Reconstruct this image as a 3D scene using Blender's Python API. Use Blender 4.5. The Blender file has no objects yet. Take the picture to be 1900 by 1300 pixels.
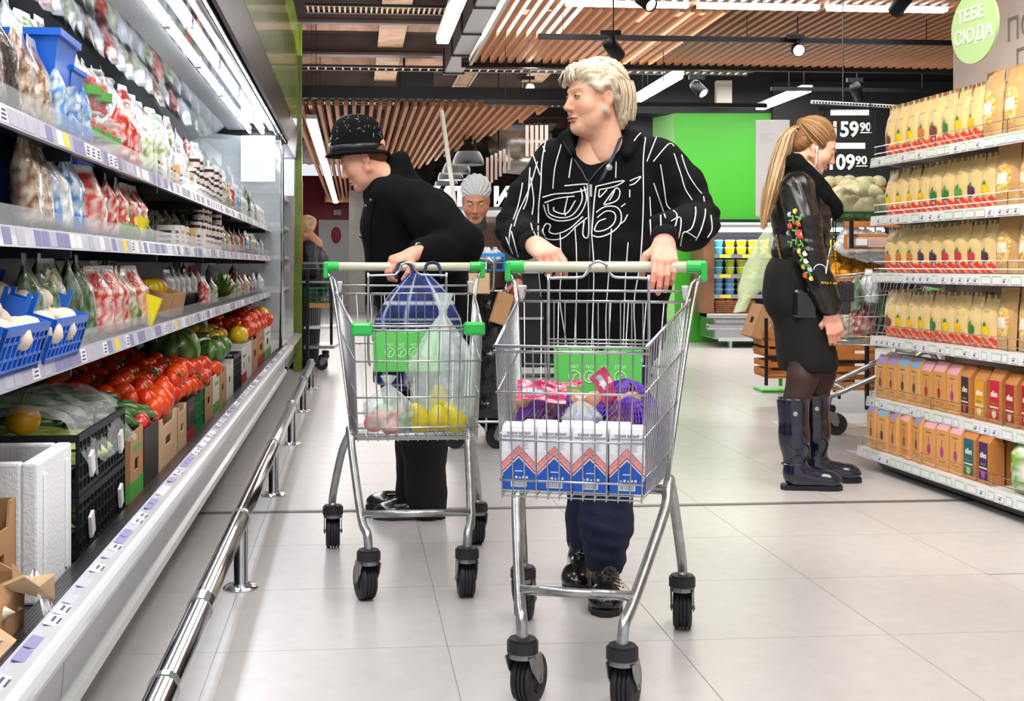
import bpy, bmesh, math, random
import numpy as np
from mathutils import Vector, Matrix, Euler
from mathutils.bvhtree import BVHTree
from math import sin, cos, pi, radians, atan2, sqrt
random.seed(7); RNG = np.random.RandomState(7)
SC = bpy.context.scene; COL = SC.collection
# ---------------------------------------------------------------- camera
F = 2264.0; CX = 850.0; CY = 493.0; EYE = 1.0
cam_d = bpy.data.cameras.new('camera'); cam = bpy.data.objects.new('camera', cam_d); COL.objects.link(cam)
cam_d.sensor_width = 36.0; cam_d.lens = F/1900*36; cam_d.shift_x = 100/1900; cam_d.shift_y = -157/1900
cam_d.clip_start = 0.05; cam_d.clip_end = 200
cam.location = (0, 0, EYE); cam.rotation_euler = (radians(90), 0, 0)
SC.camera = cam
# ---------------------------------------------------------------- world, light, exposure
SC.view_settings.view_transform = 'Standard'; SC.view_settings.look = 'None'
SC.view_settings.gamma = 1; SC.view_settings.use_curve_mapping = False
SC.view_settings.exposure = 0.55
w = bpy.data.worlds.new('world'); SC.world = w; w.use_nodes = True
w.node_tree.nodes['Background'].inputs[0].default_value = (0.92, 0.95, 1.0, 1)
w.node_tree.nodes['Background'].inputs[1].default_value = 0.62
def area(loc, size, power, col=(1, 1, 1), rot=(0, 0, 0)):
    d = bpy.data.lights.new('added_area_light', 'AREA'); d.shape = 'RECTANGLE'  # area lights added for overall brightness, without fixtures of their own
    d.size, d.size_y = size; d.energy = power; d.color = col
    o = bpy.data.objects.new('added_area_light', d); COL.objects.link(o)
    o.location = loc; o.rotation_euler = rot
    return o
area((0.3, 3.6, 3.6), (1.2, 4.0), 85, (1.0, .99, .97), (0, 0, .085))
area((2.2, 3.4, 3.5), (0.8, 3.5), 60, (1.0, .96, .90), (0, 0, .085))
area((-0.2, 1.0, 3.3), (1.6, 1.2), 60, (1.0, .99, .97), (radians(25), 0, 0))
area((0.6, 9.2, 3.05), (0.8, 3.0), 70, (1.0, .99, .97), (0, 0, .085))
area((2.8, 13.5, 3.3), (4.0, 3.0), 190, (1.0, .96, .9), (0, 0, .085))
area((-1.0, 19.0, 2.45), (2.5, 8.0), 170, (1.0, .97, .93), (0, 0, .085))
area((6.0, 10.5, 3.2), (2.0, 3.0), 110, (1.0, .95, .88), (0, 0, .085))
area((0.0, 14.0, 3.0), (3.5, 9.0), 150, (1.0, .93, .88), (pi, 0, .085))  # upward light added only to brighten the dark ceiling deck
def spotl(loc, tgt, power, col, size=1.2, blend=.6, r=.08):
    d = bpy.data.lights.new('spot_beam', 'SPOT'); d.energy = power; d.color = col; d.spot_size = size; d.spot_blend = blend; d.shadow_soft_size = r
    o = bpy.data.objects.new('spot_beam', d); COL.objects.link(o); o.location = loc
    o.rotation_euler = (Vector(tgt)-Vector(loc)).to_track_quat('-Z', 'Y').to_euler(); return o
spotl((0.9, 4.2, 3.2), (2.2, 5.2, .7), 150, (1.0, .93, .82))
spotl((1.6, 6.6, 3.0), (2.6, 8.6, 1.1), 260, (1.0, .95, .86))  # extra spot added to brighten the dim produce stand

def P(px, py, Y):
    return Vector(((px-CX)/F*Y, Y, EYE+(CY-py)/F*Y))
TH = math.atan(192/2264)
RT = Matrix.Rotation(TH, 4, 'Z')
def Lw(v, u, z): return RT @ Vector((v, u, z))        # aisle frame -> world
def ul(px, v): return (2264*v/(px-658))/cos(TH) - v*sin(TH)*0   # aisle depth of a pixel column on line v
# ---------------------------------------------------------------- materials
def hexc(h):
    h = h.lstrip('#'); c = [int(h[i:i+2], 16)/255 for i in (0, 2, 4)]
    return tuple(x/12.92 if x <= .04045 else ((x+.055)/1.055)**2.4 for x in c)
MATS = {}
def mat(name, col='#808080', rough=.5, metal=0, bump=0, bs=60, var=0, vs=8, emit=0, trans=0, alpha=1, coat=0, spec=.5, attr=False, sub=0, ior=1.45, stretch=None, sheen=0):
    if name in MATS: return MATS[name]
    m = bpy.data.materials.new(name); m.use_nodes = True; nt = m.node_tree; N = nt.nodes; L = nt.links
    b = N['Principled BSDF']; c = hexc(col) if isinstance(col, str) else col
    b.inputs['Base Color'].default_value = (*c, 1); b.inputs['Roughness'].default_value = rough
    b.inputs['Metallic'].default_value = metal; b.inputs['Specular IOR Level'].default_value = spec
    b.inputs['IOR'].default_value = ior
    if coat: b.inputs['Coat Weight'].default_value = coat; b.inputs['Coat Roughness'].default_value = .08
    if sheen: b.inputs['Sheen Weight'].default_value = sheen
    if trans: b.inputs['Transmission Weight'].default_value = trans
    if sub:
        b.inputs['Subsurface Weight'].default_value = sub; b.inputs['Subsurface Radius'].default_value = (.012, .004, .002)
    if emit:
        b.inputs['Emission Color'].default_value = (*c, 1); b.inputs['Emission Strength'].default_value = emit
    b.inputs['Alpha'].default_value = alpha
    src = None
    tc = N.new('ShaderNodeTexCoord'); co = tc.outputs['Object']
    if stretch:
        mp = N.new('ShaderNodeMapping'); mp.inputs['Scale'].default_value = stretch; L.new(co, mp.inputs[0]); co = mp.outputs[0]
    if attr:
        a = N.new('ShaderNodeAttribute'); a.attribute_name = 'Col'; src = a.outputs['Color']
    nz = N.new('ShaderNodeTexNoise'); nz.inputs['Scale'].default_value = vs; nz.inputs['Detail'].default_value = 5
    L.new(co, nz.inputs['Vector'])
    if src is None:
        rg = N.new('ShaderNodeRGB'); rg.outputs[0].default_value = (*c, 1); src = rg.outputs[0]
    if var:
        mx = N.new('ShaderNodeMix'); mx.data_type = 'RGBA'; mx.blend_type = 'MULTIPLY'
        rp = N.new('ShaderNodeMapRange'); rp.inputs[1].default_value = .3; rp.inputs[2].default_value = .7
        rp.inputs[3].default_value = 1-var; rp.inputs[4].default_value = 1+var*.4
        L.new(nz.outputs[0], rp.inputs[0])
        mx.inputs[0].default_value = 1; L.new(src, mx.inputs[6]); L.new(rp.outputs[0], mx.inputs[7]); src = mx.outputs[2]
    L.new(src, b.inputs['Base Color'])
    if bump:
        n2 = N.new('ShaderNodeTexNoise'); n2.inputs['Scale'].default_value = bs; n2.inputs['Detail'].default_value = 3
        L.new(co, n2.inputs['Vector'])
        bm = N.new('ShaderNodeBump'); bm.inputs['Strength'].default_value = bump; bm.inputs['Distance'].default_value = .01
        L.new(n2.outputs[0], bm.inputs['Height']); L.new(bm.outputs[0], b.inputs['Normal'])
    MATS[name] = m; return m
def film(name, col='#ffffff', alpha=.22, rough=.15, attr=False):   # clear plastic film
    return mat(name, col, rough, alpha=alpha, bump=.5, bs=45, spec=.8, attr=attr)
# ---------------------------------------------------------------- mesh builder
class MB:
    def __init__(s): s.v = []; s.f = []; s.m = []; s.c = []; s.usec = False; s.col = (1, 1, 1); s.mi = 0
    def add(s, vs, fs, col=None, mi=None):
        o = len(s.v); s.v += [tuple(x) for x in vs]; c = s.col if col is None else col
        if col is not None: s.usec = True
        if isinstance(c, list): s.c += c
        else: s.c += [c]*len(vs)
        s.f += [tuple(i+o for i in f) for f in fs]; s.m += [s.mi if mi is None else mi]*len(fs); return s
    def box(s, x0, x1, y0, y1, z0, z1, col=None, mi=None, M=None, taper=1.0):
        cx, cy = (x0+x1)/2, (y0+y1)/2; t = taper
        vs = [Vector(p) for p in ((cx+(x0-cx)*t, cy+(y0-cy)*t, z0), (cx+(x1-cx)*t, cy+(y0-cy)*t, z0), (cx+(x1-cx)*t, cy+(y1-cy)*t, z0), (cx+(x0-cx)*t, cy+(y1-cy)*t, z0), (x0, y0, z1), (x1, y0, z1), (x1, y1, z1), (x0, y1, z1))]
        if M is not None: vs = [M @ p for p in vs]
        return s.add(vs, [(0, 3, 2, 1), (4, 5, 6, 7), (0, 1, 5, 4), (1, 2, 6, 5), (2, 3, 7, 6), (3, 0, 4, 7)], col, mi)
    def quad(s, a, b, c, d, col=None, mi=None): return s.add([a, b, c, d], [(0, 1, 2, 3)], col, mi)
    def prism(s, poly, ax, a, b, col=None, mi=None, M=None):   # poly in the two other axes (cyclic), extruded along ax
        n = len(poly); vs = []
        for t in (a, b):
            for p, q in poly: vs.append(Vector({'x': (t, p, q), 'y': (p, t, q), 'z': (p, q, t)}[ax]))
        if M is not None: vs = [M @ p for p in vs]
        fs = [tuple(range(n)), tuple(reversed(range(n, 2*n)))]+[(i, i+n, (i+1) % n+n, (i+1) % n) for i in range(n)]
        return s.add(vs, fs, col, mi)
    def tube(s, pts, r, n=6, col=None, mi=None, cap=True, closed=False):
        pts = [Vector(p) for p in pts]; k = len(pts)
        rs = r if isinstance(r, (list, tuple)) else [r]*k
        vs = []; up = None
        for i in range(k):
            if closed: t = pts[(i+1) % k]-pts[i-1]
            else: t = pts[min(i+1, k-1)]-pts[max(i-1, 0)]
            if t.length < 1e-9: t = Vector((0, 0, 1))
            t.normalize()
            if up is None:
                up = t.orthogonal().normalized()
            up = (up-t*up.dot(t))
            if up.length < 1e-6: up = t.orthogonal()
            up.normalize(); w_ = t.cross(up)
            for j in range(n):
                a = 2*pi*j/n; vs.append(pts[i]+(up*cos(a)+w_*sin(a))*rs[i])
        fs = []
        for i in range(k if closed else k-1):
            i2 = (i+1) % k
            for j in range(n):
                j2 = (j+1) % n; fs.append((i*n+j, i*n+j2, i2*n+j2, i2*n+j))
        if cap and not closed: fs += [tuple(reversed(range(n))), tuple(range((k-1)*n, k*n))]
        return s.add(vs, fs, col, mi)
    def lathe(s, prof, n=16, M=None, col=None, mi=None, cf=None):   # prof: (r,z)
        vs = []; cs = []
        for r, z in prof:
            for j in range(n):
                a = 2*pi*j/n; vs.append(Vector((r*cos(a), r*sin(a), z)))
                if cf: cs.append(cf(r, z, a))
        if M is not None: vs = [M @ p for p in vs]
        k = len(prof); fs = []
        for i in range(k-1):
            for j in range(n):
                j2 = (j+1) % n; fs.append((i*n+j, i*n+j2, (i+1)*n+j2, (i+1)*n+j))
        if prof[0][0] > 1e-6: fs.append(tuple(reversed(range(n))))
        if prof[-1][0] > 1e-6: fs.append(tuple(range((k-1)*n, k*n)))
        return s.add(vs, fs, cs if cf else col, mi)
    def ball(s, c, r, n=10, m=7, col=None, mi=None, M=None, jit=0, cf=None):
        r = (r, r, r) if not isinstance(r, (tuple, list)) else r; vs = []; cs = []
        vs.append(Vector((0, 0, -1)))
        for i in range(1, m):
            a = -pi/2+pi*i/m
            for j in range(n):
                b = 2*pi*j/n; vs.append(Vector((cos(a)*cos(b), cos(a)*sin(b), sin(a))))
        vs.append(Vector((0, 0, 1)))
        out = []
        for p in vs:
            k = 1+jit*(random.random()-.5)
            cs.append(cf(p) if cf else None)
            q = Vector((p.x*r[0]*k, p.y*r[1]*k, p.z*r[2]*k))
            out.append((M @ q if M is not None else q)+Vector(c))
        fs = [(0, 1+(j+1) % n, 1+j) for j in range(n)]
        for i in range(m-2):
            for j in range(n):
                a = 1+i*n+j; b = 1+i*n+(j+1) % n; fs.append((a, b, b+n, a+n))
        t = len(vs)-1; fs += [(t, t-n+j, t-n+(j+1) % n) for j in range(n)]
        return s.add(out, fs, cs if cf else col, mi)
    def grid(s, fn, nu, nv, cf=None, mi=None, closed_u=False):   # fn(u,v)->point
        vs = []; cs = []; W = nu if closed_u else nu+1
        for j in range(nv+1):
            for i in range(W):
                u, v = i/nu, j/nv; vs.append(fn(u, v)); cs.append(cf(u, v) if cf else s.col)
        fs = []
        for j in range(nv):
            for i in range(nu):
                i2 = (i+1) % W; fs.append((j*W+i, j*W+i2, (j+1)*W+i2, (j+1)*W+i))
        if cf: s.usec = True
        return s.add(vs, fs, cs, mi)
    def mesh(s, name, mats, smooth=False):
        me = bpy.data.meshes.new(name); me.from_pydata([tuple(p) for p in s.v], [], s.f)
        for m in (mats if isinstance(mats, (list, tuple)) else [mats]): me.materials.append(m)
        me.polygons.foreach_set('material_index', s.m)
        if smooth: me.polygons.foreach_set('use_smooth', [True]*len(s.f))
        if s.usec:
            a = me.color_attributes.new('Col', 'FLOAT_COLOR', 'POINT')
            a.data.foreach_set('color', [x for c in s.c for x in (c[0], c[1], c[2], 1.0)])
        me.update(); 
        if smooth == 'auto':
            try: me.set_sharp_from_angle(angle=radians(40))
            except Exception: pass
        return me
    def obj(s, name, mats, parent=None, smooth=False, bevel=0, **k):
        return link(name, s.mesh(name, mats, smooth), parent, bevel=bevel, **k)
def link(name, me, parent=None, loc=None, rot=None, bevel=0, label=None, cat=None, group=None, kind=None, M=None, seg=2):
    o = bpy.data.objects.new(name, me); COL.objects.link(o)
    if parent: o.parent = parent
    if loc is not None: o.location = loc
    if rot is not None: o.rotation_euler = rot
    if M is not None: o.matrix_local = M
    if bevel:
        b = o.modifiers.new('b', 'BEVEL'); b.width = bevel; b.segments = seg; b.limit_method = 'ANGLE'
    tag(o, label, cat, group, kind); return o
def tag(o, label=None, cat=None, group=None, kind=None):
    if label: o['label'] = label
    if cat: o['category'] = cat
    if group: o['group'] = group
    if kind: o['kind'] = kind
    return o
def empty(name, loc=(0, 0, 0), rz=0, label=None, cat=None, group=None, M=None):
    o = bpy.data.objects.new(name, None); COL.objects.link(o); o.location = loc; o.rotation_euler = (0, 0, rz)
    o.empty_display_size = .05
    if M is not None: o.matrix_world = M
    return tag(o, label, cat, group)
def kids(o): return [c for c in COL.objects if c.parent == o]
def clone_tree(root, M=None, **k):
    ch = {}
    for c in COL.objects:
        if c.parent: ch.setdefault(c.parent.name, []).append(c)
    def rec(o, par):
        n = o.copy(); COL.objects.link(n)
        if par: n.parent = par
        for c in ch.get(o.name, []): rec(c, n)
        return n
    r = rec(root, None)
    if M is not None: r.matrix_world = M
    return tag(r, **k)
def clone(o, loc=None, rot=None, scale=None, M=None, parent=None, mats=None, **k):
    n = o.copy(); COL.objects.link(n)
    if parent: n.parent = parent
    if loc is not None: n.location = loc
    if rot is not None: n.rotation_euler = rot
    if scale is not None: n.scale = scale if isinstance(scale, (tuple, list)) else (scale,)*3
    if M is not None: n.matrix_world = M
    return tag(n, **k)
def text_mesh(mb, txt, size, M, depth=.001, mi=None, col=None, align='CENTER', bold=0, shear=0, sx=1.0):
    cu = bpy.data.curves.new('t', 'FONT'); cu.body = txt; cu.size = size; cu.extrude = depth; cu.align_x = align; cu.align_y = 'CENTER'
    cu.offset = bold; cu.shear = shear; cu.resolution_u = 3
    o = bpy.data.objects.new('t', cu); COL.objects.link(o)
    dg = bpy.context.evaluated_depsgraph_get(); me = bpy.data.meshes.new_from_object(o.evaluated_get(dg))
    mb.add([M @ Vector((v.co.x*sx, v.co.y, v.co.z)) for v in me.vertices], [tuple(p.vertices) for p in me.polygons], col, mi)
    bpy.data.objects.remove(o); bpy.data.curves.remove(cu); bpy.data.meshes.remove(me)
def frame(o, x, z):     # matrix with local x along x, local y along z (in-plane up), local z = normal
    x = Vector(x).normalized(); y = Vector(z).normalized(); n = x.cross(y).normalized(); y = n.cross(x)
    m = Matrix((x, y, n)).transposed().to_4x4(); m.translation = Vector(o); return m
def smooth_path(pts, n=6):
    pts = [Vector(p) for p in pts]; out = []
    for i in range(len(pts)-1):
        p0 = pts[max(i-1, 0)]; p1 = pts[i]; p2 = pts[i+1]; p3 = pts[min(i+2, len(pts)-1)]
        for k in range(n):
            t = k/n; out.append(.5*((2*p1)+(p2-p0)*t+(2*p0-5*p1+4*p2-p3)*t*t+(3*p1-p0-3*p2+p3)*t**3))
    out.append(pts[-1]); return out
# ---------------------------------------------------------------- signed-distance modelling
import openvdb
def ncone(p0, p1, r0, r1, k=.02, sx=1.0, **kw):   # tapered capsule
    return dict(t='c', a=np.array(p0, float), b=np.array(p1, float), r0=r0, r1=r1, k=k, **kw)
def nell(c, r, k=.02, rot=None, **kw):
    return dict(t='e', c=np.array(c, float), r=np.array(r if isinstance(r, (tuple, list)) else (r, r, r), float), k=k, rot=rot, **kw)
def chain(pts, rs, k=.02, **kw):
    return [ncone(pts[i], pts[i+1], rs[i], rs[i+1], k, **kw) for i in range(len(pts)-1)]
def sdf_mesh(prims, vox=.006, disp=None, pad=.03):
    lo = np.full(3, 1e9); hi = -lo
    for p in prims:
        if p['t'] == 'c':
            R = max(p['r0'], p['r1']); a = np.minimum(p['a'], p['b'])-R; b = np.maximum(p['a'], p['b'])+R
        else: R = p['r'].max(); a = p['c']-R; b = p['c']+R
        p['lo'] = a; p['hi'] = b
        if not p.get('sub') and not p.get('cut'): lo = np.minimum(lo, a); hi = np.maximum(hi, b)
    lo -= pad; hi += pad
    n = np.ceil((hi-lo)/vox).astype(int)+1
    G = np.full(tuple(n), .06, np.float32)
    for p in prims:
        m = p['k']+.02
        i0 = np.clip(np.floor((p['lo']-m-lo)/vox).astype(int), 0, n); i1 = np.clip(np.ceil((p['hi']+m-lo)/vox).astype(int)+1, 0, n)
        if (i1 <= i0).any(): continue
        ax = [(lo[d]+vox*np.arange(i0[d], i1[d])).astype(np.float32) for d in range(3)]
        X, Y, Z = np.meshgrid(*ax, indexing='ij')
        if p['t'] == 'c':
            ba = p['b']-p['a']; L2 = max(float(ba @ ba), 1e-12)
            x, y, z = X-p['a'][0], Y-p['a'][1], Z-p['a'][2]
            h = np.clip((x*ba[0]+y*ba[1]+z*ba[2])/L2, 0, 1)
            x -= h*ba[0]; y -= h*ba[1]; z -= h*ba[2]
            s = p.get('s')
            if s is not None: x /= s[0]; y /= s[1]; z /= s[2]
            d = np.sqrt(x*x+y*y+z*z)-(p['r0']+(p['r1']-p['r0'])*h)
            if s is not None: d *= min(s)
        else:
            x, y, z = X-p['c'][0], Y-p['c'][1], Z-p['c'][2]
            if p['rot'] is not None:
                R = np.array(Euler(p['rot']).to_matrix().transposed(), dtype=np.float32)
                x, y, z = R[0, 0]*x+R[0, 1]*y+R[0, 2]*z, R[1, 0]*x+R[1, 1]*y+R[1, 2]*z, R[2, 0]*x+R[2, 1]*y+R[2, 2]*z
            rr = p['r']; k0 = np.sqrt((x/rr[0])**2+(y/rr[1])**2+(z/rr[2])**2)+1e-9
            k1 = np.sqrt((x/rr[0]**2)**2+(y/rr[1]**2)**2+(z/rr[2]**2)**2)+1e-9
            d = k0*(k0-1)/k1
        sl = tuple(slice(i0[q], i1[q]) for q in range(3)); g = G[sl]; k = max(p['k'], 1e-5)
        if p.get('sub'):
            h = np.clip(.5-.5*(g+d)/k, 0, 1); G[sl] = g*(1-h)-d*h+k*h*(1-h)
        else:
            h = np.clip(.5+.5*(g-d)/k, 0, 1); G[sl] = g*(1-h)+d*h-k*h*(1-h)
    ax = [(lo[d]+vox*np.arange(n[d])).astype(np.float32) for d in range(3)]
    if disp is not None:
        X, Y, Z = np.meshgrid(*ax, indexing='ij'); G = disp(G, X, Y, Z)
    grid = openvdb.FloatGrid(1.0); grid.copyFromArray(G.astype(np.float32))
    pts, quads = grid.convertToQuads(0.0)
    pts = pts*vox+lo
    return pts, quads
def put_sdf(mb, prims, vox=.006, M=None, cf=None, col=None, disp=None, mi=None):
    pts, q = sdf_mesh(prims, vox, disp)
    if cf is not None: cs = [tuple(c) for c in cf(pts)]
    else: cs = col
    if M is not None:
        R = np.array(M); pts = pts @ R[:3, :3].T+R[:3, 3]
    mb.add(pts.tolist(), [tuple(reversed([int(i) for i in f])) for f in q], cs, mi)
    return mb
# ================================================================ the room
M_tile = mat('floor_tile', '#b9b5b4', .28, bump=.04, bs=250, var=.07, vs=14)
M_grout = mat('grout', '#75716f', .8, var=.15, vs=30)
M_dark = mat('dark_paint', '#15161a', .6, var=.2, vs=5)
M_blackwall = mat('black_wall', '#23262b', .55, var=.1, vs=3)
M_steel = mat('brushed_steel', '#b9bbbd', .28, 1, bump=.05, bs=40, stretch=(1, .05, 1))
M_chrome = mat('chrome', '#c9cbcd', .16, 1, var=.08, vs=20)
M_zinc = mat('zinc_wire', '#c2c4c6', .25, .9, var=.15, vs=40)
M_wood = mat('slat_wood', '#c08a63', .5, var=.22, vs=6, bump=.1, bs=40, stretch=(8, .6, 8))
M_white = mat('white_paint', '#e4e4e6', .4, var=.03)
M_tube = mat('lamp_tube', '#ffffff', .4, emit=9)
M_spotlit = mat('spot_glow', '#fff3dd', .4, emit=40)
M_blackmetal = mat('black_metal', '#17181b', .45, .4, bump=.05)
floor = empty('floor', kind=None) if False else MB()
B = MB(); B.quad((-6, -2.5, 0), (12, -2.5, 0), (12, 36, 0), (-6, 36, 0))
mg = mat('far_floor_tile', '#b9b5b4', .28, var=.06, vs=10)   # far floor: joints in the material
nt = mg.node_tree; tc = nt.nodes.new('ShaderNodeTexCoord'); br = nt.nodes.new('ShaderNodeTexBrick'); mp = nt.nodes.new('ShaderNodeMapping')
br.offset = 0; br.inputs['Scale'].default_value = 1; br.inputs['Brick Width'].default_value = .601; br.inputs['Row Height'].default_value = .6
br.inputs['Mortar Size'].default_value = .004; br.inputs['Color1'].default_value = br.inputs['Color2'].default_value = (*hexc('#b9b5b4'), 1); br.inputs['Mortar'].default_value = (*hexc('#8a8684'), 1)
mp.inputs['Location'].default_value = (.357, -.2, 0)
nt.links.new(tc.outputs['Object'], mp.inputs[0]); nt.links.new(mp.outputs[0], br.inputs[0]); nt.links.new(br.outputs[0], nt.nodes['Principled BSDF'].inputs['Base Color'])
floor = B.obj('floor', mg, rot=(0, 0, TH), kind='structure', loc=(0, 0, -.0015))
B = MB(); B.quad((-1.9, 1.4, -.0006), (4.9, 1.4, -.0006), (4.9, 11.0, -.0006), (-1.9, 11.0, -.0006)); B.obj('grout_bed', M_grout, floor)
tb = MB(); h = .2990; tb.box(-h-.0004, h+.0004, -h, h, -.001, .0015)
tile_me = tb.mesh('tile', M_tile)
for i in range(-2, 9):
    for j in range(-4, 12):
        v0 = -.357+.601*i+.3; u0 = 3.80+.6*j+.3
        if v0 < -.9 or v0 > 4.5 or u0 > 11 or u0 < 1.5: continue
        Y = u0*cos(TH); px = 658+2264*v0/Y
        if px < -250 or px > 2150: continue
        link('tile', tile_me, floor, loc=(v0, u0, 0))
B = MB(); B.box(-.95, 4.6, 4.983, 5.017, .0, .0035); B.obj('trim_1', mat('joint_strip', '#6a6664', .4, .3), rot=(0, 0, TH), kind='structure')
# ceiling deck, beams, trays
CE = mat('deck', '#b08a76', .7, var=.5, vs=1.4, bump=.3, bs=8)
B = MB()
n = 60
def deck(u, v):
    x = -5+17*u; return (x, -3+39*v, 3.95+.04*(1 if int(u*n*2) % 2 else 0))
B.grid(deck, n*2, 30); ceiling = B.obj('ceiling', CE, rot=(0, 0, TH), kind='structure')
M_beam = mat('beam_paint', '#4a3f3b', .55, var=.35, vs=4)
M_rust = mat('beam_brown', '#a08468', .6, var=.4, vs=6)
for k, (u0, zz, ww) in enumerate([(9.5, 3.55, .18), (12.4, 3.45, .10), (14.6, 3.5, .2), (17.2, 3.45, .14), (20.5, 3.5, .22), (24.5, 3.5, .22)]):
    B = MB(); B.box(-4.5, 11, u0-ww/2, u0+ww/2, zz, zz+.03); B.box(-4.5, 11, u0-.012, u0+.012, zz+.03, zz+.25); B.box(-4.5, 11, u0-ww/2, u0+ww/2, zz+.25, zz+.28)
    tag(B.obj('ceiling_beam', M_beam, rot=(0, 0, TH)), kind='structure')
for v0, ww in ((-1.6, .1), (.42, .15), (2.5, .15), (5.2, .15)):
    B = MB(); B.prism([(v0-ww/2,3.62),(v0-ww,3.62),(v0-ww,3.6),(v0+ww,3.6),(v0+ww,3.62),(v0+ww/2,3.62),(v0+ww/2,3.9),(v0-ww/2,3.9)], 'y', 2, 32); tag(B.obj('ceiling_beam', M_rust, rot=(0, 0, TH)), kind='structure')
# cable trays: rails and rungs
def tray(v0, u0, v1, u1, z, wd, n):
    r = empty('cable_tray', M=RT.copy(), label='perforated steel cable tray hung below the deck near %s' % ('the display case' if v0 < 0 else 'the wooden ceiling'), cat='cable tray')
    d = Vector((v1-v0, u1-u0, 0)); nrm = Vector((-d.y, d.x, 0)).normalized()*wd/2
    B = MB()
    for s in (-1, 1):
        a = Vector((v0, u0, z))+nrm*s; b = a+d; B.tube([a, b], .018, 4); 
    B.obj('rail', M_blackmetal, r)
    B = MB()
    for i in range(n):
        c = Vector((v0, u0, z))+d*((i+.5)/n); B.tube([c-nrm, c+nrm], .012, 4)
    B.obj('rung', M_rust, r, kind='stuff'); return r
TR = [tray(-1.2, 13.3, 4.4, 13.3, 3.15, .22, 60), tray(-.45, 11.2, 1.0, 11.2, 3.35, .3, 30), tray(1.35, 11, 1.35, 24, 3.3, .2, 90), tray(-1.2, 16.5, 3, 16.5, 3.2, .25, 50)]
TR[0]['label'] = 'long cable tray crossing under the deck above the far wooden ceiling'; TR[1]['label'] = 'cable tray crossing the aisle just past the green panel'
TR[2]['label'] = 'narrow cable tray running down the aisle beside the black duct'; TR[3]['label'] = 'farthest cable tray crossing the aisle'
for lab, bx in (('boxy black ventilation duct running along under the ceiling', (.95, 1.15, 8.5, 13.0, 3.05, 3.3)), ('black box-shaped duct above the far wooden ceiling', (.55, .95, 14.9, 15.6, 3.0, 3.4))):
    B = MB(); x0, x1, y0, y1, z0, z1 = bx; B.box(*bx)
    r = empty('air_duct', M=RT.copy(), label=lab, cat='duct'); B.obj('casing', M_blackmetal, r, bevel=.01)
    for t in np.linspace(y0+.05, y1-.05, 5): B = MB(); B.box(x0-.015, x1+.015, t-.015, t+.015, z0-.015, z1+.015); B.obj('flange', M_blackmetal, r)
    B = MB(); B.box(x0+.05, x0+.08, (y0+y1)/2-.01, (y0+y1)/2+.01, z1, 3.95); B.obj('hanger', M_blackmetal, r)
# wooden slat ceilings
def slat_ceiling(name, v0, v1, u0f, u1f, z, label, sp=.088, skip=None, dz=0):
    r = empty('slat_ceiling', M=RT.copy()); r['kind'] = 'structure'
    k = 0; v = v0; m = None
    while v < v1:
        a, b = u0f(v), u1f(v)
        if b-a > .1:
            if m is None:
                q = MB(); q.box(-.019, .019, 0, 1, 0, .1); m = q.mesh('slat', M_wood)
            o = link('slat', m, r, loc=(v, a, z+random.uniform(-.002, .002))); o.scale = (1, b-a, 1)
        v += sp; k += 1
    return r
slat_ceiling('a', 1.17, 7.4, lambda v: 4.6, lambda v: 11.95, 3.0, '')
def f2(v): return 12.25
def e2(v): return 29 if v < -.1 else max(12.6, 29-(v+.1)*(29-12.6)/2.12*1.0) if False else (29 if v < .2 else 12.25+ (1.9-v)*9.2)
slat_ceiling('b', -.62, 2.0, f2, lambda v: 29 if v < .3 else max(12.3, 29*.0+12.25+(2.0-v)/(2.0-.3)*14.0), 2.6, '')
B = MB(); B.box(-.75, 2.3, 12.12, 12.24, 2.66, 2.78); tag(B.obj('trim_2', M_blackmetal, rot=(0, 0, TH)), kind='structure')
B = MB(); B.box(-.7, 1.2, 28.9, 29.1, 2.5, 2.72); tag(B.obj('trim_3', M_wood, rot=(0, 0, TH)), kind='structure')
B = MB(); B.box(1.05, 9.5, 11.96, 12.02, 2.96, 3.1); tag(B.obj('trim_4', M_blackmetal, rot=(0, 0, TH)), kind='structure')
B = MB(); B.box(1.12, 1.15, 4.6, 11.95, 2.97, 3.13); tag(B.obj('trim_5', mat('light_trim', '#efe6da', .4, emit=.0), rot=(0, 0, TH)), kind='structure')
# walls
def wallbox(name, bx, m, **k): B = MB(); B.box(*bx); o = B.obj(name, m, rot=(0, 0, TH), kind='structure', **k); return o
wallbox('wall_left', (-1.75, -1.6, -1, 30.5, 0, 4), M_blackwall)
M_red = mat('red_wall', '#a90d20', .4, var=.05)
wallbox('wall_back', (-1.6, .1, 30, 30.2, 0, 3.2), M_red)
M_cream = mat('cream_column', '#b5b0a8', .6, var=.1)
wallbox('wall_column', (-.12, .22, 26.0, 26.4, 0, 2.6), M_cream)
wallbox('wall_far', (.1, 12, 31, 31.2, 0, 4), mat('far_wall', '#6e655f', .7, var=.3, vs=1.5))
M_green = mat('green_wall', '#41ad2a', .45, var=.04, vs=1)
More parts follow.
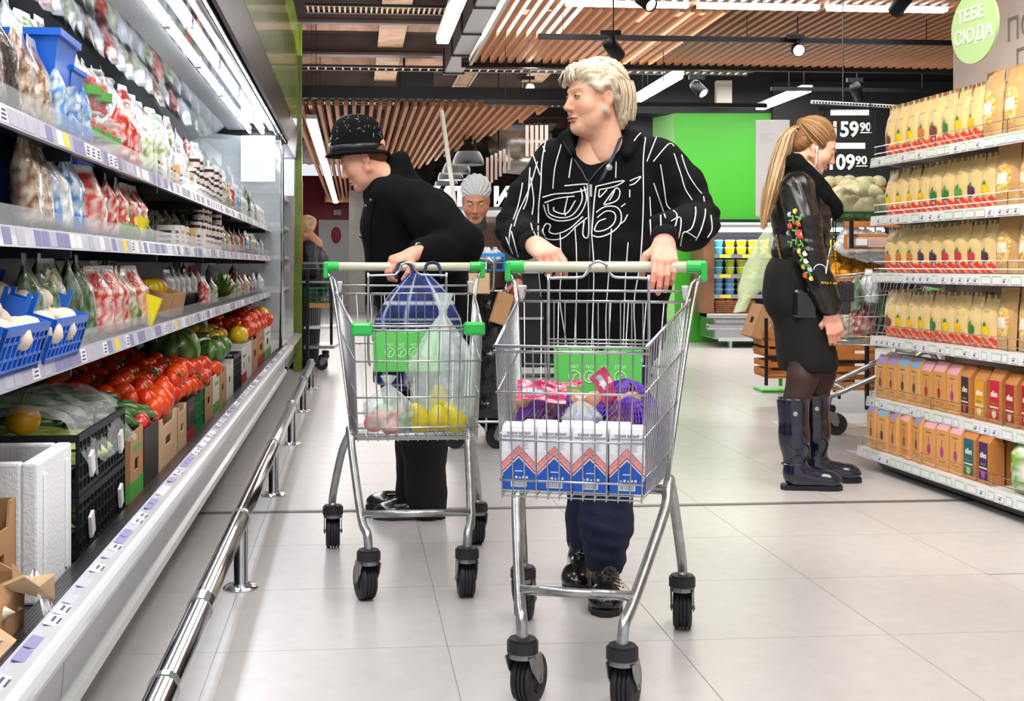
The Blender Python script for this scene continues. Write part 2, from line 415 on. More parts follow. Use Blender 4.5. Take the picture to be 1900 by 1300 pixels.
# green block (world frame, its face square to the view)
gx0 = (1252-CX)/F*16; gx1 = (1428-CX)/F*16; gz = 1+(CY-210)/F*16
B = MB(); B.box(gx0, gx1+.6, 16, 19, 0, gz); B.obj('wall_green', M_green, kind='structure')
B = MB(); B.box(gx0-.9, 14, 16.0, 16.02, gz, 3.9); B.box(gx1+.02, 14, 15.9, 16.0, 0, gz+.4); B.box(gx0-.01,gx0-.9,16.02,20,gz,3.9) ; B.obj('wall_black', M_blackwall, kind='structure')
B = MB(); B.quad((gx0-.002, 16.0, 0), (gx0-.21, 16.5, 0), (gx0-.21, 16.5, gz), (gx0-.002, 16.0, gz)); B.obj('wall_green_side', mat('pale_green_wall', '#9be08a', .45), kind='structure')
B = MB(); B.box(gx0-1.1, gx0-.2, 16.5, 16.6, 0, 3.6); B.obj('wall_black_side', M_blackwall, kind='structure')
wallbox('wall_right', (11.8, 12, -1, 31, 0, 4), M_blackwall)
# door in the red wall
D = MB(); D.box(-.88, -.05, 29.9, 29.98, 0, 2.12); door = D.obj('door_1', M_white, rot=(0, 0, TH), kind='structure', bevel=.01)
D = MB(); D.lathe([(0.0001, 0), (1, 0), (1, .02), (.85, .03), (0.0001, .03)], 24, M=Matrix.Translation((-.45, 29.9, 1.75)) @ Matrix.Rotation(pi/2, 4, 'X') @ Matrix.Diagonal((.12, .2, 1, 1))); D.obj('porthole', M_red, door, smooth=False)
D = MB(); D.tube([(-.74, 29.9, 1.05), (-.74, 29.84, 1.05), (-.74, 29.84, 1.3), (-.74, 29.9, 1.3)], .012, 6); D.obj('door_handle', M_blackmetal, door)
B = MB(); B.box(-.1, .1, -.05, .05, -.07, .07); B.box(-.05, .05, -.08, -.05, -.03, .05)
B.obj('emergency_lamp', M_white, loc=Lw(-.42, 29.9, 2.3), rot=(0, 0, TH), bevel=.02, label='small white lamp box on the red wall above the door', cat='lamp')
# white box on black wall
p = P(1342, 172, 15.7); B = MB(); B.box(-.1, .1, -.06, .06, -.15, .15); B.box(-.085, .085, -.065, -.06, -.13, .08)
B.obj('wall_speaker', mat('ivory', '#cfcbc0', .5), loc=p, bevel=.01, label='ivory rectangular box on the black wall above the green wall', cat='wall box')
# tube lamps
def lamp(v, u0, u1, z, label, w=.07, n=1, rot=None, M=None, group=None):
    r = empty('tube_lamp', M=M or RT.copy(), label=label, cat='lamp', group=group)
    for i in range(n):
        a = u0+(u1-u0)*i/n+.03; b = u0+(u1-u0)*(i+1)/n-.03
        B = MB(); B.box(v-w*.5, v+w*.5, a, b, z+.03, z+.075); B.obj('housing', M_white, r)
        B = MB(); B.box(v-w*.42, v+w*.42, a+.01, b-.01, z, z+.029); B.obj('diffuser', M_tube, r)
        for t in (a+.1, b-.1):
            B = MB(); B.tube([(v, t, z+.07), (v, t, 3.9)], .003, 4); B.obj('hanging_wire', M_blackmetal, r)
    return r
lamp(.79, 8.3, 11.0, 3.0, 'row of bright tube lamps above the aisle, left of the wooden ceiling', .12, 2)
lamp(-.445, 12.6, 29, 2.48, 'long row of bright tube lamps under the far slatted ceiling', .11, 10)
lamp(3.4, 12.6, 15.6, 2.98, 'two bright tube lamps behind the fair-haired woman\'s head', .13, 2)
lamp(3.0, 15.7, 19, 2.75, 'tube lamp beside the green block behind the fair-haired woman', .13, 2)
lamp(5.18, 13.6, 15.3, 3.0, 'single tube lamp in front of the black wall above the green wall', .13, 1)
# cross lamps at the top of the frame
Mx = RT @ Matrix.Translation((0, 9.1, 0)) @ Matrix.Rotation(-pi/2, 4, 'Z')
lamp(0, 1.55, 4.6, 2.965, 'row of tube lamps crossing under the near wooden ceiling at the top', .1, 3, M=Mx)
# track and spots
def bar(lab, v0, v1, u, z, r_=.02):
    r = empty('lighting_track', M=RT.copy(), label=lab, cat='track'); B = MB(); B.box(v0, v1, u-r_, u+r_, z, z+.04); B.obj('rail', M_blackmetal, r)
    for t in np.arange(v0+.2, v1, 1.5): B = MB(); B.tube([(t, u, z), (t, u, 3.9)], .004, 4); B.obj('hanging_rod', M_blackmetal, r)
    return r
bar('long black lighting track crossing below the wooden ceiling', 1.45, 5.0, 9.6, 2.80)
bar('short black lighting track behind the fair-haired woman', 1.2, 3.9, 11.3, 2.5, .015)
bar('black lighting track in front of the black wall', 4.5, 9, 12.9, 2.9)
def spot(p, d, lab, lit=True, s=1.0):
    r = empty('track_spotlight', loc=p, label=lab, cat='spotlight')
    q = Vector(d).to_track_quat('Z', 'Y').to_matrix().to_4x4()
    B = MB(); B.lathe([(.001, -.09*s), (.045*s, -.085*s), (.05*s, -.05*s), (.05*s, .08*s), (.044*s, .085*s), (.042*s, .06*s)], 18, M=q); B.obj('can', M_blackmetal, r, smooth=True)
    B = MB(); B.lathe([(.001, .065*s), (.042*s, .065*s)], 18, M=q); B.obj('lens', M_spotlit if lit else M_dark, r)
    B = MB(); B.tube([(0, 0, .1), (0, 0, 3.9-p[2])], .006, 6); B.obj('drop_rod', M_blackmetal, r)
    B = MB(); B.tube([(0, 0, 0), (0, 0, .09*s)], .008*s, 6); B.box(-.09*s, .05*s, -.02*s, .02*s, .085*s, .12*s); B.obj('bracket', M_blackmetal, r)
    return r
spot(P(1480, 92, 9.8), (-.12, -1, -.28), 'dazzling lit spotlight under the wooden ceiling at right', s=1.0)
spot(P(1138, 90, 9.0), (.5, .7, -.5), 'black spotlight turned away, above the fair-haired woman', False, 1.1)
spot(P(1197, 2, 8.6), (.5, -.8, -.6), 'black spotlight at the top edge, tilted to the right', True, 1.0)
spot(P(1672, 6, 8.0), (-.2, .7, -.5), 'black spotlight at the top edge beside the round green sign', False, 1.0)
spot(P(983, 163, 12.6), (.0, -1, -.15), 'small lit spotlight left of the fair-haired woman', True, 1.0)
spot(P(1297, 165, 13.0), (.5, -.8, -.75), 'black spotlight before the black wall, tilted down', True, 1.2)
spot(P(1590, 170, 13.0), (.4, .6, -.5), 'unlit spotlight above the price boards', False, 1.2)
# ================================================================ chilled display case on the left
ORD = ['nearest', 'second nearest', 'third nearest', 'fourth nearest', 'fifth nearest', 'sixth nearest', 'seventh nearest', 'eighth nearest', 'ninth nearest', 'tenth nearest', 'eleventh nearest', 'twelfth nearest', 'thirteenth nearest', 'fourteenth nearest', 'fifteenth nearest', 'sixteenth nearest', 'seventeenth nearest', 'eighteenth nearest', 'nineteenth nearest', 'twentieth nearest', 'twenty-first nearest', 'twenty-second nearest', 'twenty-third nearest', 'twenty-fourth nearest', 'twenty-fifth nearest']
def thing(name, parts, M, label, cat, group=None):
    """parts: list of (name, mesh, local matrix or None, [subparts])"""
    if len(parts) == 1 and not parts[0][3:]:
        o = link(name, parts[0][1], None, label=label, cat=cat, group=group); o.matrix_world = M; return o
    r = empty(name, M=M, label=label, cat=cat, group=group)
    for p in parts:
        o = link(p[0], p[1], r); 
        if p[2] is not None: o.matrix_local = p[2]
        for q in (p[3] if len(p) > 3 else []):
            o2 = link(q[0], q[1], o)
            if q[2] is not None: o2.matrix_local = q[2]
    return r
T = Matrix.Translation
def R(a, ax='Z'): return Matrix.Rotation(a, 4, ax)
def S(x, y=None, z=None): return Matrix.Diagonal((x, y if y is not None else x, z if z is not None else x, 1))
def sliced(bname, mats, parent, boxes, bevel=0, **k):
    for bx in boxes: B = MB(); B.box(*bx); B.obj(bname, mats, parent, bevel=bevel, **k)
M_strip = mat('strip_plastic', '#b9bacb', .25, coat=.3, var=.06, vs=30)
M_bumper = mat('bumper_grey', '#c4c7c9', .3, coat=.3)
M_grille = mat('grille_black', '#1d1e22', .35, coat=.3)
M_mirror = mat('mirror_panel', '#9ea1a5', .06, 1, var=.08)
M_under = mat('shelf_dark', '#202226', .3, .3)
M_clear = mat('acrylic', '#e8f0f4', .08, alpha=.22, spec=.8)
M_glass = mat('glass_panel', '#dfe8ea', .03, alpha=.3, spec=1)
M_tick = [mat('ticket_white', '#e6e6ea', .5), mat('ticket_lilac', '#8583ad', .5), mat('ticket_yellow', '#e6cf4a', .5), mat('ticket_grey', '#b4b4c4', .5)]
U0, U1 = 1.15, 10.0
case = empty('display_case', M=RT.copy(), label='long chilled produce display case with open shelves along the left side', cat='display case')
def ext(name, poly, m, u0=U0, u1=U1, parent=case, **k):   # poly of (v,z)
    B = MB(); B.prism(poly, 'y', u0, u1); return B.obj(name, m, parent, **k)
ext('base', [(-1.45, 0.0), (-.68, 0.0), (-.62, .12), (-1.45, .12)], M_under)
ext('kick_lip', [(-.60, .12), (-.555, .12), (-.548, .13), (-.548, .155), (-.56, .165), (-.60, .165)], M_bumper)
for i in range(7):
    a = U0+i*(U1-U0)/7; b = U0+(i+1)*(U1-U0)/7-.004
    ext('front_panel', [(-.60, .165), (-.565, .165), (-.552, .315), (-.60, .315)], M_steel, a, b)
ext('bumper', [(-.515+.022*cos(a), .335+.026*sin(a)) for a in np.linspace(-pi/2, pi/2, 9)]+[(-.555, .361), (-.555, .309)], M_bumper, smooth=False)
ext('ticket_rail', [(-.56, .345), (-.507, .348), (-.507, .352), (-.56, .364)], M_strip)
ext('grille_bed', [(-.64, .28), (-.56, .30), (-.56, .350), (-.60, .335), (-.64, .30)], M_grille)
for k in range(7):
    v = -.562-.012*k; z = .352-.0055*k
    ext('grille_rib', [(v-.003, z-.01), (v+.003, z-.01), (v+.003, z+.006), (v-.003, z+.006)], M_grille)
ext('tray_floor', [(-1.4, .26), (-.62, .26), (-.62, .285), (-1.4, .285)], M_under)
ext('back_panel', [(-1.45, .12), (-1.40, .12), (-1.40, 2.2), (-1.45, 2.2)], mat('case_back', '#3a3e44', .25, .5))
ext('mirror_panel', [(-1.40, 1.99), (-1.02, 2.10), (-1.02, 2.11), (-1.40, 2.0)], M_mirror)
ext('air_duct_panel', [(-1.02, 2.10), (-.885, 2.10), (-.885, 2.12), (-1.02, 2.12)], mat('honeycomb', '#8e9194', .4, .3, var=.1, vs=2))
ext('canopy', [(-1.45, 2.12), (-.60, 2.12), (-.55, 2.02), (-.53, 2.02), (-.53, 2.27), (-1.45, 2.27)], mat('canopy_dark', '#26292d', .3, .5))
ext('lamp_reflector', [(-.885, 2.10), (-.69, 2.10), (-.69, 2.12), (-.885, 2.12)], M_mirror)
ext('canopy_inner', [(-.69, 2.10), (-.60, 2.08), (-.60, 2.10), (-.69, 2.12)], M_bumper)
B = MB(); B.tube([(-.615, U0, 2.06), (-.615, U1, 2.06)], .022, 10); B.obj('curtain_roller', M_chrome, case, smooth=True)
ext('fascia_inner', [(-.59, 2.03), (-.56, 2.0), (-.553, 2.0), (-.58, 2.04)], mat('rosy_film', '#7d5448', .12, .8))
lm = None
for vv, rr in ((-.745, .017), (-.845, .012)):
    for i in range(8):
        a = U0+i*1.11; B = MB(); B.tube([(vv, a+.03, 2.083), (vv, a+1.07, 2.083)], rr, 10); B.obj('lamp_tube', mat('case_tube', '#f4f8ff', .4, emit=20), case, smooth=True)
        B = MB(); B.box(vv-.02, vv+.02, a-.03, a+.03, 2.07, 2.10); B.obj('lamp_holder', M_steel, case, bevel=.004)
ext('end_frame', [(-1.4, .3), (-.62, .3), (-.56, .40), (-.60, 2.02), (-1.4, 2.1)], M_glass, U1, U1+.012)
B = MB(); B.tube([(-.60, U1, .3), (-.585, U1, 1.0), (-.585, U1, 1.9), (-.60, U1, 2.1)], .014, 8); B.obj('end_post', M_chrome, case, smooth=True)
for i in range(2):
    B = MB(); B.box(-.60, -.46, 0, .004, 0, .0); 
# shelves
SH = {4: (-.68, .753), 3: (-.68, 1.038), 2: (-.68, 1.274)}
tk = MB(); tk.box(0, .0015, -.028, .028, 0, .034); tkm = [tk.mesh('price_ticket', m) for m in M_tick]
tp = MB(); tp.box(0, .0015, -.028, .028, 0, .034, mi=0)
for r_ in range(3): tp.box(.0015, .0022, -.022+.006*r_, .012+.003*r_, .005+.009*r_, .009+.009*r_, mi=1)
tkp = tp.mesh('price_ticket', [M_tick[0], mat('ticket_ink', '#4b4a66', .6)])
for sh, (v, z) in SH.items():
    s = ext('shelf', [(-1.38, z+.015), (v-.012, z+.012), (v-.012, z+.03), (-1.38, z+.033)], M_under)
    ext('shelf_liner', [(-1.38, z+.033), (v-.012, z+.03), (v-.012, z+.034), (-1.38, z+.037)], M_under, parent=s)
    st = ext('price_strip', [(v-.012, z), (v+.004, z), (v-.004, z+.043), (v-.012, z+.043)], M_strip)
    ext('riser', [(v-.008, z+.043), (v-.005, z+.043), (v-.005, z+.085), (v-.008, z+.085)], M_clear)
    for i in range(7):
        B = MB(); uu = U0+.6+i*1.3; B.box(v-.4, v-.01, uu-.004, uu+.004, z-.02, z+.014); B.obj('bracket', M_under, case)
    u = 2.0
    while u < U1-.1:
        k = random.choice([0, 1, 1, 3, 3, 4, 4, 0, 1, 4, 3]) if random.random() < .975 else 2
        link('price_ticket', tkp if k == 4 else tkm[k], st, loc=(v+.0025, u, z+.005), rot=(0, -.19, 0))
        u += random.choice([.065, .065, .065, .1, .14])
rail = case
u = 1.6
tb_ = R(-1.30, 'Y')
while u < U1:
    k = random.choice([0, 1, 1, 1, 3, 4, 4, 4, 4]); o = link('price_ticket', tkp if k == 4 else tkm[k], case); o.matrix_local = T((-.511, u, .354)) @ tb_ @ S(1, 1.1, 1.25)
    u += random.choice([.07, .07, .12, .13])
# green glass panel above the case
gm = mat('green_mosaic', '#7c9a1e', .25, var=.5, vs=7, bump=.6, bs=18, stretch=(1, 6, 1.2), coat=.5)
pan = empty('green_glass_panel', M=RT.copy(), label='tall glossy green glass panel above the chilled case', cat='panel')
for i in range(4): ext('panel', [(-.57, 2.275), (-.53, 2.275), (-.53, 3.3), (-.57, 3.3)], gm, 1.2+i*2.62, 1.2+(i+1)*2.62-.01, parent=pan)
ext('end_trim', [(-.58, .0), (-.50, .0), (-.50, 3.3), (-.58, 3.3)], mat('green_trim', '#6f8a1c', .3, var=.4, vs=6), 11.7, 11.78, parent=pan)
ext('end_trim', [(-.50, 1.0), (-.495, 1.0), (-.495, 1.8), (-.50, 1.8)], mat('orange_edge', '#c9702c', .4), 11.7, 11.78, parent=pan)
# second case beyond
c2 = empty('display_case', M=RT.copy(), label='next display case beyond the glass end panel, only its end in view', cat='display case')
def ext2(n, poly, m, **k): return ext(n, poly, m, 10.12, 11.65, parent=c2, **k)
ext2('base', [(-1.45, 0), (-.64, 0), (-.6, .12), (-.55, .14), (-.55, .17), (-1.45, .17)], M_under)
ext2('front_panel', [(-.6, .17), (-.565, .17), (-.555, .33), (-.6, .33)], M_steel)
ext2('bumper', [(-.56, .33), (-.50, .33), (-.50, .36), (-.56, .37)], M_bumper)
ext2('back_panel', [(-1.3, .3), (-1.25, .3), (-1.25, 2.2), (-1.3, 2.2)], mat('case_back2', '#aeb3b6', .3))
for z in (.45, .78, 1.06, 1.33, 1.6): ext2('shelf', [(-1.25, z), (-.62, z), (-.62, z+.03), (-1.25, z+.03)], M_strip)
ext2('canopy', [(-1.3, 2.05), (-.55, 2.0), (-.53, 2.27), (-1.3, 2.27)], M_under)
B = MB(); B.tube([(-.7, 10.2, 2.0), (-.7, 11.6, 2.0)], .02, 8); B.obj('lamp_tube', MATS['case_tube'], c2)
ext('end_frame', [(-1.25, .3), (-.58, .3), (-.56, 2.05), (-1.25, 2.1)], M_glass, 11.64, 11.65, parent=c2)
# hanging paper sheets
def sheet(v, z, u, w_, h_, lab):
    B = MB(); B.grid(lambda a, b: (v+w_*(a-.5), u+.01*sin(a*4+b*2), z+h_*b), 6, 6)
    r = empty('notice_sheet', M=RT.copy(), label=lab, cat='notice'); B.obj('paper', mat('paper', '#eef0f3', .7, sheen=0), r, smooth=True)
    B = MB()
    for i in range(9): B.box(v-w_*.32, v+w_*random.uniform(.1, .34), u-.012, u-.011, z+h_*(.35+.05*i), z+h_*(.35+.05*i)+.004)
    B.obj('faint_print', mat('faint_ink', '#d3d6dc', .7), r, kind='stuff')
sheet(-.58-.195, 1+155/2264*9.9, 9.93, .275, .37, 'plain white notice sheet fixed to the glass end of the display case')
sheet(-.62, 1+130/2264*11.4, 11.5, .11, .34, 'narrow white notice sheet on the next case, beyond the first')
# chrome guard rail
gr = empty('guard_rail', M=RT.copy(), label='low polished steel guard rail on posts in front of the case', cat='rail')
RV = -.352; posts = [2.30, 3.83, 5.37, 6.90, 8.43, 9.95]
B = MB(); B.tube([(RV, 1.3, .217), (RV, 9.97, .217)], .0275, 14); B.obj('tube', M_chrome, gr, smooth=True)
B = MB(); B.tube([(RV, 9.93, .217), (RV, 9.985, .21), (RV, 9.99, .17)], .0275, 14); B.obj('end_elbow', M_chrome, gr, smooth=True)
for u in posts:
    B = MB(); B.lathe([(.055, 0), (.055, .004), (.045, .012), (.024, .014), (.022, .02), (.022, .20)], 16, M=T((RV, u, 0))); B.obj('post', M_chrome, gr, smooth='auto')
    B = MB(); B.tube([(RV, u-.012, .217), (RV, u+.012, .217)], .0315, 14); B.obj('collar', M_chrome, gr)
for u in (2.86, ): B = MB(); B.tube([(RV, u-.05, .217), (RV, u+.02, .217)], .031, 14); B.obj('collar', M_chrome, gr)
# ================================================================ produce
from mathutils import noise as mn
def vnoise(x, y, z=0): return mn.noise(Vector((x, y, z)))
M_col = mat('printed_wrap', '#ffffff', .38, attr=True, spec=.5)
M_film = mat('printed_film', '#ffffff', .16, attr=True, bump=.6, bs=38, spec=.8, coat=.5)
M_skinv = mat('vegetable_skin', '#ffffff', .28, attr=True, bump=.08, bs=60, coat=.2)
M_clearfilm = film('clear_film', '#f2f6f6', .24, .12)
M_tomato = mat('tomato_skin', '#d63412', .26, var=.2, vs=9, coat=.2)
M_stemg = mat('stem_green', '#4c7a2c', .6)
M_card = mat('cardboard', '#b58a60', .75, var=.12, vs=12)
M_cardp = mat('cardboard_pale', '#cfae8a', .75, var=.12, vs=12)
M_cardw = mat('cardboard_white', '#d9d6cf', .6, var=.08)
M_cardk = mat('cardboard_dark', '#3a3733', .6, var=.2)
M_bcrate = mat('blue_crate', '#1767d6', .35, coat=.2)
M_kcrate = mat('black_crate', '#1b1c20', .45)
M_gcrate = mat('green_crate', '#1f6b39', .45)
M_foam = mat('styrofoam', '#eef0f2', .7, bump=.25, bs=120)
M_mush = mat('mushroom', '#e6d9c8', .6, var=.12, vs=20)
H = hexc
# --- single vegetables
def m_tomato(col, nm):
    b = MB(); b.ball((0, 0, 0), (.034, .034, .028), 14, 9); return b.mesh('body', col, True)
def m_calyx():
    b = MB()
    for i in range(5):
        a = 2*pi*i/5; b.tube([(0, 0, .027), (.010*cos(a), .010*sin(a), .031), (.021*cos(a), .021*sin(a), .029)], [.003, .0035, .0008], 4)
    b.tube([(0, 0, .026), (.002, 0, .038)], .0022, 5); return b.mesh('calyx', M_stemg, True)
ME = {}
M_tom2 = mat('tomato_pink', '#cf3a3a', .2, var=.2, vs=9, coat=.5); M_tom3 = mat('tomato_orange', '#e04a14', .26, var=.2, vs=9, coat=.2)
TOMS = [m_tomato(m, 'body') for m in (M_tomato, M_tom3, M_tom2)]; CAL = m_calyx()
def curved(name, L, r, bend, colf, n=10, m=12, tip=.35, mats=None):
    b = MB()
    def fn(u, v):
        t = v; ra = r*(1-abs(2*t-1)**4*(1-tip))*(1 if 0 < t < 1 else .05); a = 2*pi*u
        x = (t-.5)*L; z0 = -bend*(2*t-1)**2
        return (x, ra*cos(a)*(1+.05*sin(a*5)), z0+ra*sin(a))
    b.grid(fn, n, m, cf=colf, closed_u=True); return b.mesh(name, mats or M_skinv, True)
def cuc(u, v):
    s = .5+.5*vnoise(u*9, v*14, 3); g = np.array(H('#1f4a20'))*(1-s)+np.array(H('#4c7a38'))*s
    if v < .12: g = g*.5+np.array(H('#8fae5a'))*.5
    return tuple(g)
def zuc(u, v):
    s = .5+.5*vnoise(u*14, v*4, 1); return tuple(np.array(H('#8fae48'))*(1-s)+np.array(H('#cfdc86'))*s)
CUC = curved('cucumber', .22, .022, .012, cuc); ZUC = curved('courgette', .24, .031, .004, zuc)
def wmel(p):
    a = atan2(p.y, p.x); s = .5+.5*sin(a*9+1.5*vnoise(p.x*3, p.y*3, p.z*6)); return tuple(np.array(H('#17381a'))*(1-s)+np.array(H('#6f9a48'))*s)
b = MB(); b.ball((0, 0, 0), (.13, .13, .11), 24, 16, cf=wmel); b.usec = True; WMEL = b.mesh('watermelon', M_skinv, True)
b = MB(); b.ball((0, 0, 0), (.095, .075, .07), 16, 10); MELON = b.mesh('melon', mat('yellow_melon', '#e8c21c', .3, var=.15, vs=12, coat=.3), True)
def avoc(p):
    s = .5+.5*vnoise(p.x*8, p.y*8, p.z*8); return tuple(np.array(H('#2c4a1c'))*(1-s)+np.array(H('#5f8a34'))*s)
b = MB(); b.ball((0, 0, 0), (.042, .034, .034), 14, 9, cf=avoc); b.usec = True; AVO = b.mesh('avocado', M_skinv, True)
b = MB(); b.ball((0, 0, 0), (.045, .045, .042), 16, 10, cf=lambda p: tuple(np.array(H('#e9a81a'))*(.8+.2*cos(atan2(p.y, p.x)*4)))); b.usec = True; PEPB = b.mesh('body', M_skinv, True)
b = MB(); b.tube([(0, 0, .03), (0, .004, .055), (.008, .006, .07)], [.007, .005, .006], 7); PEPS = b.mesh('stem', M_stemg, True)
b = MB(); b.lathe([(.0001, .0), (.012, .0), (.010, .012), (.024, .014), (.027, .024), (.022, .036), (.010, .042), (.0001, .043)], 12); MUSH = b.mesh('mushroom', M_mush, True)
# --- containers
def m_lattice(w, h, nx, ny, m, t=.008, rim=.018, solid=False):   # panel in the xz plane, thickness t along y
    b = MB(); b.box(-w/2, w/2, 0, t, h-rim, h); b.box(-w/2, w/2, 0, t, 0, rim*.7)
    for i in range(nx+1): x = -w/2+w*i/nx; ww = .008 if 0 < i < nx else .016; b.box(max(-w/2, x-ww/2), min(w/2, x+ww/2), 0, t, rim*.7, h-rim)
    for j in range(1, ny): z = h*j/ny; b.box(-w/2, w/2, .001, t-.001, z-.003, z+.003)
    return b.mesh('side_panel', m)
def crate(dx, dy, h, m, M, label, group=None, nx=10, ny=4, tabs=False, name='crate', floor_=True):   # dx across (v), dy along (u)
    key = ('cr', dx, dy, h, m.name, nx)
    if key not in ME:
        bb = MB(); bb.box(-dx/2, dx/2, -dy/2, dy/2, 0, .008); 
        ME[key] = (m_lattice(dx, h, max(2, int(nx*dx/dy)), ny, m), m_lattice(dy, h, nx, ny, m), bb.mesh('bottom', m))
    a, c, bt = ME[key]
    parts = [('side_panel', a, T((0, -dy/2, 0))), ('side_panel', a, T((0, dy/2, 0)) @ R(pi)), ('side_panel', c, T((dx/2, 0, 0)) @ R(pi/2)), ('side_panel', c, T((-dx/2, 0, 0)) @ R(-pi/2)), ('bottom', bt, None)]
    if tabs:
        t = MB(); t.box(-.03, .03, 0, .008, 0, .03); t.box(-.03, -.02, 0, .008, .03, .045); t.box(.02, .03, 0, .008, .03, .045); tm = t.mesh('stacking_tab', m)
        for x in (-dx*.25, dx*.25): parts += [('stacking_tab', tm, T((x, -dy/2, h))), ('stacking_tab', tm, T((x, dy/2-.008, h)))]
    return thing(name, parts, M, label, 'crate', group)
def m_cardside(w, h, m, hole=True, dip=.0, col2=None):
    b = MB(); t = .005; d = dip
    if hole:
        z0, z1 = h*.42, h*.6; b.box(-w/2, w/2, 0, t, 0, z0); b.box(-w/2, -w*.16, 0, t, z0, z1); b.box(w*.16, w/2, 0, t, z0, z1); zt = z1
    else: zt = 0
    if d: b.prism([(0-w/2, zt), (w/2, zt), (w/2, h), (w*.34, h), (w*.28, h-d), (-w*.28, h-d), (-w*.34, h), (-w/2, h)], 'y', 0, t) if False else b.add([(x, y, z) for y in (0, t) for x, z in ((-w/2, zt), (w/2, zt), (w/2, h), (w*.34, h), (w*.28, h-d), (-w*.28, h-d), (-w*.34, h), (-w/2, h))], [(0, 1, 2, 3, 4, 5, 6, 7), (15, 14, 13, 12, 11, 10, 9, 8)]+[(i+8, (i+1) % 8+8, (i+1) % 8, i) for i in range(8)])
    else: b.box(-w/2, w/2, 0, t, zt, h)
    if col2 is not None: b.box(-w/2, w/2, -.0008, 0, h*.02, h*.30, mi=1); b.box(-w*.3, w*.3, -.0008, 0, h*.72, h*.80, mi=1)
    return b.mesh('side_panel', [m, col2] if col2 else m)
def carton(dx, dy, h, m, M, label, group=None, hole=True, dip=.03, col2=None, closed=False, name='cardboard_box'):
    key = ('ca', round(dx, 3), round(dy, 3), h, m.name, hole, dip, col2.name if col2 else 0)
    if key not in ME:
        bb = MB(); bb.box(-dx/2, dx/2, -dy/2, dy/2, 0, .005); ME[key] = (m_cardside(dx, h, m, hole, 0, col2), m_cardside(dy, h, m, hole, dip, col2), bb.mesh('bottom', m))
    a, c, bt = ME[key]
    parts = [('side_panel', a, T((0, -dy/2, 0))), ('side_panel', a, T((0, dy/2, 0)) @ R(pi)), ('side_panel', c, T((dx/2, 0, 0)) @ R(pi/2)), ('side_panel', c, T((-dx/2, 0, 0)) @ R(-pi/2)), ('bottom', bt, None)]
    return thing(name, parts, M, label, 'box', group)
def AF(v, u, z, rz=0): return RT @ T((v, u, z)) @ R(rz)
# --- film bags: lumpy pillow, standing, front towards -y/+x
def m_bag(w, d, h, palette, seed, label_col=None, lumps=7, mt=None, top=.12, lab=(.3, .7, .35, .6), cell=6, nu=20, nv=16):
    b = MB()
    pal = [H(c) if isinstance(c, str) else c for c in palette]
    def fn(u, v):
        a = 2*pi*u; ca, sa = cos(a), sin(a)
        ex = (abs(ca)**.7)*(1 if ca > 0 else -1); ey = (abs(sa)**.8)*(1 if sa > 0 else -1)
        prof = min(1, (v/.08)**.5 if v < .08 else 1)*(1 if v < .72 else 1-.3*(v-.72)/.28)
        dp = prof*(1 if v < .6 else max(.04, 1-(v-.6)/.34)) if v > .6 else prof
        n = 1+.16*vnoise(ca*lumps*.5+seed, sa*lumps*.5, v*lumps)
        zz = h*v+(.02*h*vnoise(u*9, seed) if v > .9 else 0)
        return (ex*w/2*prof*n, ey*d/2*dp*n, zz)
    def cf(u, v):
        x = cos(2*pi*u)
        if label_col and lab[2] < v < lab[3] and lab[0] < (x+1)/2 < lab[1]: return H(label_col)
        if v > 1-top: c = np.array(H('#d5d8da')); 
        else:
            ca = cos(2*pi*u)*cell*.9; sa = sin(2*pi*u)*cell*.5; q = (.5+.75*vnoise(ca+seed, sa, v*cell*1.3))*(len(pal)-1); q = min(max(q, 0), len(pal)-1.001); i_ = int(q); f_ = min(1, max(0, (q-i_-.3)*2.5))
            c = (np.array(pal[i_])*(1-f_)+np.array(pal[i_+1])*f_)*(.85+.3*vnoise(ca*3, sa*3+seed, v*cell*4))
        return tuple(c)
    b.grid(fn, nu, nv, cf=cf, closed_u=True)
    b.add([fn(i/nu, 1) for i in range(nu)], [tuple(range(nu))], [cf(i/nu, 1) for i in range(nu)])
    return b.mesh('bag', mt or M_film, True)
def place_row(sh, items, u0, u1, v, z, gname, glabel_prefix, cat='bag', tilt=0, gap=.0, name='produce_bag', jitter=.01, rz0=pi/2, extra=''):
    pass
BAGS = {}
def bagm(key, *a, **k):
    if key not in BAGS: BAGS[key] = m_bag(*a, **k)
    return BAGS[key]
for s in range(3):
    bagm('tom%d' % s, .15, .08, .21, ['#b81f18', '#d9422e', '#c62a1e', '#e8dcd6', '#d23a24', '#dfe3e3'], s+1)
    bagm('salad%d' % s, .16, .09, .2, ['#a9bd7a', '#c9d4a8', '#dfe6d8', '#7d9a4c', '#e8ece6'], s+11)
    bagm('mix%d' % s, .15, .08, .2, ['#c4473a', '#d8d4cc', '#7a8a4a', '#c9b8a2', '#e6e6e2', '#8e2f3a'], s+21)
    bagm('white%d' % s, .15, .08, .2, ['#dfe3e8', '#c6ccd4', '#eef0f2', '#aab4c0'], s+31)
    bagm('dark%d' % s, .16, .08, .22, ['#23262a', '#3b3436', '#54483f', '#8d8a86'], s+41)
    bagm('nuts%d' % s, .14, .06, .23, ['#b8926a', '#8d6040', '#d8c8b2', '#6e4a32', '#e4ddd2'], s+51)
    bagm('blue%d' % s, .13, .06, .21, ['#e3ecf4', '#cfe0ee', '#2f86c9', '#eef4f8'], s+61, label_col='#2b76c4', lab=(.0, 1, .0, .28))
    bagm('cuc%d' % s, .15, .07, .24, ['#2c4c24', '#3f6430', '#8fa08a', '#1e3619'], s+71, label_col='#e6e6e2', lab=(.35, .65, .3, .6))
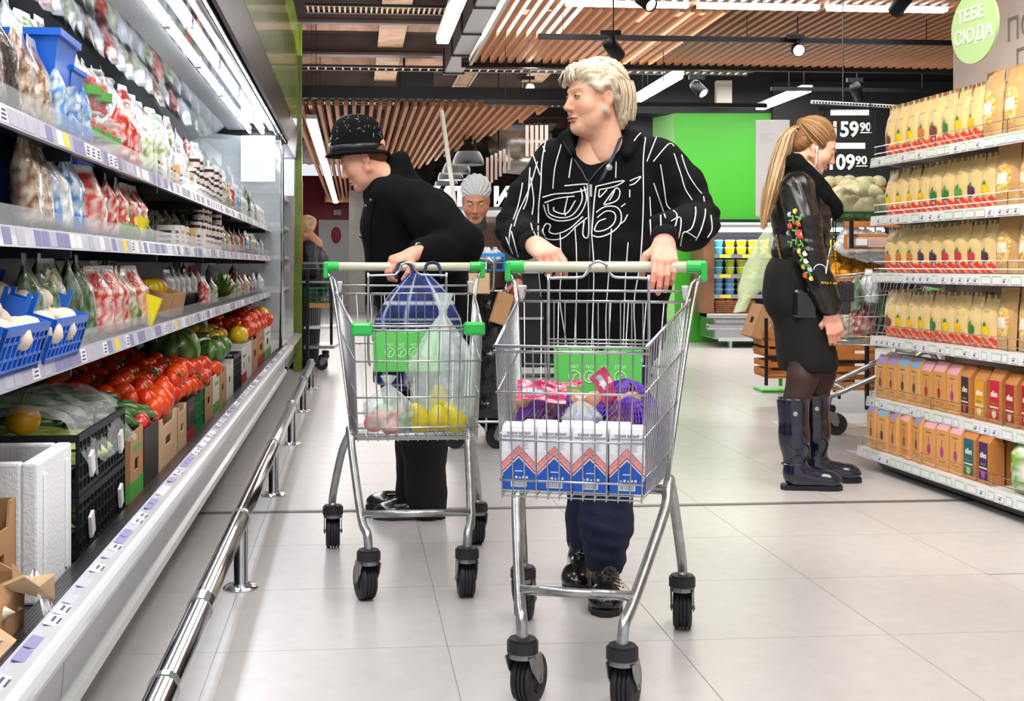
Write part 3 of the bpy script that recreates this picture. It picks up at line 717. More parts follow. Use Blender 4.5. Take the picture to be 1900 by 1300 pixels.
NM = {'tom': 'film bag of red tomatoes', 'salad': 'film bag of pale salad', 'mix': 'printed bag of mixed vegetables', 'white': 'white film bag', 'dark': 'dark film bag', 'nuts': 'film bag of brown mushrooms', 'blue': 'white and blue printed bag', 'cuc': 'cucumbers in clear film'}
SHN = {2: 'top shelf', 3: 'middle shelf', 4: 'lower shelf', 1: 'bottom tray'}
CNT = {}
def putbag(kind, px, sh, dv=.0, dz=0, sc=1.0, tilt=0, rz=None, row='front', lean=0):
    v, z = SH[sh] if sh in SH else (-.66, .285)
    v = v-.06-dv; Y = 2264*v/(px-658); u = Y/cos(TH)
    s = random.randrange(3); me = BAGS['%s%d' % (kind, s)]
    key = (kind, sh, row); i = CNT.get(key, 0); CNT[key] = i+1
    lab = '%s, %s one%s, %s' % (NM[kind], ORD[min(i, 24)], ' of the back row' if row == 'back' else (' on the heap' if row == 'upper' else ''), SHN[sh])
    M = AF(v, u, z+.038+dz, (random.uniform(-.35, .35)+pi/2 if rz is None else rz)) @ R(tilt, 'Y') @ R(lean+random.uniform(-.12, .0), 'X') @ S(sc*random.uniform(.93, 1.05), sc, sc)
    return thing('produce_bag', [('bag', me, None)], M, lab, 'bag', '%s bags on the %s' % (kind, SHN[sh]))
# helpers for px-driven placement
def pos(px, v, z): Y = 2264*v/(px-658); return v, Y/cos(TH), z
# ---------- top shelf (2)
for px, k in ((-8, 'dark'), (22, 'dark'), (52, 'nuts'), (92, 'nuts'), (118, 'blue'), (136, 'blue'), (152, 'blue')): putbag(k, px, 2, sc=1.0)
for px, k in ((226, 'tom'), (250, 'tom'), (274, 'salad'), (296, 'salad')): putbag(k, px, 2)
for px, k in ((340, 'white'), (352, 'mix'), (420, 'mix'), (428, 'tom'), (441, 'blue'), (449, 'white'), (457, 'cuc'), (465, 'white'), (472, 'cuc'), (479, 'white'), (485, 'white')): putbag(k, px, 2, dv=.02)
for i, px in enumerate(range(20, 430, 17)): putbag(['tom', 'white', 'salad', 'white', 'salad', 'white', 'mix'][i % 7], px, 2, dv=.26, dz=.10, sc=1.15, row='back')
for i, px in enumerate(range(-40, 460, 15)): putbag(['white', 'salad', 'tom', 'salad', 'white', 'white'][i % 6], px, 2, dv=.42, dz=.24, sc=1.2, row='back')
for i, px in enumerate(range(30, 455, 16)): putbag(['white', 'mix', 'salad', 'white', 'nuts', 'white', 'tom'][i % 7], px, 2, dv=.50, dz=.42, sc=1.15, row='upper')
# ---------- middle shelf (3)
for px, k in ((68, 'nuts'), (88, 'nuts'), (106, 'blue'), (120, 'white'), (136, 'blue'), (150, 'blue'), (166, 'tom'), (184, 'tom'), (206, 'tom'), (226, 'tom'), (250, 'tom'), (262, 'tom')): putbag(k, px, 3, sc=1.05 if px < 160 else .95)
for px, k in ((240, 'tom'), (200, 'cuc'), (40, 'dark'), (20, 'dark')): putbag(k, px, 3, dv=.2, dz=.06, row='back')
for px, k in ((412, 'mix'), (420, 'salad'), (430, 'tom'), (439, 'mix'), (448, 'tom'), (457, 'blue'), (464, 'mix'), (471, 'blue'), (477, 'white'), (483, 'white')): putbag(k, px, 3, dv=.02, sc=.8)
for i, px in enumerate(range(280, 470, 16)): putbag(['cuc', 'mix', 'mix', 'salad'][i % 4], px, 3, dv=.22, dz=.05, sc=.9, row='back')
# ---------- lower shelf (4)
for px, k in ((82, 'cuc'), (112, 'cuc'), (142, 'cuc'), (172, 'cuc'), (194, 'tom'), (212, 'tom'), (226, 'tom'), (240, 'mix'), (254, 'tom'), (266, 'tom')): putbag(k, px, 4, sc=1.0)
for px, k in ((100, 'dark'), (150, 'tom'), (185, 'mix'), (215, 'cuc'), (330, 'white'), (350, 'tom'), (365, 'tom'), (400, 'white'), (436, 'tom')): putbag(k, px, 4, dv=.2, dz=.05, row='back', sc=.9)
for px, k in ((383, 'tom'), (398, 'mix'), (425, 'tom'), (432, 'white'), (441, 'salad'), (449, 'tom'), (457, 'mix'), (465, 'tom'), (472, 'blue'), (479, 'white'), (485, 'white')): putbag(k, px, 4, dv=.02, sc=.75)
# loose fruit heaps
def heap(name, mesh_parts, u0, u1, v0, v1, z0, rise, step, label, cat, group, n_layers=1, sc=1.0, lay=.04, squash=1, mats=1, dirz=None, jit=.3, cap=300):
    k = 0
    for l in range(n_layers):
        v = v0-.02*l
        r_ = 0
        while v > v1+.03*l:
            u = u0+(r_ % 2)*step*.5+.03*l
            while u < u1-.03*l:
                if k >= cap: return
                t = (v0-v)/(v0-v1+1e-6); t2 = 1-abs(2*(u-u0)/(u1-u0)-1)
                zz = z0+rise*t+l*lay*(.3+.7*t2)+random.uniform(-.006, .006); t3 = (u-u0)/(u1-u0); lb_ = label+', '+('near end' if t3 < .25 else 'near middle' if t3 < .5 else 'far middle' if t3 < .75 else 'far end')+', '+('front' if t < .33 else 'middle' if t < .67 else 'back')+(' top' if l else '')
                M = AF(v+random.uniform(-jit, jit)*step*.3, u+random.uniform(-jit, jit)*step*.3, zz, 0) @ Euler((random.uniform(-1.2, 1.2) if dirz is None else random.uniform(-.7, .7), random.uniform(-1.2, 1.2) if dirz is None else random.uniform(-.15, .15), random.uniform(0, 6.3) if dirz is None else dirz+random.uniform(-.35, .35))).to_matrix().to_4x4() @ S(sc*random.uniform(.85, 1.1))
                thing(name, [random.choice(mesh_parts)] if not isinstance(mesh_parts[0], list) else random.choice(mesh_parts), M, lb_, cat, group); k += 1
                u += step
            v -= step*.86; r_ += 1
TOMP = [[('body', TOMS[0], None), ('calyx', CAL, None)]]+[[('body', TOMS[0], None)], [('body', TOMS[1], None)]]*2
heap('tomato', TOMP, 4.35, 6.05, -.705, -1.12, .50, .10, .083, 'round red tomato in the big loose heap', 'tomato', 'tomatoes of the big heap', 2, sc=1.3, lay=.055, jit=.9, cap=175)
heap('tomato', [[('body', t, None)] for t in TOMS[:2]], 8.0, 9.7, -.70, -1.05, .58, .07, .105, 'round red tomato in the far heap', 'tomato', 'tomatoes of the far heap', 2, sc=1.5, lay=.06, jit=.8, cap=100)
heap('tomato', [[('body', TOMS[2], None)]], 4.0, 4.35, -.71, -.86, .475, .03, .068, 'pinkish tomato beside the cucumbers', 'tomato', 'pinkish tomatoes', 1)
heap('cucumber', [('cucumber', CUC, None)], 3.55, 4.3, -.76, -1.12, .50, .07, .10, 'dark green cucumber beside the red tomatoes', 'cucumber', 'loose cucumbers of the bottom tray', 2, lay=.035, dirz=.9, sc=1.0)
heap('courgette', [('courgette', ZUC, None)], 3.08, 3.55, -.78, -1.12, .51, .03, .075, 'pale green courgette in the upper black crate', 'courgette', 'courgettes of the black crate', 1, dirz=.1, sc=1.0)
M = AF(-.86, 3.26, .60, .3); thing('yellow_pepper', [('body', PEPB, None), ('stem', PEPS, None)], M, 'yellow-orange bell pepper lying on the courgettes', 'pepper')
for (px, v, z, s) in ((325, -.84, .62, 1.0), (352, -.95, .66, .9)): thing('watermelon', [('watermelon', WMEL, None)], AF(*pos(px, v, z), .4) @ R(.6, 'X') @ S(s), 'striped watermelon behind the red tomato heap, %s' % ('nearer one' if px == 325 else 'farther one'), 'watermelon', 'watermelons')
for px, v, z, s, me, nm, lb in ((394, -.74, .555, .62, WMEL, 'watermelon', 'small round green melon right of the tomato heap'), (409, -.74, .56, .55, WMEL, 'watermelon', 'small green striped melon beside the yellow melon'), (445, -.72, .57, .8, MELON, 'melon', 'big yellow melon in the bottom tray right of the tomato heap'), (474, -.74, .62, .9, MELON, 'melon', 'yellow melon above the cardboard boxes at the far end'), (484, -.74, .62, .9, MELON, 'melon', 'yellow melon lying last in the row at the far end'), (300, -.95, .66, .7, MELON, 'melon', 'yellow melon half hidden behind the red tomatoes')):
    thing(nm, [(nm, me, None)], AF(*pos(px, v, z), 1.2) @ S(s), lb, 'melon')
for i in range(9): thing('pear', [('pear', MELON, None)], AF(-.80-.05*(i % 3), 6.9+.22*(i//3), .60+.02*(i % 3), i) @ S(.5), 'yellow fruit lying loose in the bottom tray beyond the green melons', 'fruit', 'loose yellow fruit')
for i in range(5): thing('cucumber', [('cucumber', CUC, None)], AF(-.82-.05*(i % 2), 6.5+.2*i, .60, 1.3) @ S(1.6), 'thick dark green marrow lying behind the boxes, beyond the tomato heap', 'vegetable', 'dark green marrows')
# avocados
heap('avocado', [('avocado', AVO, None)], 3.72, 4.35, -.73, -.9, 1.11, .045, .075, 'green avocado on the middle shelf', 'avocado', 'avocados on the middle shelf', 2, lay=.05)
heap('avocado', [('avocado', AVO, None)], 3.8, 4.45, -.74, -.95, .84, .05, .075, 'green avocado on the lower shelf', 'avocado', 'avocados on the lower shelf', 2, lay=.05)
# blue crates of mushrooms on lower shelf
for i, (px, dy) in enumerate(((52, .3), (150, .27))):
    v, u, z = pos(px, -.80, .80)
    M = AF(-.84, [2.52, 2.90][i], .835, 0) @ R(.30, 'Y')
    crate(.34, .33, .10, M_bcrate, M, 'bright blue plastic crate of white mushrooms on the lower shelf, %s one' % ['nearer', 'farther'][i], 'blue mushroom crates', 9, 3, tabs=True)
    for a in range(5):
        for b_ in range(5):
            for l in range(2):
                if l and (a in (0, 4) or b_ in (0, 4)): continue
                Mm = M @ T((-.13+.065*a+random.uniform(-.01, .01), -.13+.064*b_+random.uniform(-.01, .01), .05+.035*l)) @ Euler((random.uniform(-.8, .8), random.uniform(-.8, .8), 0)).to_matrix().to_4x4() @ S(1.25)
                thing('mushroom', [('mushroom', MUSH, None)], Mm, 'white mushroom heaped in the %s blue crate' % ['nearer', 'farther'][i], 'mushroom', 'mushrooms of the %s blue crate' % ['nearer', 'farther'][i])
crate(.3, .3, .11, M_bcrate, AF(-.86, 2.28, 1.10, 0) @ R(.25, 'Y'), 'blue plastic crate at the left frame edge on the middle shelf', 'blue crates', 9, 3, tabs=True)
# blue upturned tubs
def tub(px, v, z, s, lb):
    b = MB(); b.box(-.07, .07, -.09, .09, 0, .11, taper=.8); q = b.mesh('body', M_bcrate); b2 = MB(); b2.box(-.078, .078, -.098, .098, .105, .12); r = b2.mesh('rim', M_bcrate)
    thing('plastic_tub', [('body', q, None), ('rim', r, None)], AF(*pos(px, v, z)) @ S(s), lb, 'tub')
tub(80, -.80, 1.44, 1.15, 'blue plastic tub standing high on the top shelf'); tub(118, -.78, 1.42, .8, 'small blue plastic tub behind the white and blue bags, top shelf')
tub(92, -.84, 1.18, 1.1, 'blue plastic tub behind the upright bags, middle shelf'); tub(122, -.82, 1.18, 1.0, 'second blue plastic tub behind the white bags, middle shelf'); tub(40, -.9, 1.16, 1.2, 'blue plastic tub in the dark under the top shelf')
# clear cups of cherry tomatoes and berries
cup = MB(); cup.lathe([(.032, 0), (.045, .10), (.048, .102), (.048, .107), (.04, .115), (.0001, .115)], 14); CUP = cup.mesh('cup', M_clearfilm, True)
b = MB()
for i in range(34): a = random.uniform(0, 6.3); z = random.uniform(.012, .09); r = (.018+.012*z/.09)*random.uniform(.5, 1); b.ball((r*cos(a), r*sin(a), z), .012, 7, 5)
BER = b.mesh('berries', M_tomato, True)
b = MB(); b.lathe([(.0405, .045), (.0415, .07)], 14); CUPL = b.mesh('label', mat('label_green', '#58a24a', .5))
k = 0
for px, n in ((172, 3), (192, 3), (208, 2)):
    for l in range(n-1):
        v, u, z = pos(px, -.745, 1.312); o = thing('berry_cup', [('cup', CUP, None), ('berries', BER, None), ('label', CUPL, None)], AF(v, u, z+.002+.117*l, 0), 'clear lidded cup of cherry tomatoes, %s stack, %s from below, top shelf' % (ORD[k], ['first', 'second', 'third'][l]), 'cup', 'cups of cherry tomatoes'); o['z'] = 0; del o['z']
    k += 1
# small printed boxes and jars
def m_carton(w, d, h, c1, c2, seed=0):
    b = MB(); b.box(-w/2, w/2, -d/2, d/2, 0, h, mi=0)
    for q in range(3): b.box(w/2, w/2+.0008, -d*.38, d*.38-.01*q, h*(.2+.22*q), h*(.32+.22*q), mi=1); b.box(-w*.38, w*.3, -d/2-.0008, -d/2, h*(.2+.22*q), h*(.32+.22*q), mi=1)
    return b.mesh('carton', [mat('cart_'+c1, c1, .45), mat('cart_'+c2, c2, .45)])
CT = [m_carton(.07, .09, .085, '#d8d4ca', '#2a2c30'), m_carton(.07, .09, .09, '#dddddd', '#c98a3c'), m_carton(.06, .08, .09, '#e6e2d8', '#3f4a50'), m_carton(.07, .1, .09, '#cfa36a', '#8a5a2a')]
CTL = ['pale carton with black bars', 'white carton with orange bars', 'pale carton with grey print', 'brown carton']
def cartons(sh, pxs, dz=0, nm='small cartons'):
    v, z = SH[sh]
    for i, px in enumerate(pxs):
        q = i % 4; thing('small_carton', [('carton', CT[q], None)], AF(v-.05, 2264*(v-.05)/(px-658)/cos(TH), z+.036+dz, random.uniform(-.25, .25)), '%s, %s in the row of cartons on the %s' % (CTL[q], ORD[i], SHN[sh]), 'carton', 'cartons on the '+SHN[sh])
cartons(2, (284, 297, 310, 322, 334, 346, 357)); cartons(3, (318, 329, 340, 350, 360, 371)); cartons(2, (430, 438), 0) if False else None
b = MB(); b.lathe([(.02, 0), (.028, .003), (.028, .045), (.024, .05)], 12); JB = b.mesh('jar_body', mat('dark_jar', '#54262a', .2, var=.2)); b = MB(); b.lathe([(.027, .05), (.029, .052), (.029, .065), (.0001, .066)], 12); JL = b.mesh('lid', M_white)
b = MB(); b.lathe([(.0283, .012), (.0285, .036)], 12); JLB = b.mesh('label', mat('jar_label', '#d9d2c8', .5))
for sh, p0, p1, st, rows in ((3, 372, 414, 6, 4), (2, 362, 418, 7, 4), (3, 350, 372, 7, 0)):
    v, z = SH[sh]; i = 0; px = p0
    while px < p1:
        for l in range(random.choice([rows-2, rows-1, rows-1])):
            thing('jar', [('jar_body', JB, None), ('lid', JL, None), ('label', JLB, None)], AF(v-.05-.02*random.random(), 2264*(v-.05)/(px-658)/cos(TH)+.01*random.random(), z+.036+.067*l*1.0, 0), 'small dark jar, white lid, %s stack, %s from below, %s' % (ORD[i], ['first', 'second', 'third', 'fourth'][l], SHN[sh]), 'jar', 'stacked jars on the '+SHN[sh])
        px += st; i += 1
# yellow boxes
M_yel = mat('yellow_card', '#e8dc12', .5); 
def ybox(v, u, z, rz, s, lb, m=M_yel): carton(.13, .18, .10, m, AF(v, u, z, rz) @ R(.35, 'Y') @ S(s), lb, hole=True, dip=.0)
ybox(-.76, 4.28, .815, .2, 1.0, 'bright yellow open cardboard box tilted forward on the lower shelf'); ybox(-.76, 4.16, 1.1, .1, .75, 'bright yellow cardboard box beside the avocados on the middle shelf')
carton(.16, .34, .09, M_card, AF(-.775, 4.85, .82, 0) @ R(.2, 'Y'), 'brown cardboard tray of wrapped melon on the lower shelf', hole=False, dip=0)
for i in range(3): thing('wrapped_melon', [('melon', MELON, None)], AF(-.80, 4.72+.13*i, .91, .4*i) @ S(.6), 'film-wrapped pale yellow melon in the cardboard tray, %s' % ORD[i], 'melon', 'wrapped melons')
for i in range(5): putbag('white', 318+i*11, 4, dv=.05, dz=.07, sc=.62, row='upper')
# leafy greens bunch
b = MB()
for i in range(120):
    a = random.uniform(-1.2, 1.2); e = random.uniform(.2, 1.3); L_ = random.uniform(.10, .2); d = Vector((cos(e)*cos(a)*.8, sin(a)*.9, sin(e))); p = Vector((random.uniform(-.04, .04), random.uniform(-.12, .12), 0)); s = d.cross(Vector((0, 0, 1))).normalized()*.012
    q = p+d*L_; b.add([p, p+d*L_*.6-s, q, p+d*L_*.6+s], [(0, 1, 2, 3)], tuple(np.array(H('#5d7d2c'))*random.uniform(.5, 1.3)))
r = empty('herb_bunch', M=AF(*pos(402, -.80, .80)), label='spiky green herb bunch on the lower shelf right of the cardboard tray', cat='herbs'); b.obj('leaf', M_skinv, r, kind='stuff'); 
b = MB(); b.ball((0, 0, .03), (.05, .1, .05), 8, 6); b.obj('stem', M_stemg, r)
# ---------- bottom tray boxes
BX = [(3.70, 3.92, .21, M_card, MATS['label_green'], True, 0, 'narrow brown box with a green band, just past the black crates'), (3.94, 4.22, .19, M_cardk, None, False, 0, 'dark-sided cardboard box past the black crates'), (4.24, 4.66, .18, M_cardp, None, True, .03, 'pale cardboard box with a handle hole, first of the tan boxes'), (4.68, 4.92, .17, M_cardp, None, True, .02, 'pale cardboard box with torn upper corner before the tomato heap'), (4.94, 5.16, .17, M_cardk, mat('label_red', '#a02333', .5), False, 0, 'dark box with a red band before the green crate'),
      (5.52, 5.82, .19, M_card, None, True, .03, 'tan cardboard box in front of the tomato heap'), (5.84, 6.10, .19, M_cardw, MATS['label_green'], False, 0, 'white box with green print in front of the tomato heap'), (6.12, 6.42, .19, M_card, None, True, .02, 'tan box at the far end of the tomato heap'), (6.44, 6.8, .20, M_cardw, None, True, .02, 'white cardboard box covered by torn film'),
      (7.3, 7.62, .22, M_cardw, MATS['label_red'], True, 0, 'white box with dark print under the yellow melon'), (7.64, 8.0, .23, M_cardw, None, True, 0, 'white box after the yellow melon'), (8.02, 8.5, .25, M_card, None, True, .03, 'brown box with hole toward the far end'), (8.52, 9.1, .26, M_card, MATS['label_red'], True, .0, 'brown printed box, second from the glass end'), (9.12, 9.8, .26, M_cardw, MATS['label_green'], True, 0, 'last pale box before the glass end')]
for a, b_, h, m, c2_, hl, dp, lb in BX: carton(.46, b_-a, h, m, AF(-.665-.23, (a+b_)/2, .288), lb, hole=hl, dip=dp, col2=c2_)
crate(.44, .32, .19, M_gcrate, AF(-.665-.22, 5.34, .288), 'green plastic crate between cardboard boxes in the bottom tray', None, 7, 3)
crate(.44, .44, .21, M_kcrate, AF(-.665-.22, 7.05, .288), 'black plastic crate beyond the tomato heap', None, 9, 4)
for l, lb in ((0, 'lower black vented crate of the stack of two'), (1, 'upper black vented crate full of pale courgettes')):
    crate(.56, .60, .15, M_kcrate, AF(-.665-.28, 3.32, .288+.152*l), lb, 'two stacked black crates', 14, 4)
    for t in (3.12, 3.5): B = MB(); B.box(-.004, .004, -.02, .02, -.028, .028); thing('crate_label', [('l', B.mesh('card_tag', M_white), None)], AF(-.655, t, .355+.152*l) @ R(.3, 'X'), 'white folded tag hooked on the %s black crate, %s end' % (['lower', 'upper'][l], 'near' if t < 3.3 else 'far'), 'tag')
for i in range(7): thing('courgette', [('courgette', ZUC, None)], AF(-.82-.06*(i % 4), 3.15+.10*(i//2), .335+.0*i, .2), 'pale green courgette inside the lower black crate', 'courgette', 'courgettes of the lower crate')
# crumpled film over the courgettes
b = MB(); b.grid(lambda u, v: (-.64-.52*u+.015*vnoise(v*9, u*7), 3.05+.62*v, .60+.05*sin(u*3)+.035*vnoise(u*6, v*9, 2)-(.10*max(0, .12-u)/.12)), 34, 40)
b.obj('plastic_sheet', film('loose_film', '#eef2f4', .20, .1), rot=(0, 0, TH), smooth=True, label='crumpled clear plastic film draped over the courgette crate', cat='plastic film')
# styrofoam box (walls, one thing with parts)
r = empty('styrofoam_box', M=AF(-.665-.30, 2.79, .285), label='open white styrofoam box in the bottom tray', cat='box')
for nm_, bx in (('side_wall', (.265, .30, -.155, .155, 0, .30)), ('side_wall', (-.30, -.265, -.155, .155, 0, .30)), ('end_wall', (-.265, .265, -.155, -.125, 0, .30)), ('end_wall', (-.265, .265, .125, .155, 0, .30)), ('bottom', (-.265, .265, -.125, .125, 0, .03))):
    B = MB(); B.box(*bx); B.obj(nm_, M_foam, r, bevel=.006)
for t in (-.16, -.10, .10, .16): B = MB(); B.box(.30, .306, t-.012, t+.012, .02, .27); B.obj('rib', M_foam, r, bevel=.003) if abs(t) < .15 else None
# cardboard boxes at near left
carton(.40, .24, .24, M_card, AF(-.69-.20, 2.44, .288), 'brown cardboard box with cut handle at the left edge, before the styrofoam box', dip=.05, hole=True)
B = MB(); B.box(-.02, .02, -.03, .03, 0, .012); B.obj('torn_label', M_white, None, bevel=.003); o = COL.objects[-1]; tag(o, 'white torn paper label lying on the brown box rim', 'label'); o.matrix_world = AF(-.72, 2.42, .528)
r = empty('torn_carton', M=AF(-.752, 2.17, .300) @ R(-.06, 'Y') @ S(1, 1.1, 1.1), label='torn open brown cardboard box with ragged flaps at the lower left', cat='box')
def flap(pts, m, nm='flap'):
    b = MB(); n = len(pts); vs = [Vector(p) for p in pts]; nn = (vs[1]-vs[0]).cross(vs[2]-vs[0]).normalized()*.005
    b.add(vs+[p+nn for p in vs], [tuple(range(n)), tuple(reversed(range(n, 2*n)))]+[(i+n, (i+1) % n+n, (i+1) % n, i) for i in range(n)]); return b.obj(nm, m, r)
flap([(.13, -.14, 0), (.13, .16, 0), (.135, .17, .09), (.13, .13, .13), (.14, .10, .10), (.13, .04, .12), (.135, -.02, .075), (.13, -.08, .11), (.13, -.14, .09)], M_card)
flap([(-.25, .16, 0), (.13, .16, 0), (.13, .16, .11), (.06, .165, .15), (-.02, .16, .13), (-.1, .17, .17), (-.25, .16, .15)], M_card)
flap([(-.25, -.14, 0), (.13, -.14, 0), (.14, -.15, .07), (.05, -.14, .10), (-.05, -.15, .09), (-.25, -.14, .13)], M_cardp)
flap([(.13, -.14, .08), (.13, .0, .07), (.17, .02, .03), (.19, -.05, -.0), (.175, -.10, .02), (.18, -.14, -.02)], M_cardp)
flap([(.13, .16, .09), (.13, .05, .11), (.17, .07, .12), (.18, .12, .09), (.20, .15, .10), (.19, .18, .05)], M_cardp)
flap([(-.25, -.14, 0), (-.25, .16, 0), (.13, .16, 0), (.13, -.14, 0)], M_card, 'bottom')
b = MB()
def leafy(u, v): return (.15+.04*u+.01*vnoise(v*5, 1), .13+.06*v+.02*vnoise(u*6, v*6), .10-.09*u*u+.02*vnoise(u*8, v*7, 3))
b.grid(leafy, 10, 10); b.obj('torn_paper', M_white, r, smooth=True)
DK = curved('daikon', .30, .026, .004, lambda u, v: tuple(np.array(H('#ece6cf'))*(1-.25*max(0, (v-.85)/.15))), mats=M_skinv)
for i in range(3): thing('white_radish', [('daikon', DK, None)], AF(-.74, 2.10+.07*i, .37+.02*(i == 1), .15+.2*i), 'long white radish in the torn cardboard box, %s' % ORD[i], 'radish', 'white radishes')
for i in range(9): thing('cucumber', [('cucumber', CUC, None)], AF(-.95-.04*(i % 3), 2.85+.0*i+.28*(i//3), .62+.02*(i % 2), 1.0+.2*i) @ S(.9), 'dark cucumber at the back of the bottom tray behind the styrofoam box', 'cucumber', 'cucumbers at the back of the tray')
thing('cardboard_slab', [('l', (lambda b: (b.box(-.2, .2, -.35, .35, 0, .22), b.mesh('box_body', M_card))[1])(MB()), None)], AF(-1.15, 2.95, .288), 'plain brown box standing at the back under the cucumbers', 'box')
# ================================================================ shopping carts
M_plg = mat('green_plastic', '#2bb24c', .35, coat=.3)
M_sign = mat('sign_green', '#5fc75a', .35, coat=.3)
M_signw = mat('sign_white', '#d8efcf', .5)
M_handle = mat('handle_beige', '#cfcdb4', .4, coat=.2)
M_leg = mat('cart_steel', '#b2b4b4', .3, .85, bump=.1, bs=60, var=.25, vs=25)
M_rub = mat('rubber', '#232326', .55, var=.2, vs=30)
M_fork = mat('fork_zinc', '#8f9294', .35, .8, var=.3, vs=30)
M_hinge = mat('hinge_plastic', '#d5d8da', .4)
def caster(parent, x, y, leg_h=.17, turn=0.0):
    r = link('caster', (lambda b: (b.tube([(0, 0, .125), (0, 0, .150)], .036, 18), b.tube([(0, 0, .150), (0, 0, .156)], .031, 18), b.mesh('rotor', M_rub))[2])(MB()), parent); r.matrix_local = T((x, y, 0)) @ R(turn)
    key = 'fork'
    if key not in ME:
        b = MB(); b.tube([(0, 0, .113), (0, 0, .125)], .033, 16)
        for s in (-1, 1):   # cheeks, wheel trails behind (-x)
            b.prism([(.030, .118), (-.036, .118), (-.055, .07), (-.042, .045), (-.022, .05), (.02, .085)], 'y', 0, 0, M=None) if False else None
            pl = [(.030, .12), (-.034, .12), (-.052, .075), (-.044, .048), (-.026, .048), (.012, .085)]
            y0 = s*.030; vs = [(p, y0+t, q) for t in (-.0015, .0015) for p, q in pl]; n = 6
            b.add(vs, [tuple(range(n)), tuple(reversed(range(n, 2*n)))]+[(i+n, (i+1) % n+n, (i+1) % n, i) for i in range(n)])
        b.tube([(-.036, -.034, .0575), (-.036, .034, .0575)], .006, 8)
        ME[key] = b.mesh('fork', M_fork)
        b = MB(); prof = []
        rr = .0575
        for k_, (rad, yy) in enumerate([(.0001, -.016), (.03, -.016), (.034, -.024), (.05, -.025), (.0555, -.022), (.0575, -.018), (.0575, -.015), (.053, -.0135), (.053, -.0115), (.0575, -.010), (.0575, -.0045), (.053, -.003), (.053, -.001), (.0575, .0), (.0575, .005), (.053, .0065), (.053, .0085), (.0575, .010), (.0575, .0175), (.0555, .022), (.05, .025), (.034, .024), (.03, .016), (.0001, .016)]): prof.append((rad, yy))
        b.lathe(prof, 28, M=T((-.036, 0, .0575)) @ R(pi/2, 'X')); ME['wheel'] = b.mesh('wheel', M_rub, 'auto')
        b = MB(); b.prism([(.002, .125), (-.085, .12), (-.098, .07), (-.1, .008), (-.088, .008), (-.07, .06), (-.04, .10), (-.004, .11)], 'y', -.027, .027) if False else b.box(-.1, -.09, -.026, .026, .006, .06)
        ME['guard'] = b.mesh('guard', M_rub)
    link('fork', ME['fork'], r); link('wheel', ME['wheel'], r)
    return r
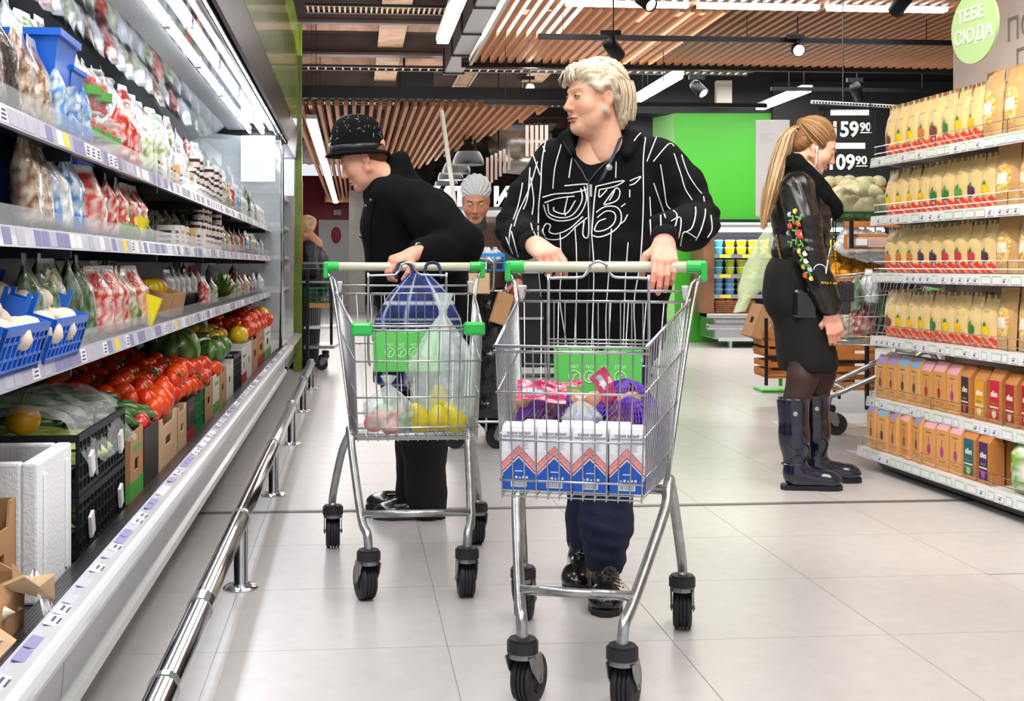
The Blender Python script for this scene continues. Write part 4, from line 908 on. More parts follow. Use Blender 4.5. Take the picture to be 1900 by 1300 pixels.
def make_cart(M, label, rt, ft, wb, hw, fw, bumpers=False, front_z=.82, xf=.69, turns=(0, 0, 0, 0), seat_x=.09, xr=-.03, bzr=.465, bzf=.483, rear_w=None):
    c = empty('shopping_cart', M=M, label=label, cat='shopping cart')
    rw = rear_w or hw*.84        # half widths: hw handle, rw rear rim, fw front rim
    fb = fw*.93; rb = rw*.80
    # legs
    for s in (-1, 1):
        top = Vector((.20, s*rb*1.02, .435))
        pts = [(0, s*rt/2, .15), (.005, s*rt/2, .19), (.13, s*(rb*.5+rt*.25), .36), (.165, s*rb*1.03, .425), (.20, s*rb*1.02, .45), (.245, s*rb*1.0, .425), (.30, s*(rb*.98), .385), (wb-.08, s*(ft/2+.02), .235), (wb-.01, s*(ft/2+.004), .20), (wb, s*ft/2, .15)]
        B = MB(); B.tube(smooth_path(pts, 4), .0135, 12); B.obj('leg', M_leg, c, smooth=True)
        B = MB(); B.box(.17, .23, s*rb-.006, s*rb+.006, .43, .50); B.obj('leg_bracket', M_fork, c, bevel=.003)
    B = MB(); xx = wb-.075; B.tube([(xx, -ft/2-.018, .245), (xx, ft/2+.018, .245)], .0115, 10); B.obj('cross_bar', M_leg, c, smooth=True)
    B = MB(); B.tube([(.24, -rb, .430), (.24, rb, .430)], .013, 10); B.obj('cross_bar', M_leg, c, smooth=True)
    for (x, y), t in zip(((0, -rt/2), (0, rt/2), (wb, -ft/2), (wb, ft/2)), turns): caster(c, x, y, turn=t)
    # basket corner points
    RTz = .905
    def rim(t, s): return Vector((xr+(xf-xr)*t, s*(rw+(fw-rw)*t), RTz+(front_z-RTz)*t))
    def bot(t, s): return Vector((.17+(xf-.02-.17)*t, s*(rb+(fb-rb)*t), bzr+(bzf-bzr)*t))
    w1, w2, w3 = .0019, .0026, .0042
    for s in (-1, 1):
        B = MB(); n = 19
        for i in range(n+1):
            t = i/n; B.tube([rim(t, s), bot(t, s)], w1, 5, cap=False)
        for h in (.30, .60, .88):
            B.tube([rim(t, s).lerp(bot(t, s), h) for t in (0, .5, 1)], w2, 6)
        B.tube([bot(0, s), bot(1, s)], w2, 6)
        B.obj('side_wires', M_zinc, c, smooth=True, kind='stuff')
        B = MB(); B.tube([rim(0, s)+Vector((0, 0, 0)), rim(1, s)], w3, 8); B.obj('side_rim', M_zinc, c, smooth=True)
        B = MB(); B.tube(smooth_path([(-.085, s*(hw-.008), .985), (-.055, s*(rw+.01), .90), bot(0, s)+Vector((-.005, 0, -.01))], 4), .0048, 8)
        B.obj('rear_post', M_zinc, c, smooth=True)
        B = MB(); B.tube(smooth_path([(-.075, s*(hw-.014), .96), rim(.07, s)+Vector((0, 0, .01)), bot(.06, s)], 4), .0036, 8); B.obj('rear_post', M_zinc, c, smooth=True)
        B = MB(); B.box(xr-.025, xr+.03, s*(rw-.012)-.010, s*(rw-.012)+.010, .905, .945, taper=.5); B.obj('gate_hinge', M_hinge, c, bevel=.004)
    # front panel
    B = MB(); n = 12
    for i in range(n+1):
        y = -1+2*i/n; a = rim(1, 1); b_ = bot(1, 1)
        B.tube([(a.x, a.y*y, a.z), (b_.x, b_.y*y, b_.z-.008)], w1, 5, cap=False)
    for h in (.31, .63, .90):
        a = rim(1, 1).lerp(bot(1, 1), h); B.tube([(a.x+.004, -a.y-.004, a.z), (a.x+.004, a.y+.004, a.z)], w2, 6)
    B.obj('front_wires', M_zinc, c, smooth=True, kind='stuff')
    for dz in (0, -.012): B = MB(); a = rim(1, 1); B.tube([(a.x+.003, -a.y-.005, a.z+dz), (a.x+.003, a.y+.005, a.z+dz)], .0036, 8); B.obj('front_rim', M_zinc, c, smooth=True)
    # bottom grid
    B = MB()
    for i in range(13):
        y = -1+2*i/12; B.tube([(.17, rb*y, bzr), (xf-.02, fb*y, bzf)], w1, 4, cap=False)
    for i in range(9):
        t = i/8; a = bot(t, 1); B.tube([(a.x, -a.y, a.z-.003), (a.x, a.y, a.z-.003)], w1, 4, cap=False)
    B.obj('bottom_wires', M_zinc, c, kind='stuff')
    # rear gate
    g0 = Vector((xr+.015, rw-.02, .93)); g1 = Vector((.17, rb-.005, bzr+.02)); B = MB()
    for i in range(10):
        y = -1+2*i/9
        if abs(y) < .5 and i % 2: pass
        B.tube([(g0.x, g0.y*y, g0.z-.03), (g1.x, g1.y*y, g1.z)], w1, 5, cap=False)
    for h in (.45, .97): a = g0.lerp(g1, h); B.tube([(a.x, -a.y, a.z), (a.x, a.y, a.z)], w2, 6)
    B.obj('gate_wires', M_zinc, c, smooth=True, kind='stuff')
    for dz in (0, -.03): B = MB(); B.tube([(g0.x, -g0.y-.01, g0.z+dz), (g0.x, g0.y+.01, g0.z+dz)], .0038, 8); B.obj('gate_bar', M_zinc, c, smooth=True)
    # child seat back with loop
    sx = seat_x; hs = .135
    lp = [(sx, -hs+.006, .655), (sx, -hs, .70), (sx, -hs, .955), (sx, -hs+.006, .966), (sx, -.055, .968), (sx, -.036, .975), (sx, -.024, .992), (sx, -.020, 1.004), (sx, 0, 1.012), (sx, .020, 1.004), (sx, .024, .992), (sx, .036, .975), (sx, .055, .968), (sx, hs-.006, .966), (sx, hs, .955), (sx, hs, .70), (sx, hs-.006, .655)]
    B = MB(); B.tube(smooth_path(lp, 3), .0042, 8); B.obj('seat_loop', M_zinc, c, smooth=True)
    B = MB()
    for i in range(9): y = -hs+.03*i+.015; B.tube([(sx+.002, y, .74), (sx+.002, y, .905)], w1, 5, cap=False)
    for z in (.905, .80, .79): B.tube([(sx, -hs, z), (sx, hs, z)], w2, 6)
    B.obj('seat_wires', M_zinc, c, smooth=True, kind='stuff')
    B = MB(); sg = sx+.012
    B.prism([(-.118, .635), (.118, .635), (.118, .78), (.02, .78), (.016, .772), (-.016, .772), (-.02, .78), (-.118, .78)], 'x', sg, sg+.006)
    plate = B.obj('seat_plate', M_sign, c, bevel=.002)
    B = MB(); Rr = frame((sg+.0065, 0, 0), (0, 1, 0), (0, 0, 1))
    for i in range(4):
        yy = -.062+.041*i; zz = .702; q = [(yy+.0155*cos(a), zz+.0155*sin(a)) for a in np.linspace(0, 2*pi, 25)[:-1]]
        B.tube([(sg+.0068, p, z) for p, z in q], .0014, 4, closed=True)
        B.tube([(sg+.0068, yy-.008, zz-.009), (sg+.0068, yy+.008, zz+.009)], .001, 4); B.tube([(sg+.0068, yy-.003, zz-.010), (sg+.0068, yy-.003, zz+.004), (sg+.0068, yy+.005, zz+.006)], .0012, 4)
        text_mesh(B, ['ON', 'ON', 'ON', 'STOP'][3-i] if False else ['NO', 'NO', 'NO', 'STOP'][i], .013, Rr @ T((yy, zz+.026, 0)), .0004)
    B.obj('pictograms', M_signw, plate, kind='stuff')
    # handle
    B = MB(); B.tube([(-.085, -hw+.03, .997), (-.085, hw-.03, .997)], .0155, 16); B.obj('handle', M_handle, c, smooth=True)
    for s in (-1, 1):
        B = MB(); B.tube([(-.085, s*(hw-.055), .997), (-.085, s*(hw-.004), .997)], .0185, 14)
        e = B.obj('handle_cap', M_plg, c, bevel=.003)
        B = MB(); B.box(-.102, -.066, s*(hw-.008)-.009, s*(hw-.008)+.009, .955, 1.014, M=None); B.obj('handle_bracket', M_plg, e, bevel=.006)
    if bumpers:
        for s in (-1, 1):
            B = MB(); a = rim(1, 1); B.box(a.x-.02, a.x+.018, s*a.y-(.055 if s > 0 else .008), s*a.y+(.008 if s > 0 else .055), a.z-.028, a.z+.012); B.obj('corner_bumper', M_plg, c, bevel=.008)
    return c
def cartM(X, Y, deg): return T((X, Y, 0)) @ R(radians(deg))
MC1 = cartM(.398, 3.385, -102.5); MC2 = cartM(-.186, 4.335, -84.5)
cart1 = make_cart(MC1, 'front shopping cart holding white and blue sugar packs, pushed by the fair-haired woman', .44, .225, .655, .285, .168, turns=(.05, 0, -.25, -.15))
cart2 = make_cart(MC2, 'shopping cart with green corner bumpers, pushed by the person in a black coat', .515, .295, .69, .292, .192, bumpers=True, xf=.70, turns=(0, .1, .25, 0), seat_x=.11)
# ---------------- sugar packs
M_pw = mat('pack_white', '#e9e9ee', .45, bump=.12, bs=25); M_pb = mat('pack_blue', '#1f58b8', .4, bump=.1, bs=25); M_pr = mat('pack_red', '#d8484a', .4); M_pk = mat('pack_ink', '#5d5f78', .5)
def sugar():
    w, d, h = .039, .030, .165
    b = MB(); b.add([(x*k, y*k2, z) for z, k, k2 in ((0, .97, .97), (.006, 1, 1), (h*.5, 1.02, 1.03), (h-.018, 1, 1), (h-.006, .97, .9), (h, .9, .62)) for x, y in ((-w, -d), (w, -d), (w, d), (-w, d))],
        [(3, 2, 1, 0), (20, 21, 22, 23)]+[(4*l+i, 4*l+(i+1) % 4, 4*l+4+(i+1) % 4, 4*l+4+i) for l in range(5) for i in range(4)]); body = b.mesh('body', M_pw)
    def faceprint(mb, Fm, w):    # Fm maps (a, z, out)
        def q(pts, mi, o=.0007):
            n = len(pts); mb.add([Fm @ Vector((x, z, o)) for x, z in pts], [tuple(range(n))], mi=mi)
        q([(-w, .003), (w, .003), (w, .040), (0, .082), (-w, .040)], 0, .0010)
        q([(-w, .044), (0, .087), (w, .044), (w, .049), (0, .092), (-w, .049)], 1)
        q([(-w, .052), (0, .094), (w, .052), (w, .066), (0, .110), (-w, .066)], 4)
        for k in range(-4, 5):     # cross-stitch ornaments
            x = k*w*.21; z = .102-abs(x)*1.12-.0215*.0; z = .101-abs(x)/w*.0425
            for dx, dz in ((0, 0), (.0026, .0026), (-.0026, .0026), (.0026, -.0026), (-.0026, -.0026)): s = .0013; q([(x+dx-s, z+dz), (x+dx, z+dz-s), (x+dx+s, z+dz), (x+dx, z+dz+s)], 1, .0012)
        q([(-w, .0665), (0, .1105), (w, .0665), (w, .069), (0, .113), (-w, .069)], 1, .0011)
        q([(-.018, .010), (.018, .010), (.018, .026), (-.018, .026)], 3, .0014)
        x = -.015
        while x < .015: t = random.uniform(.0005, .0012); q([(x, .012), (x+t, .012), (x+t, .0245), (x, .0245)], 2, .0017); x += t+random.uniform(.0006, .0012)
        for k in range(5): xx = -.016+.008*k; q([(xx, .031), (xx+.005, .031), (xx+.0025, .037)] if k in (0, 2) else [(xx, .031), (xx+.005, .031), (xx+.005, .037), (xx, .037)], 3, .0014)
        q([(-.009, .048), (.009, .048), (.009, .0505), (-.009, .0505)], 3, .0014)
        for k in range(9): ww = random.uniform(.016, .026); q([(-ww, .126-.0042*k), (ww, .126-.0042*k), (ww, .1272-.0042*k), (-ww, .1272-.0042*k)] if k < 6 else [(-ww*.7, .126-.0042*k), (ww*.7, .126-.0042*k), (ww*.7, .127-.0042*k), (-ww*.7, .127-.0042*k)], 5)
        text_mesh(mb, 'САХАР БЕЛЫЙ', .0075, Fm @ T((0, .142, .0006)), .0002, mi=2, bold=.0001)
        text_mesh(mb, 'КРИСТАЛЛИЧЕСКИЙ', .0068, Fm @ T((0, .134, .0006)), .0002, mi=2, bold=.0001)
    mb = MB(); faceprint(mb, frame((0, -d*1.02, 0), (1, 0, 0), (0, 0, 1)), w*1.0)
    side = frame((w*1.02, 0, 0), (0, 1, 0), (0, 0, 1))
    for Fm in (side, frame((-w*1.02, 0, 0), (0, -1, 0), (0, 0, 1))):
        def q(pts, mi, o=.0007): mb.add([Fm @ Vector((x, z, o)) for x, z in pts], [tuple(range(len(pts)))], mi=mi)
        q([(-d, .003), (d, .003), (d, .040), (0, .058), (-d, .040)], 0); q([(-d, .044), (0, .062), (d, .044), (d, .054), (0, .074), (-d, .054)], 4)
        q([(-.008, .09), (0, .078), (.008, .09), (0, .106)], 1); q([(-.004, .091), (0, .085), (.004, .091), (0, .099)], 3, .001)
    m1 = mb.mesh('printed_label', [M_pb, M_pr, M_pk, M_white, mat('pack_pink', '#e9a9a4', .45), mat('ink_soft', '#a9abbd', .5)])
    return body, m1
SB, SL = sugar()
nm = ['leftmost', 'second from the left', 'third from the left', 'rightmost']
for i in range(4):
    y = (1.5-i)*.0815*-1
    M = MC1 @ T((.625, y, .489)) @ R(pi/2+random.uniform(-.05, .05)) @ S(1, .92, .92)
    thing('sugar_pack', [('body', SB, None), ('printed_label', SL, None)], M, 'white, red and blue sugar pack, %s in the front row' % nm[i], 'sugar pack', 'sugar packs in the front cart')
for i in range(3):
    M = MC1 @ T((.555, (1-i)*.086, .489)) @ R(pi/2+random.uniform(-.05, .05)) @ S(1, 1, .9); thing('sugar_pack', [('body', SB, None), ('printed_label', SL, None)], M, 'white sugar pack behind the front row in the cart, %s' % ['right', 'middle', 'left'][i], 'sugar pack', 'sugar packs in the front cart')
# ---------------- potato nets
M_pot = mat('potato_skin', '#b5825f', .7, var=.35, vs=14, bump=.2, bs=30); M_net = mat('purple_net', '#5a2c9a', .5)
b = MB(); b.ball((0, 0, 0), (.036, .029, .027), 12, 8, jit=.08); POT = b.mesh('potato', M_pot, True)
def net(M, w, d, h, lab, n, m_net=M_net, seed=3, mesh=None):
    r = empty('net_of_potatoes', M=M, label=lab, cat='potatoes')
    k = 0
    for z in np.arange(.03, h-.02, .045):
        for x in np.arange(-w/2+.03, w/2-.02, .062):
            for y in np.arange(-d/2+.03, d/2-.02, .058):
                o = link('potato', mesh or POT, r); o.matrix_local = T((x+random.uniform(-.012, .012), y+random.uniform(-.012, .012), z+random.uniform(-.01, .01))) @ Euler((random.uniform(0, 3), random.uniform(0, 3), 0)).to_matrix().to_4x4() @ S(random.uniform(.95, 1.2)); k += 1
    b = MB()
    def fn(u, v):
        a = 2*pi*u; e = .5; f = sin(pi*min(1, v*1.02))**.45 if v < 1 else 0
        k = 1+.10*vnoise(cos(a)*3+seed, sin(a)*3, v*5)
        return (w/2*1.1*f*abs(cos(a))**.75*(1 if cos(a) > 0 else -1)*k, d/2*1.1*f*abs(sin(a))**.75*(1 if sin(a) > 0 else -1)*k, -.005+(h+.02)*v)
    nu, nv = 46, 26
    for i in range(nu):   # diagonal net threads
        for s in (1, -1):
            b.tube([fn((i/nu+s*v*.22) % 1, v) for v in np.linspace(.02,   .98, nv)], .0017, 3, cap=False)
    b.obj('net', m_net, r, kind='stuff')
    return r
net(MC1 @ T((.44, -.075, .492)) @ R(.1), .17, .17, .20, 'purple net of potatoes at the left in the front cart', 20)
net(MC1 @ T((.42, .085, .492)) @ R(-.15), .17, .16, .185, 'purple net of potatoes at the right in the front cart', 20, seed=9)
net(MC1 @ T((.27, .09, .492)) @ R(.4), .16, .14, .21, 'purple net standing behind, beside the right cart wall', 20, seed=5)
# knotted tops and pink labels
def strip_flap(M, pts, w, m, name, lab, cat):
    b = MB(); pts = smooth_path(pts, 5); n = len(pts)
    b.grid(lambda u, v: pts[min(n-1, int(v*(n-1)))]+Vector((0, 0, 0)), 6, n-1)
    r = empty(name, M=M, label=lab, cat=cat); o = b.obj('film', m, r, smooth=True); return r, o
M_pink = mat('pink_film', '#c22a5c', .3, var=.2, vs=25, coat=.4)
def labfilm(M, w, h, lab, seed):
    r = empty('net_label', M=M, label=lab, cat='label'); b = MB()
    b.grid(lambda u, v: ((u-.5)*w, .006*sin(u*6+seed)*(.4+v)+.01*vnoise(u*5, v*5, seed), (v-.5)*h*(1-.3*u)+.008*sin(u*4+seed)), 14, 8, cf=lambda u, v: H('#e6e0e4') if (.25 < v < .6 and .1 < u < .55) else H('#c22a5c'))
    b.obj('film', M_film, r, smooth=True)
    b = MB(); text_mesh(b, 'КАРТОФЕЛЬ', h*.2, frame((-w*.12, -.016, -.0), (1, 0, 0), (0, 0, 1)), .0003); b.obj('print', M_pk, r)
labfilm(MC1 @ T((.52, -.09, .70)) @ R(pi/2) @ R(-.5, 'X'), .12, .055, 'crumpled pink and white film label on the left potato net', 1)
labfilm(MC1 @ T((.47, -.05, .715)) @ R(pi/2) @ R(-.8, 'X'), .10, .028, 'pink film strip lying across the left potato net', 4)
labfilm(MC1 @ T((.47, .055, .71)) @ R(pi/2+.3) @ R(.9, 'Y'), .08, .05, 'small pink and white label on the right potato net', 7)
# clear bags between
def clearbag(M, w, d, h, lab, seed, m=None, tw=1):
    b = MB()
    def fn(u, v):
        a = 2*pi*u; f = min(1, (v/.1)**.5)*(1 if v < .45 else max(.10, 1-((v-.45)/.42)**1.3)) if v < .86 else .10+.25*(v-.86)/.14
        k = 1+.22*vnoise(cos(a)*4+seed, sin(a)*4, v*6)+.08*sin(a*9+seed)*(v > .3)
        return (w/2*f*cos(a)*k, d/2*f*sin(a)*k, h*v+.004)
    b.grid(fn, 40, 30, closed_u=True)
    return b.obj('carrier_bag', m or M_bagclear, None, smooth=True), M, lab
M_bagclear = film('bag_clear', '#e3efe8', .34, .18)
def addbag(*a, **k):
    o, M, lab = clearbag(*a, **k); o.matrix_world = M; tag(o, lab, 'bag'); return o
addbag(MC1 @ T((.49, .0, .60)), .12, .10, .09, 'small clear plastic bag squeezed between sugar packs and potato nets', 2)
addbag(MC2 @ T((.60, -.085, .49)) @ R(.3), .17, .14, .17, 'tied clear bag of vegetables at the left in the cart with bumpers', 5)
addbag(MC2 @ T((.50, .09, .49)) @ R(-.2), .25, .2, .42, 'large crumpled clear carrier bag standing in the cart with bumpers', 8)
for i, (x, y, z, c) in enumerate(((.60, -.13, .52, '#d77a74'), (.62, -.08, .515, '#cf6a62'), (.60, -.03, .525, '#4d8a4a'), (.57, -.10, .55, '#9fce9c'), (.63, -.11, .54, '#e6b0a8'), (.57, -.05, .53, '#d0807a'))):
    b = MB(); b.ball((0, 0, 0), (.034, .03, .028), 12, 8, jit=.1); thing('vegetable', [('vegetable', b.mesh('vegetable', mat('veg'+c, c, .4)), None)], MC2 @ T((x, y, z)), '%s vegetable inside the tied clear bag' % ['salmon-red', 'red', 'dark green', 'pale green', 'pink', 'dull red'][i], 'vegetable')
PEAR = (lambda b: (b.lathe([(.0001, 0), (.02, .002), (.034, .02), (.036, .036), (.028, .058), (.018, .075), (.012, .088), (.0001, .092)], 14), b.mesh('pear', mat('pear_skin', '#c9b92c', .35, var=.15, vs=30), True))[1])(MB())
for i, (x, y, a) in enumerate(((.60, .02, .3), (.61, .06, -.1), (.60, .10, .1), (.56, .04, .5), (.56, .08, -.4), (.585, .07, 0), (.60, .135, .5))):
    thing('pear', [('pear', PEAR, None)], MC2 @ T((x, y, .495+(.05 if i == 5 else 0))) @ R(a, 'X') @ R(a*.5, 'Y'), 'yellow-green pear in the clear bag, %s' % ['front right', 'front middle', 'front left', 'back right', 'back left', 'lying on top', 'at the far left'][i], 'pear', 'pears in the clear carrier bag')
# plaid bag in the child seat area of cart2
pb = MB()
def plaid(u, v):
    x = u*26; y = v*22
    base = np.array(H('#1a2c6c')) if (int(x/3)+int(y/3)) % 2 else np.array(H('#131f4e'))
    if abs((x % 3)-1.5) < .22 or abs((y % 3)-1.5) < .22: base = np.array(H('#b9c2d8'))*.75
    return tuple(base)
def pf(u, v):
    a = 2*pi*u; f = (min(1, (v/.08)**.5))*(1 if v < .62 else max(.22, 1-((v-.62)/.38)**1.4*.8))
    k = 1+.10*vnoise(cos(a)*3, sin(a)*3, v*5)+.03*sin(a*7)
    return (.075*f*sin(a)*k, .150*f*abs(cos(a))**.8*(1 if cos(a) > 0 else -1)*k, .42*v)
pb.grid(pf, 90, 70, cf=plaid, closed_u=True)
r = empty('plaid_bag', M=MC2 @ T((.02, .045, .555)), label='dark blue plaid shopping bag hanging behind the seat of the cart with bumpers', cat='bag'); pb.obj('fabric', mat('plaid_cloth', '#ffffff', .8, attr=True, bump=.2, bs=60), r, smooth=True)
for s in (-.05, .05): B = MB(); B.tube(smooth_path([(0, s-.03, .40), (-.02, s-.02, .45), (-.02, s+.02, .45), (0, s+.03, .40)], 5), .006, 6); B.obj('handle', mat('strap_navy', '#1a2448', .7), r, smooth=True)
# ================================================================ people
M_skin = mat('skin', '#ffffff', .5, attr=True, sub=.0, bump=.05, bs=220, var=.06, vs=30)
M_hair = mat('hair', '#ffffff', .45, attr=True, bump=.0)
M_eye = mat('eyeball', '#ffffff', .15, attr=True)
def lerp3(a, b, t): return a*(1-t[:, None])+b*t[:, None]
def head_prims(fat=0.0, old=0, hs=1.0):
    p = [nell((0, -.018, .048), (.076, .094, .083), .01), nell((0, .028, .005), (.066, .066, .085), .02),
         nell((0, .038, -.045), (.058+.006*fat, .050, .062), .02), nell((0, .072, -.102), (.022, .017, .017), .022)]
    for s in (-1, 1):
        p += [nell((s*.040, .052, -.028), (.026+.006*fat, .030, .030), .02), ncone((s*.060, .0, -.045), (s*.020, .066, -.092), .018+.006*fat, .016, .02),
              ncone((s*.012, .089, .030), (s*.042, .073, .033), .0075, .006, .015)]
    if fat: p += [nell((0, .026, -.106), (.046, .042, .018+.008*fat), .025), nell((.045, .030, -.075), (.02, .03, .026), .02), nell((-.045, .030, -.075), (.02, .03, .026), .02)]
    # nose
    p += [ncone((0, .087, .018), (0, .106, -.022), .0072, .0105, .01), nell((0, .110, -.029), (.0110, .0105, .0095), .006)]
    for s in (-1, 1): p += [nell((s*.0120, .099, -.033), (.0078, .0095, .0075), .006)]
    # sockets
    for s in (-1, 1):
        p += [nell((s*.031, .100, .008), (.018, .020, .0115), .010, sub=True)]
        p += [nell((s*.031, .0745, .008), (.0155, .0140, .0125), .003)]
        p += [nell((s*.0058, .106, -.0415), (.0035, .006, .003), .003, sub=True)]
    # lips
    p += [nell((0, .092, -.0625), (.025, .011, .0050), .006), nell((0, .091, -.0725), (.021, .011, .0055), .006), ncone((-.026, .094, -.0685), (.026, .094, -.0685), .0016, .0016, .003, sub=True),
          nell((0, .098, -.0675), (.022, .006, .0012), .002, sub=True), nell((0, .091, -.0825), (.018, .006, .004), .006, sub=True)]
    for s in (-1, 1):   # ears
        p += [nell((s*.076, -.012, -.002), (.008, .018, .030), .006, rot=(0, 0, s*.35)), nell((s*.084, -.008, .004), (.005, .009, .015), .004, sub=True), nell((s*.074, -.006, -.030), (.006, .009, .010), .006)]
    if old:
        for s in (-1, 1): p += [ncone((s*.019, .098, -.034), (s*.036, .078, -.064), .0012, .0012, .006, sub=True), ncone((s*.026, .092, -.062), (s*.032, .082, -.085), .001, .001, .006, sub=True)]
    # neck
    return p
def head_cf(base='#d9a184', lip='#b4605a', brow='#9a7a5a', red=.5, browk=1):
    b0 = np.array(H(base)); lp = np.array(H(lip)); br = np.array(H(brow)); rd = b0*np.array([1.0, .62, .58])
    def cf(P_):
        x, y, z = P_[:, 0], P_[:, 1], P_[:, 2]; ax = np.abs(x)
        c = np.tile(b0, (len(P_), 1))
        c = lerp3(c, rd, red*np.exp(-(((ax-.045)/.02)**2+((z+.03)/.022)**2))*(y > .02))
        c = lerp3(c, rd, red*.9*np.exp(-((ax/.016)**2+((z+.029)/.014)**2))*(y > .09))
        c = lerp3(c, rd, .5*red*((ax > .070) & (y < .02)))
        m = np.clip(1.3-((ax/.025)**2+((z+.0675)/.0095)**2), 0, 1)*(y > .08); c = lerp3(c, lp, np.clip(m*1.6, 0, 1))
        m = np.clip(1.4-(((ax-.032)/.019)**2+((z-.031-.15*(ax-.03)*(ax < .03))/.0042)**2), 0, 1)*(y > .05); c = lerp3(c, br, m*.85*browk)
        m = np.clip(1.4-(((ax-.031)/.017)**2+((z-.0095)/.009)**2), 0, 1)*(y > .05); c = lerp3(c, b0*.62, m*.6)
        return np.clip(c, 0, 1)
    return cf
def eyes(mb, M, iris='#4a5f60', lid='#8a5a48', look=0.0, closed=.0, skinc='#cf9678'):
    for s in (-1, 1):
        cpt = Vector((s*.031, .0785, .008))
        def cf(p, s=s):
            q = Vector((p.x-look, p.y, p.z)); r = sqrt(q.x*q.x+q.z*q.z)
            if p.y < 0: return H('#d8cfc8')
            if r < .17: return (.01, .01, .01)
            if r < .44: return H(iris)
            if r < .5: return H('#26303a')
            return H('#ddd6d0')
        mb.ball(M @ cpt, .0130, 24, 16, M=M.to_3x3().to_4x4() @ R(0, 'X'), cf=cf); mb.usec = True
        sk = H(lid); skn = H(skinc)
        for (e0, e1) in ((.42-1.0*closed, 1.45), (-1.45, -.42)):
            mb.grid(lambda u, v: M @ (cpt+Vector((.0152*cos(e0+(e1-e0)*v)*sin((u-.5)*2.6)*1.02, .0142*cos(e0+(e1-e0)*v)*cos((u-.5)*2.6), .0142*sin(e0+(e1-e0)*v)))), 12, 6, cf=lambda u, v: skn)
        for up in (1, -1):
            pts = [cpt+Vector((t*.0150, .0125-.010*abs(t)**2.2, up*(.0058 if up > 0 else .0048)*(1-abs(t)**2)-(.005*closed if up > 0 else 0))) for t in np.linspace(-1, 1, 9)]
            mb.tube([M @ p for p in pts], .0017 if up > 0 else .0012, 6, col=sk)
        pts = [cpt+Vector((t*.0152, .0138-.010*abs(t)**2.2, (.0050)*(1-abs(t)**2)-.005*closed)) for t in np.linspace(-1, 1, 9)]
        mb.tube([M @ p for p in pts], .0008, 5, col=(.03, .02, .02))
def hand_prims(side=1, curl=(35, 60, 45), thumb=(40, 20), spread=1.0, fc=None, fore=.035):
    """side=+1: thumb on +x. y toward the fingers, z = back of the hand"""
    p = []
    xs = [.028, .0095, -.0095, -.027]; L_ = [(.042, .025, .020), (.046, .029, .021), (.042, .027, .020), (.034, .020, .018)]; y0 = [.086, .090, .086, .078]
    for f in range(4):
        x = xs[f]*side; r = [.0092, .0095, .0090, .0080][f]
        p.append(ncone((x*.45, .008, 0), (x, y0[f], .002), .017, .0115, .012))
        a = 0; q = np.array([x, y0[f], .001]); cs = (fc[f] if fc else curl); sp = xs[f]*side*.9*spread
        for k in range(3):
            a += radians(cs[k]); d = np.array([sp*(1 if k == 0 else .4), cos(a), -sin(a)]); d /= np.linalg.norm(d)
            q2 = q+d*L_[f][k]; p.append(ncone(q, q2, r*(1-.07*k), r*(1-.07*(k+1)), .0025 if k else .006)); q = q2
    q = np.array([.016*side, .022, -.004]); d = np.array([.75*side, .55, -.35]); d /= np.linalg.norm(d); q2 = q+d*.042; p.append(ncone(q, q2, .0165, .0125, .012))
    d = np.array([.30*side, .80, -.5-thumb[0]*.01]); d /= np.linalg.norm(d); q3 = q2+d*.032; p.append(ncone(q2, q3, .0118, .0105, .004))
    d = np.array([-.15*side, .75, -.5-thumb[1]*.01]); d /= np.linalg.norm(d); p.append(ncone(q3, q3+d*.026, .0105, .0090, .003))
    p += [nell((0, .045, -.002), (.034, .045, .0135), .012), ncone((0, .012, 0), (0, -fore, .004), .024, .029, .02)]
    return p
def hand_cf(base):
    b0 = np.array(H(base)); rd = b0*np.array([1.0, .68, .66])
    def cf(P_):
        y, z = P_[:, 1], P_[:, 2]; t = np.clip((y-.085)/.06, 0, 1)*.55+.35*np.exp(-((y-.088)/.012)**2)*(z > 0)
        return lerp3(np.tile(b0, (len(P_), 1)), rd, np.clip(t, 0, 1))
    return cf
def hand_M(wrist, d, back): 
    y = Vector(d).normalized(); z = Vector(back); z = (z-y*z.dot(y)).normalized(); x = y.cross(z); m = Matrix((x, y, z)).transposed().to_4x4(); m.translation = Vector(wrist); return m
def wrinkle(amp=.004, sc=14, seed=0, zs=1.0, folds=None):
    rs = np.random.RandomState(seed); K = [(rs.randn(3)*sc*(1+.9*i), rs.rand()*6.3, amp/(1+.6*i)) for i in range(4)]
    def f(G, X, Y, Z):
        n = np.zeros_like(G)
        for k, ph, a in K: n += a*np.sin(k[0]*X+k[1]*Y+k[2]*zs*Z+ph+1.2*np.sin(X*sc*.6+Z*sc*.8+ph))
        if folds:
            for (c, dr, wl, rad, a) in folds:
                d2 = (X-c[0])**2+(Y-c[1])**2+(Z-c[2])**2; n += a*np.exp(-d2/rad**2)*np.sin((X*dr[0]+Y*dr[1]+Z*dr[2])*2*pi/wl)
        return G+n
    return f
def cloth_obj(name, prims, m, parent, vox=.008, disp=None, cf=None, label=None):
    mb = MB(); put_sdf(mb, prims, vox, disp=disp, cf=cf, col=None if cf is None else None)
    if cf is not None: mb.usec = True
    o = mb.obj(name, m, parent, smooth=True)
    if label: o['label'] = label
    bv = BVHTree.FromPolygons([Vector(v) for v in mb.v], mb.f); return o, bv
def ray(px, py, bvs, off=.002):
    o = Vector((0, 0, EYE)); d = (P(px, py, 1.0)-o).normalized(); best = None
    for b in bvs:
        h = b.ray_cast(o, d)
        if h[0] is not None and (best is None or h[3] < best[1]): best = (h[0]+h[1]*off*(1 if h[1].dot(d) < 0 else -1), h[3])
    return best
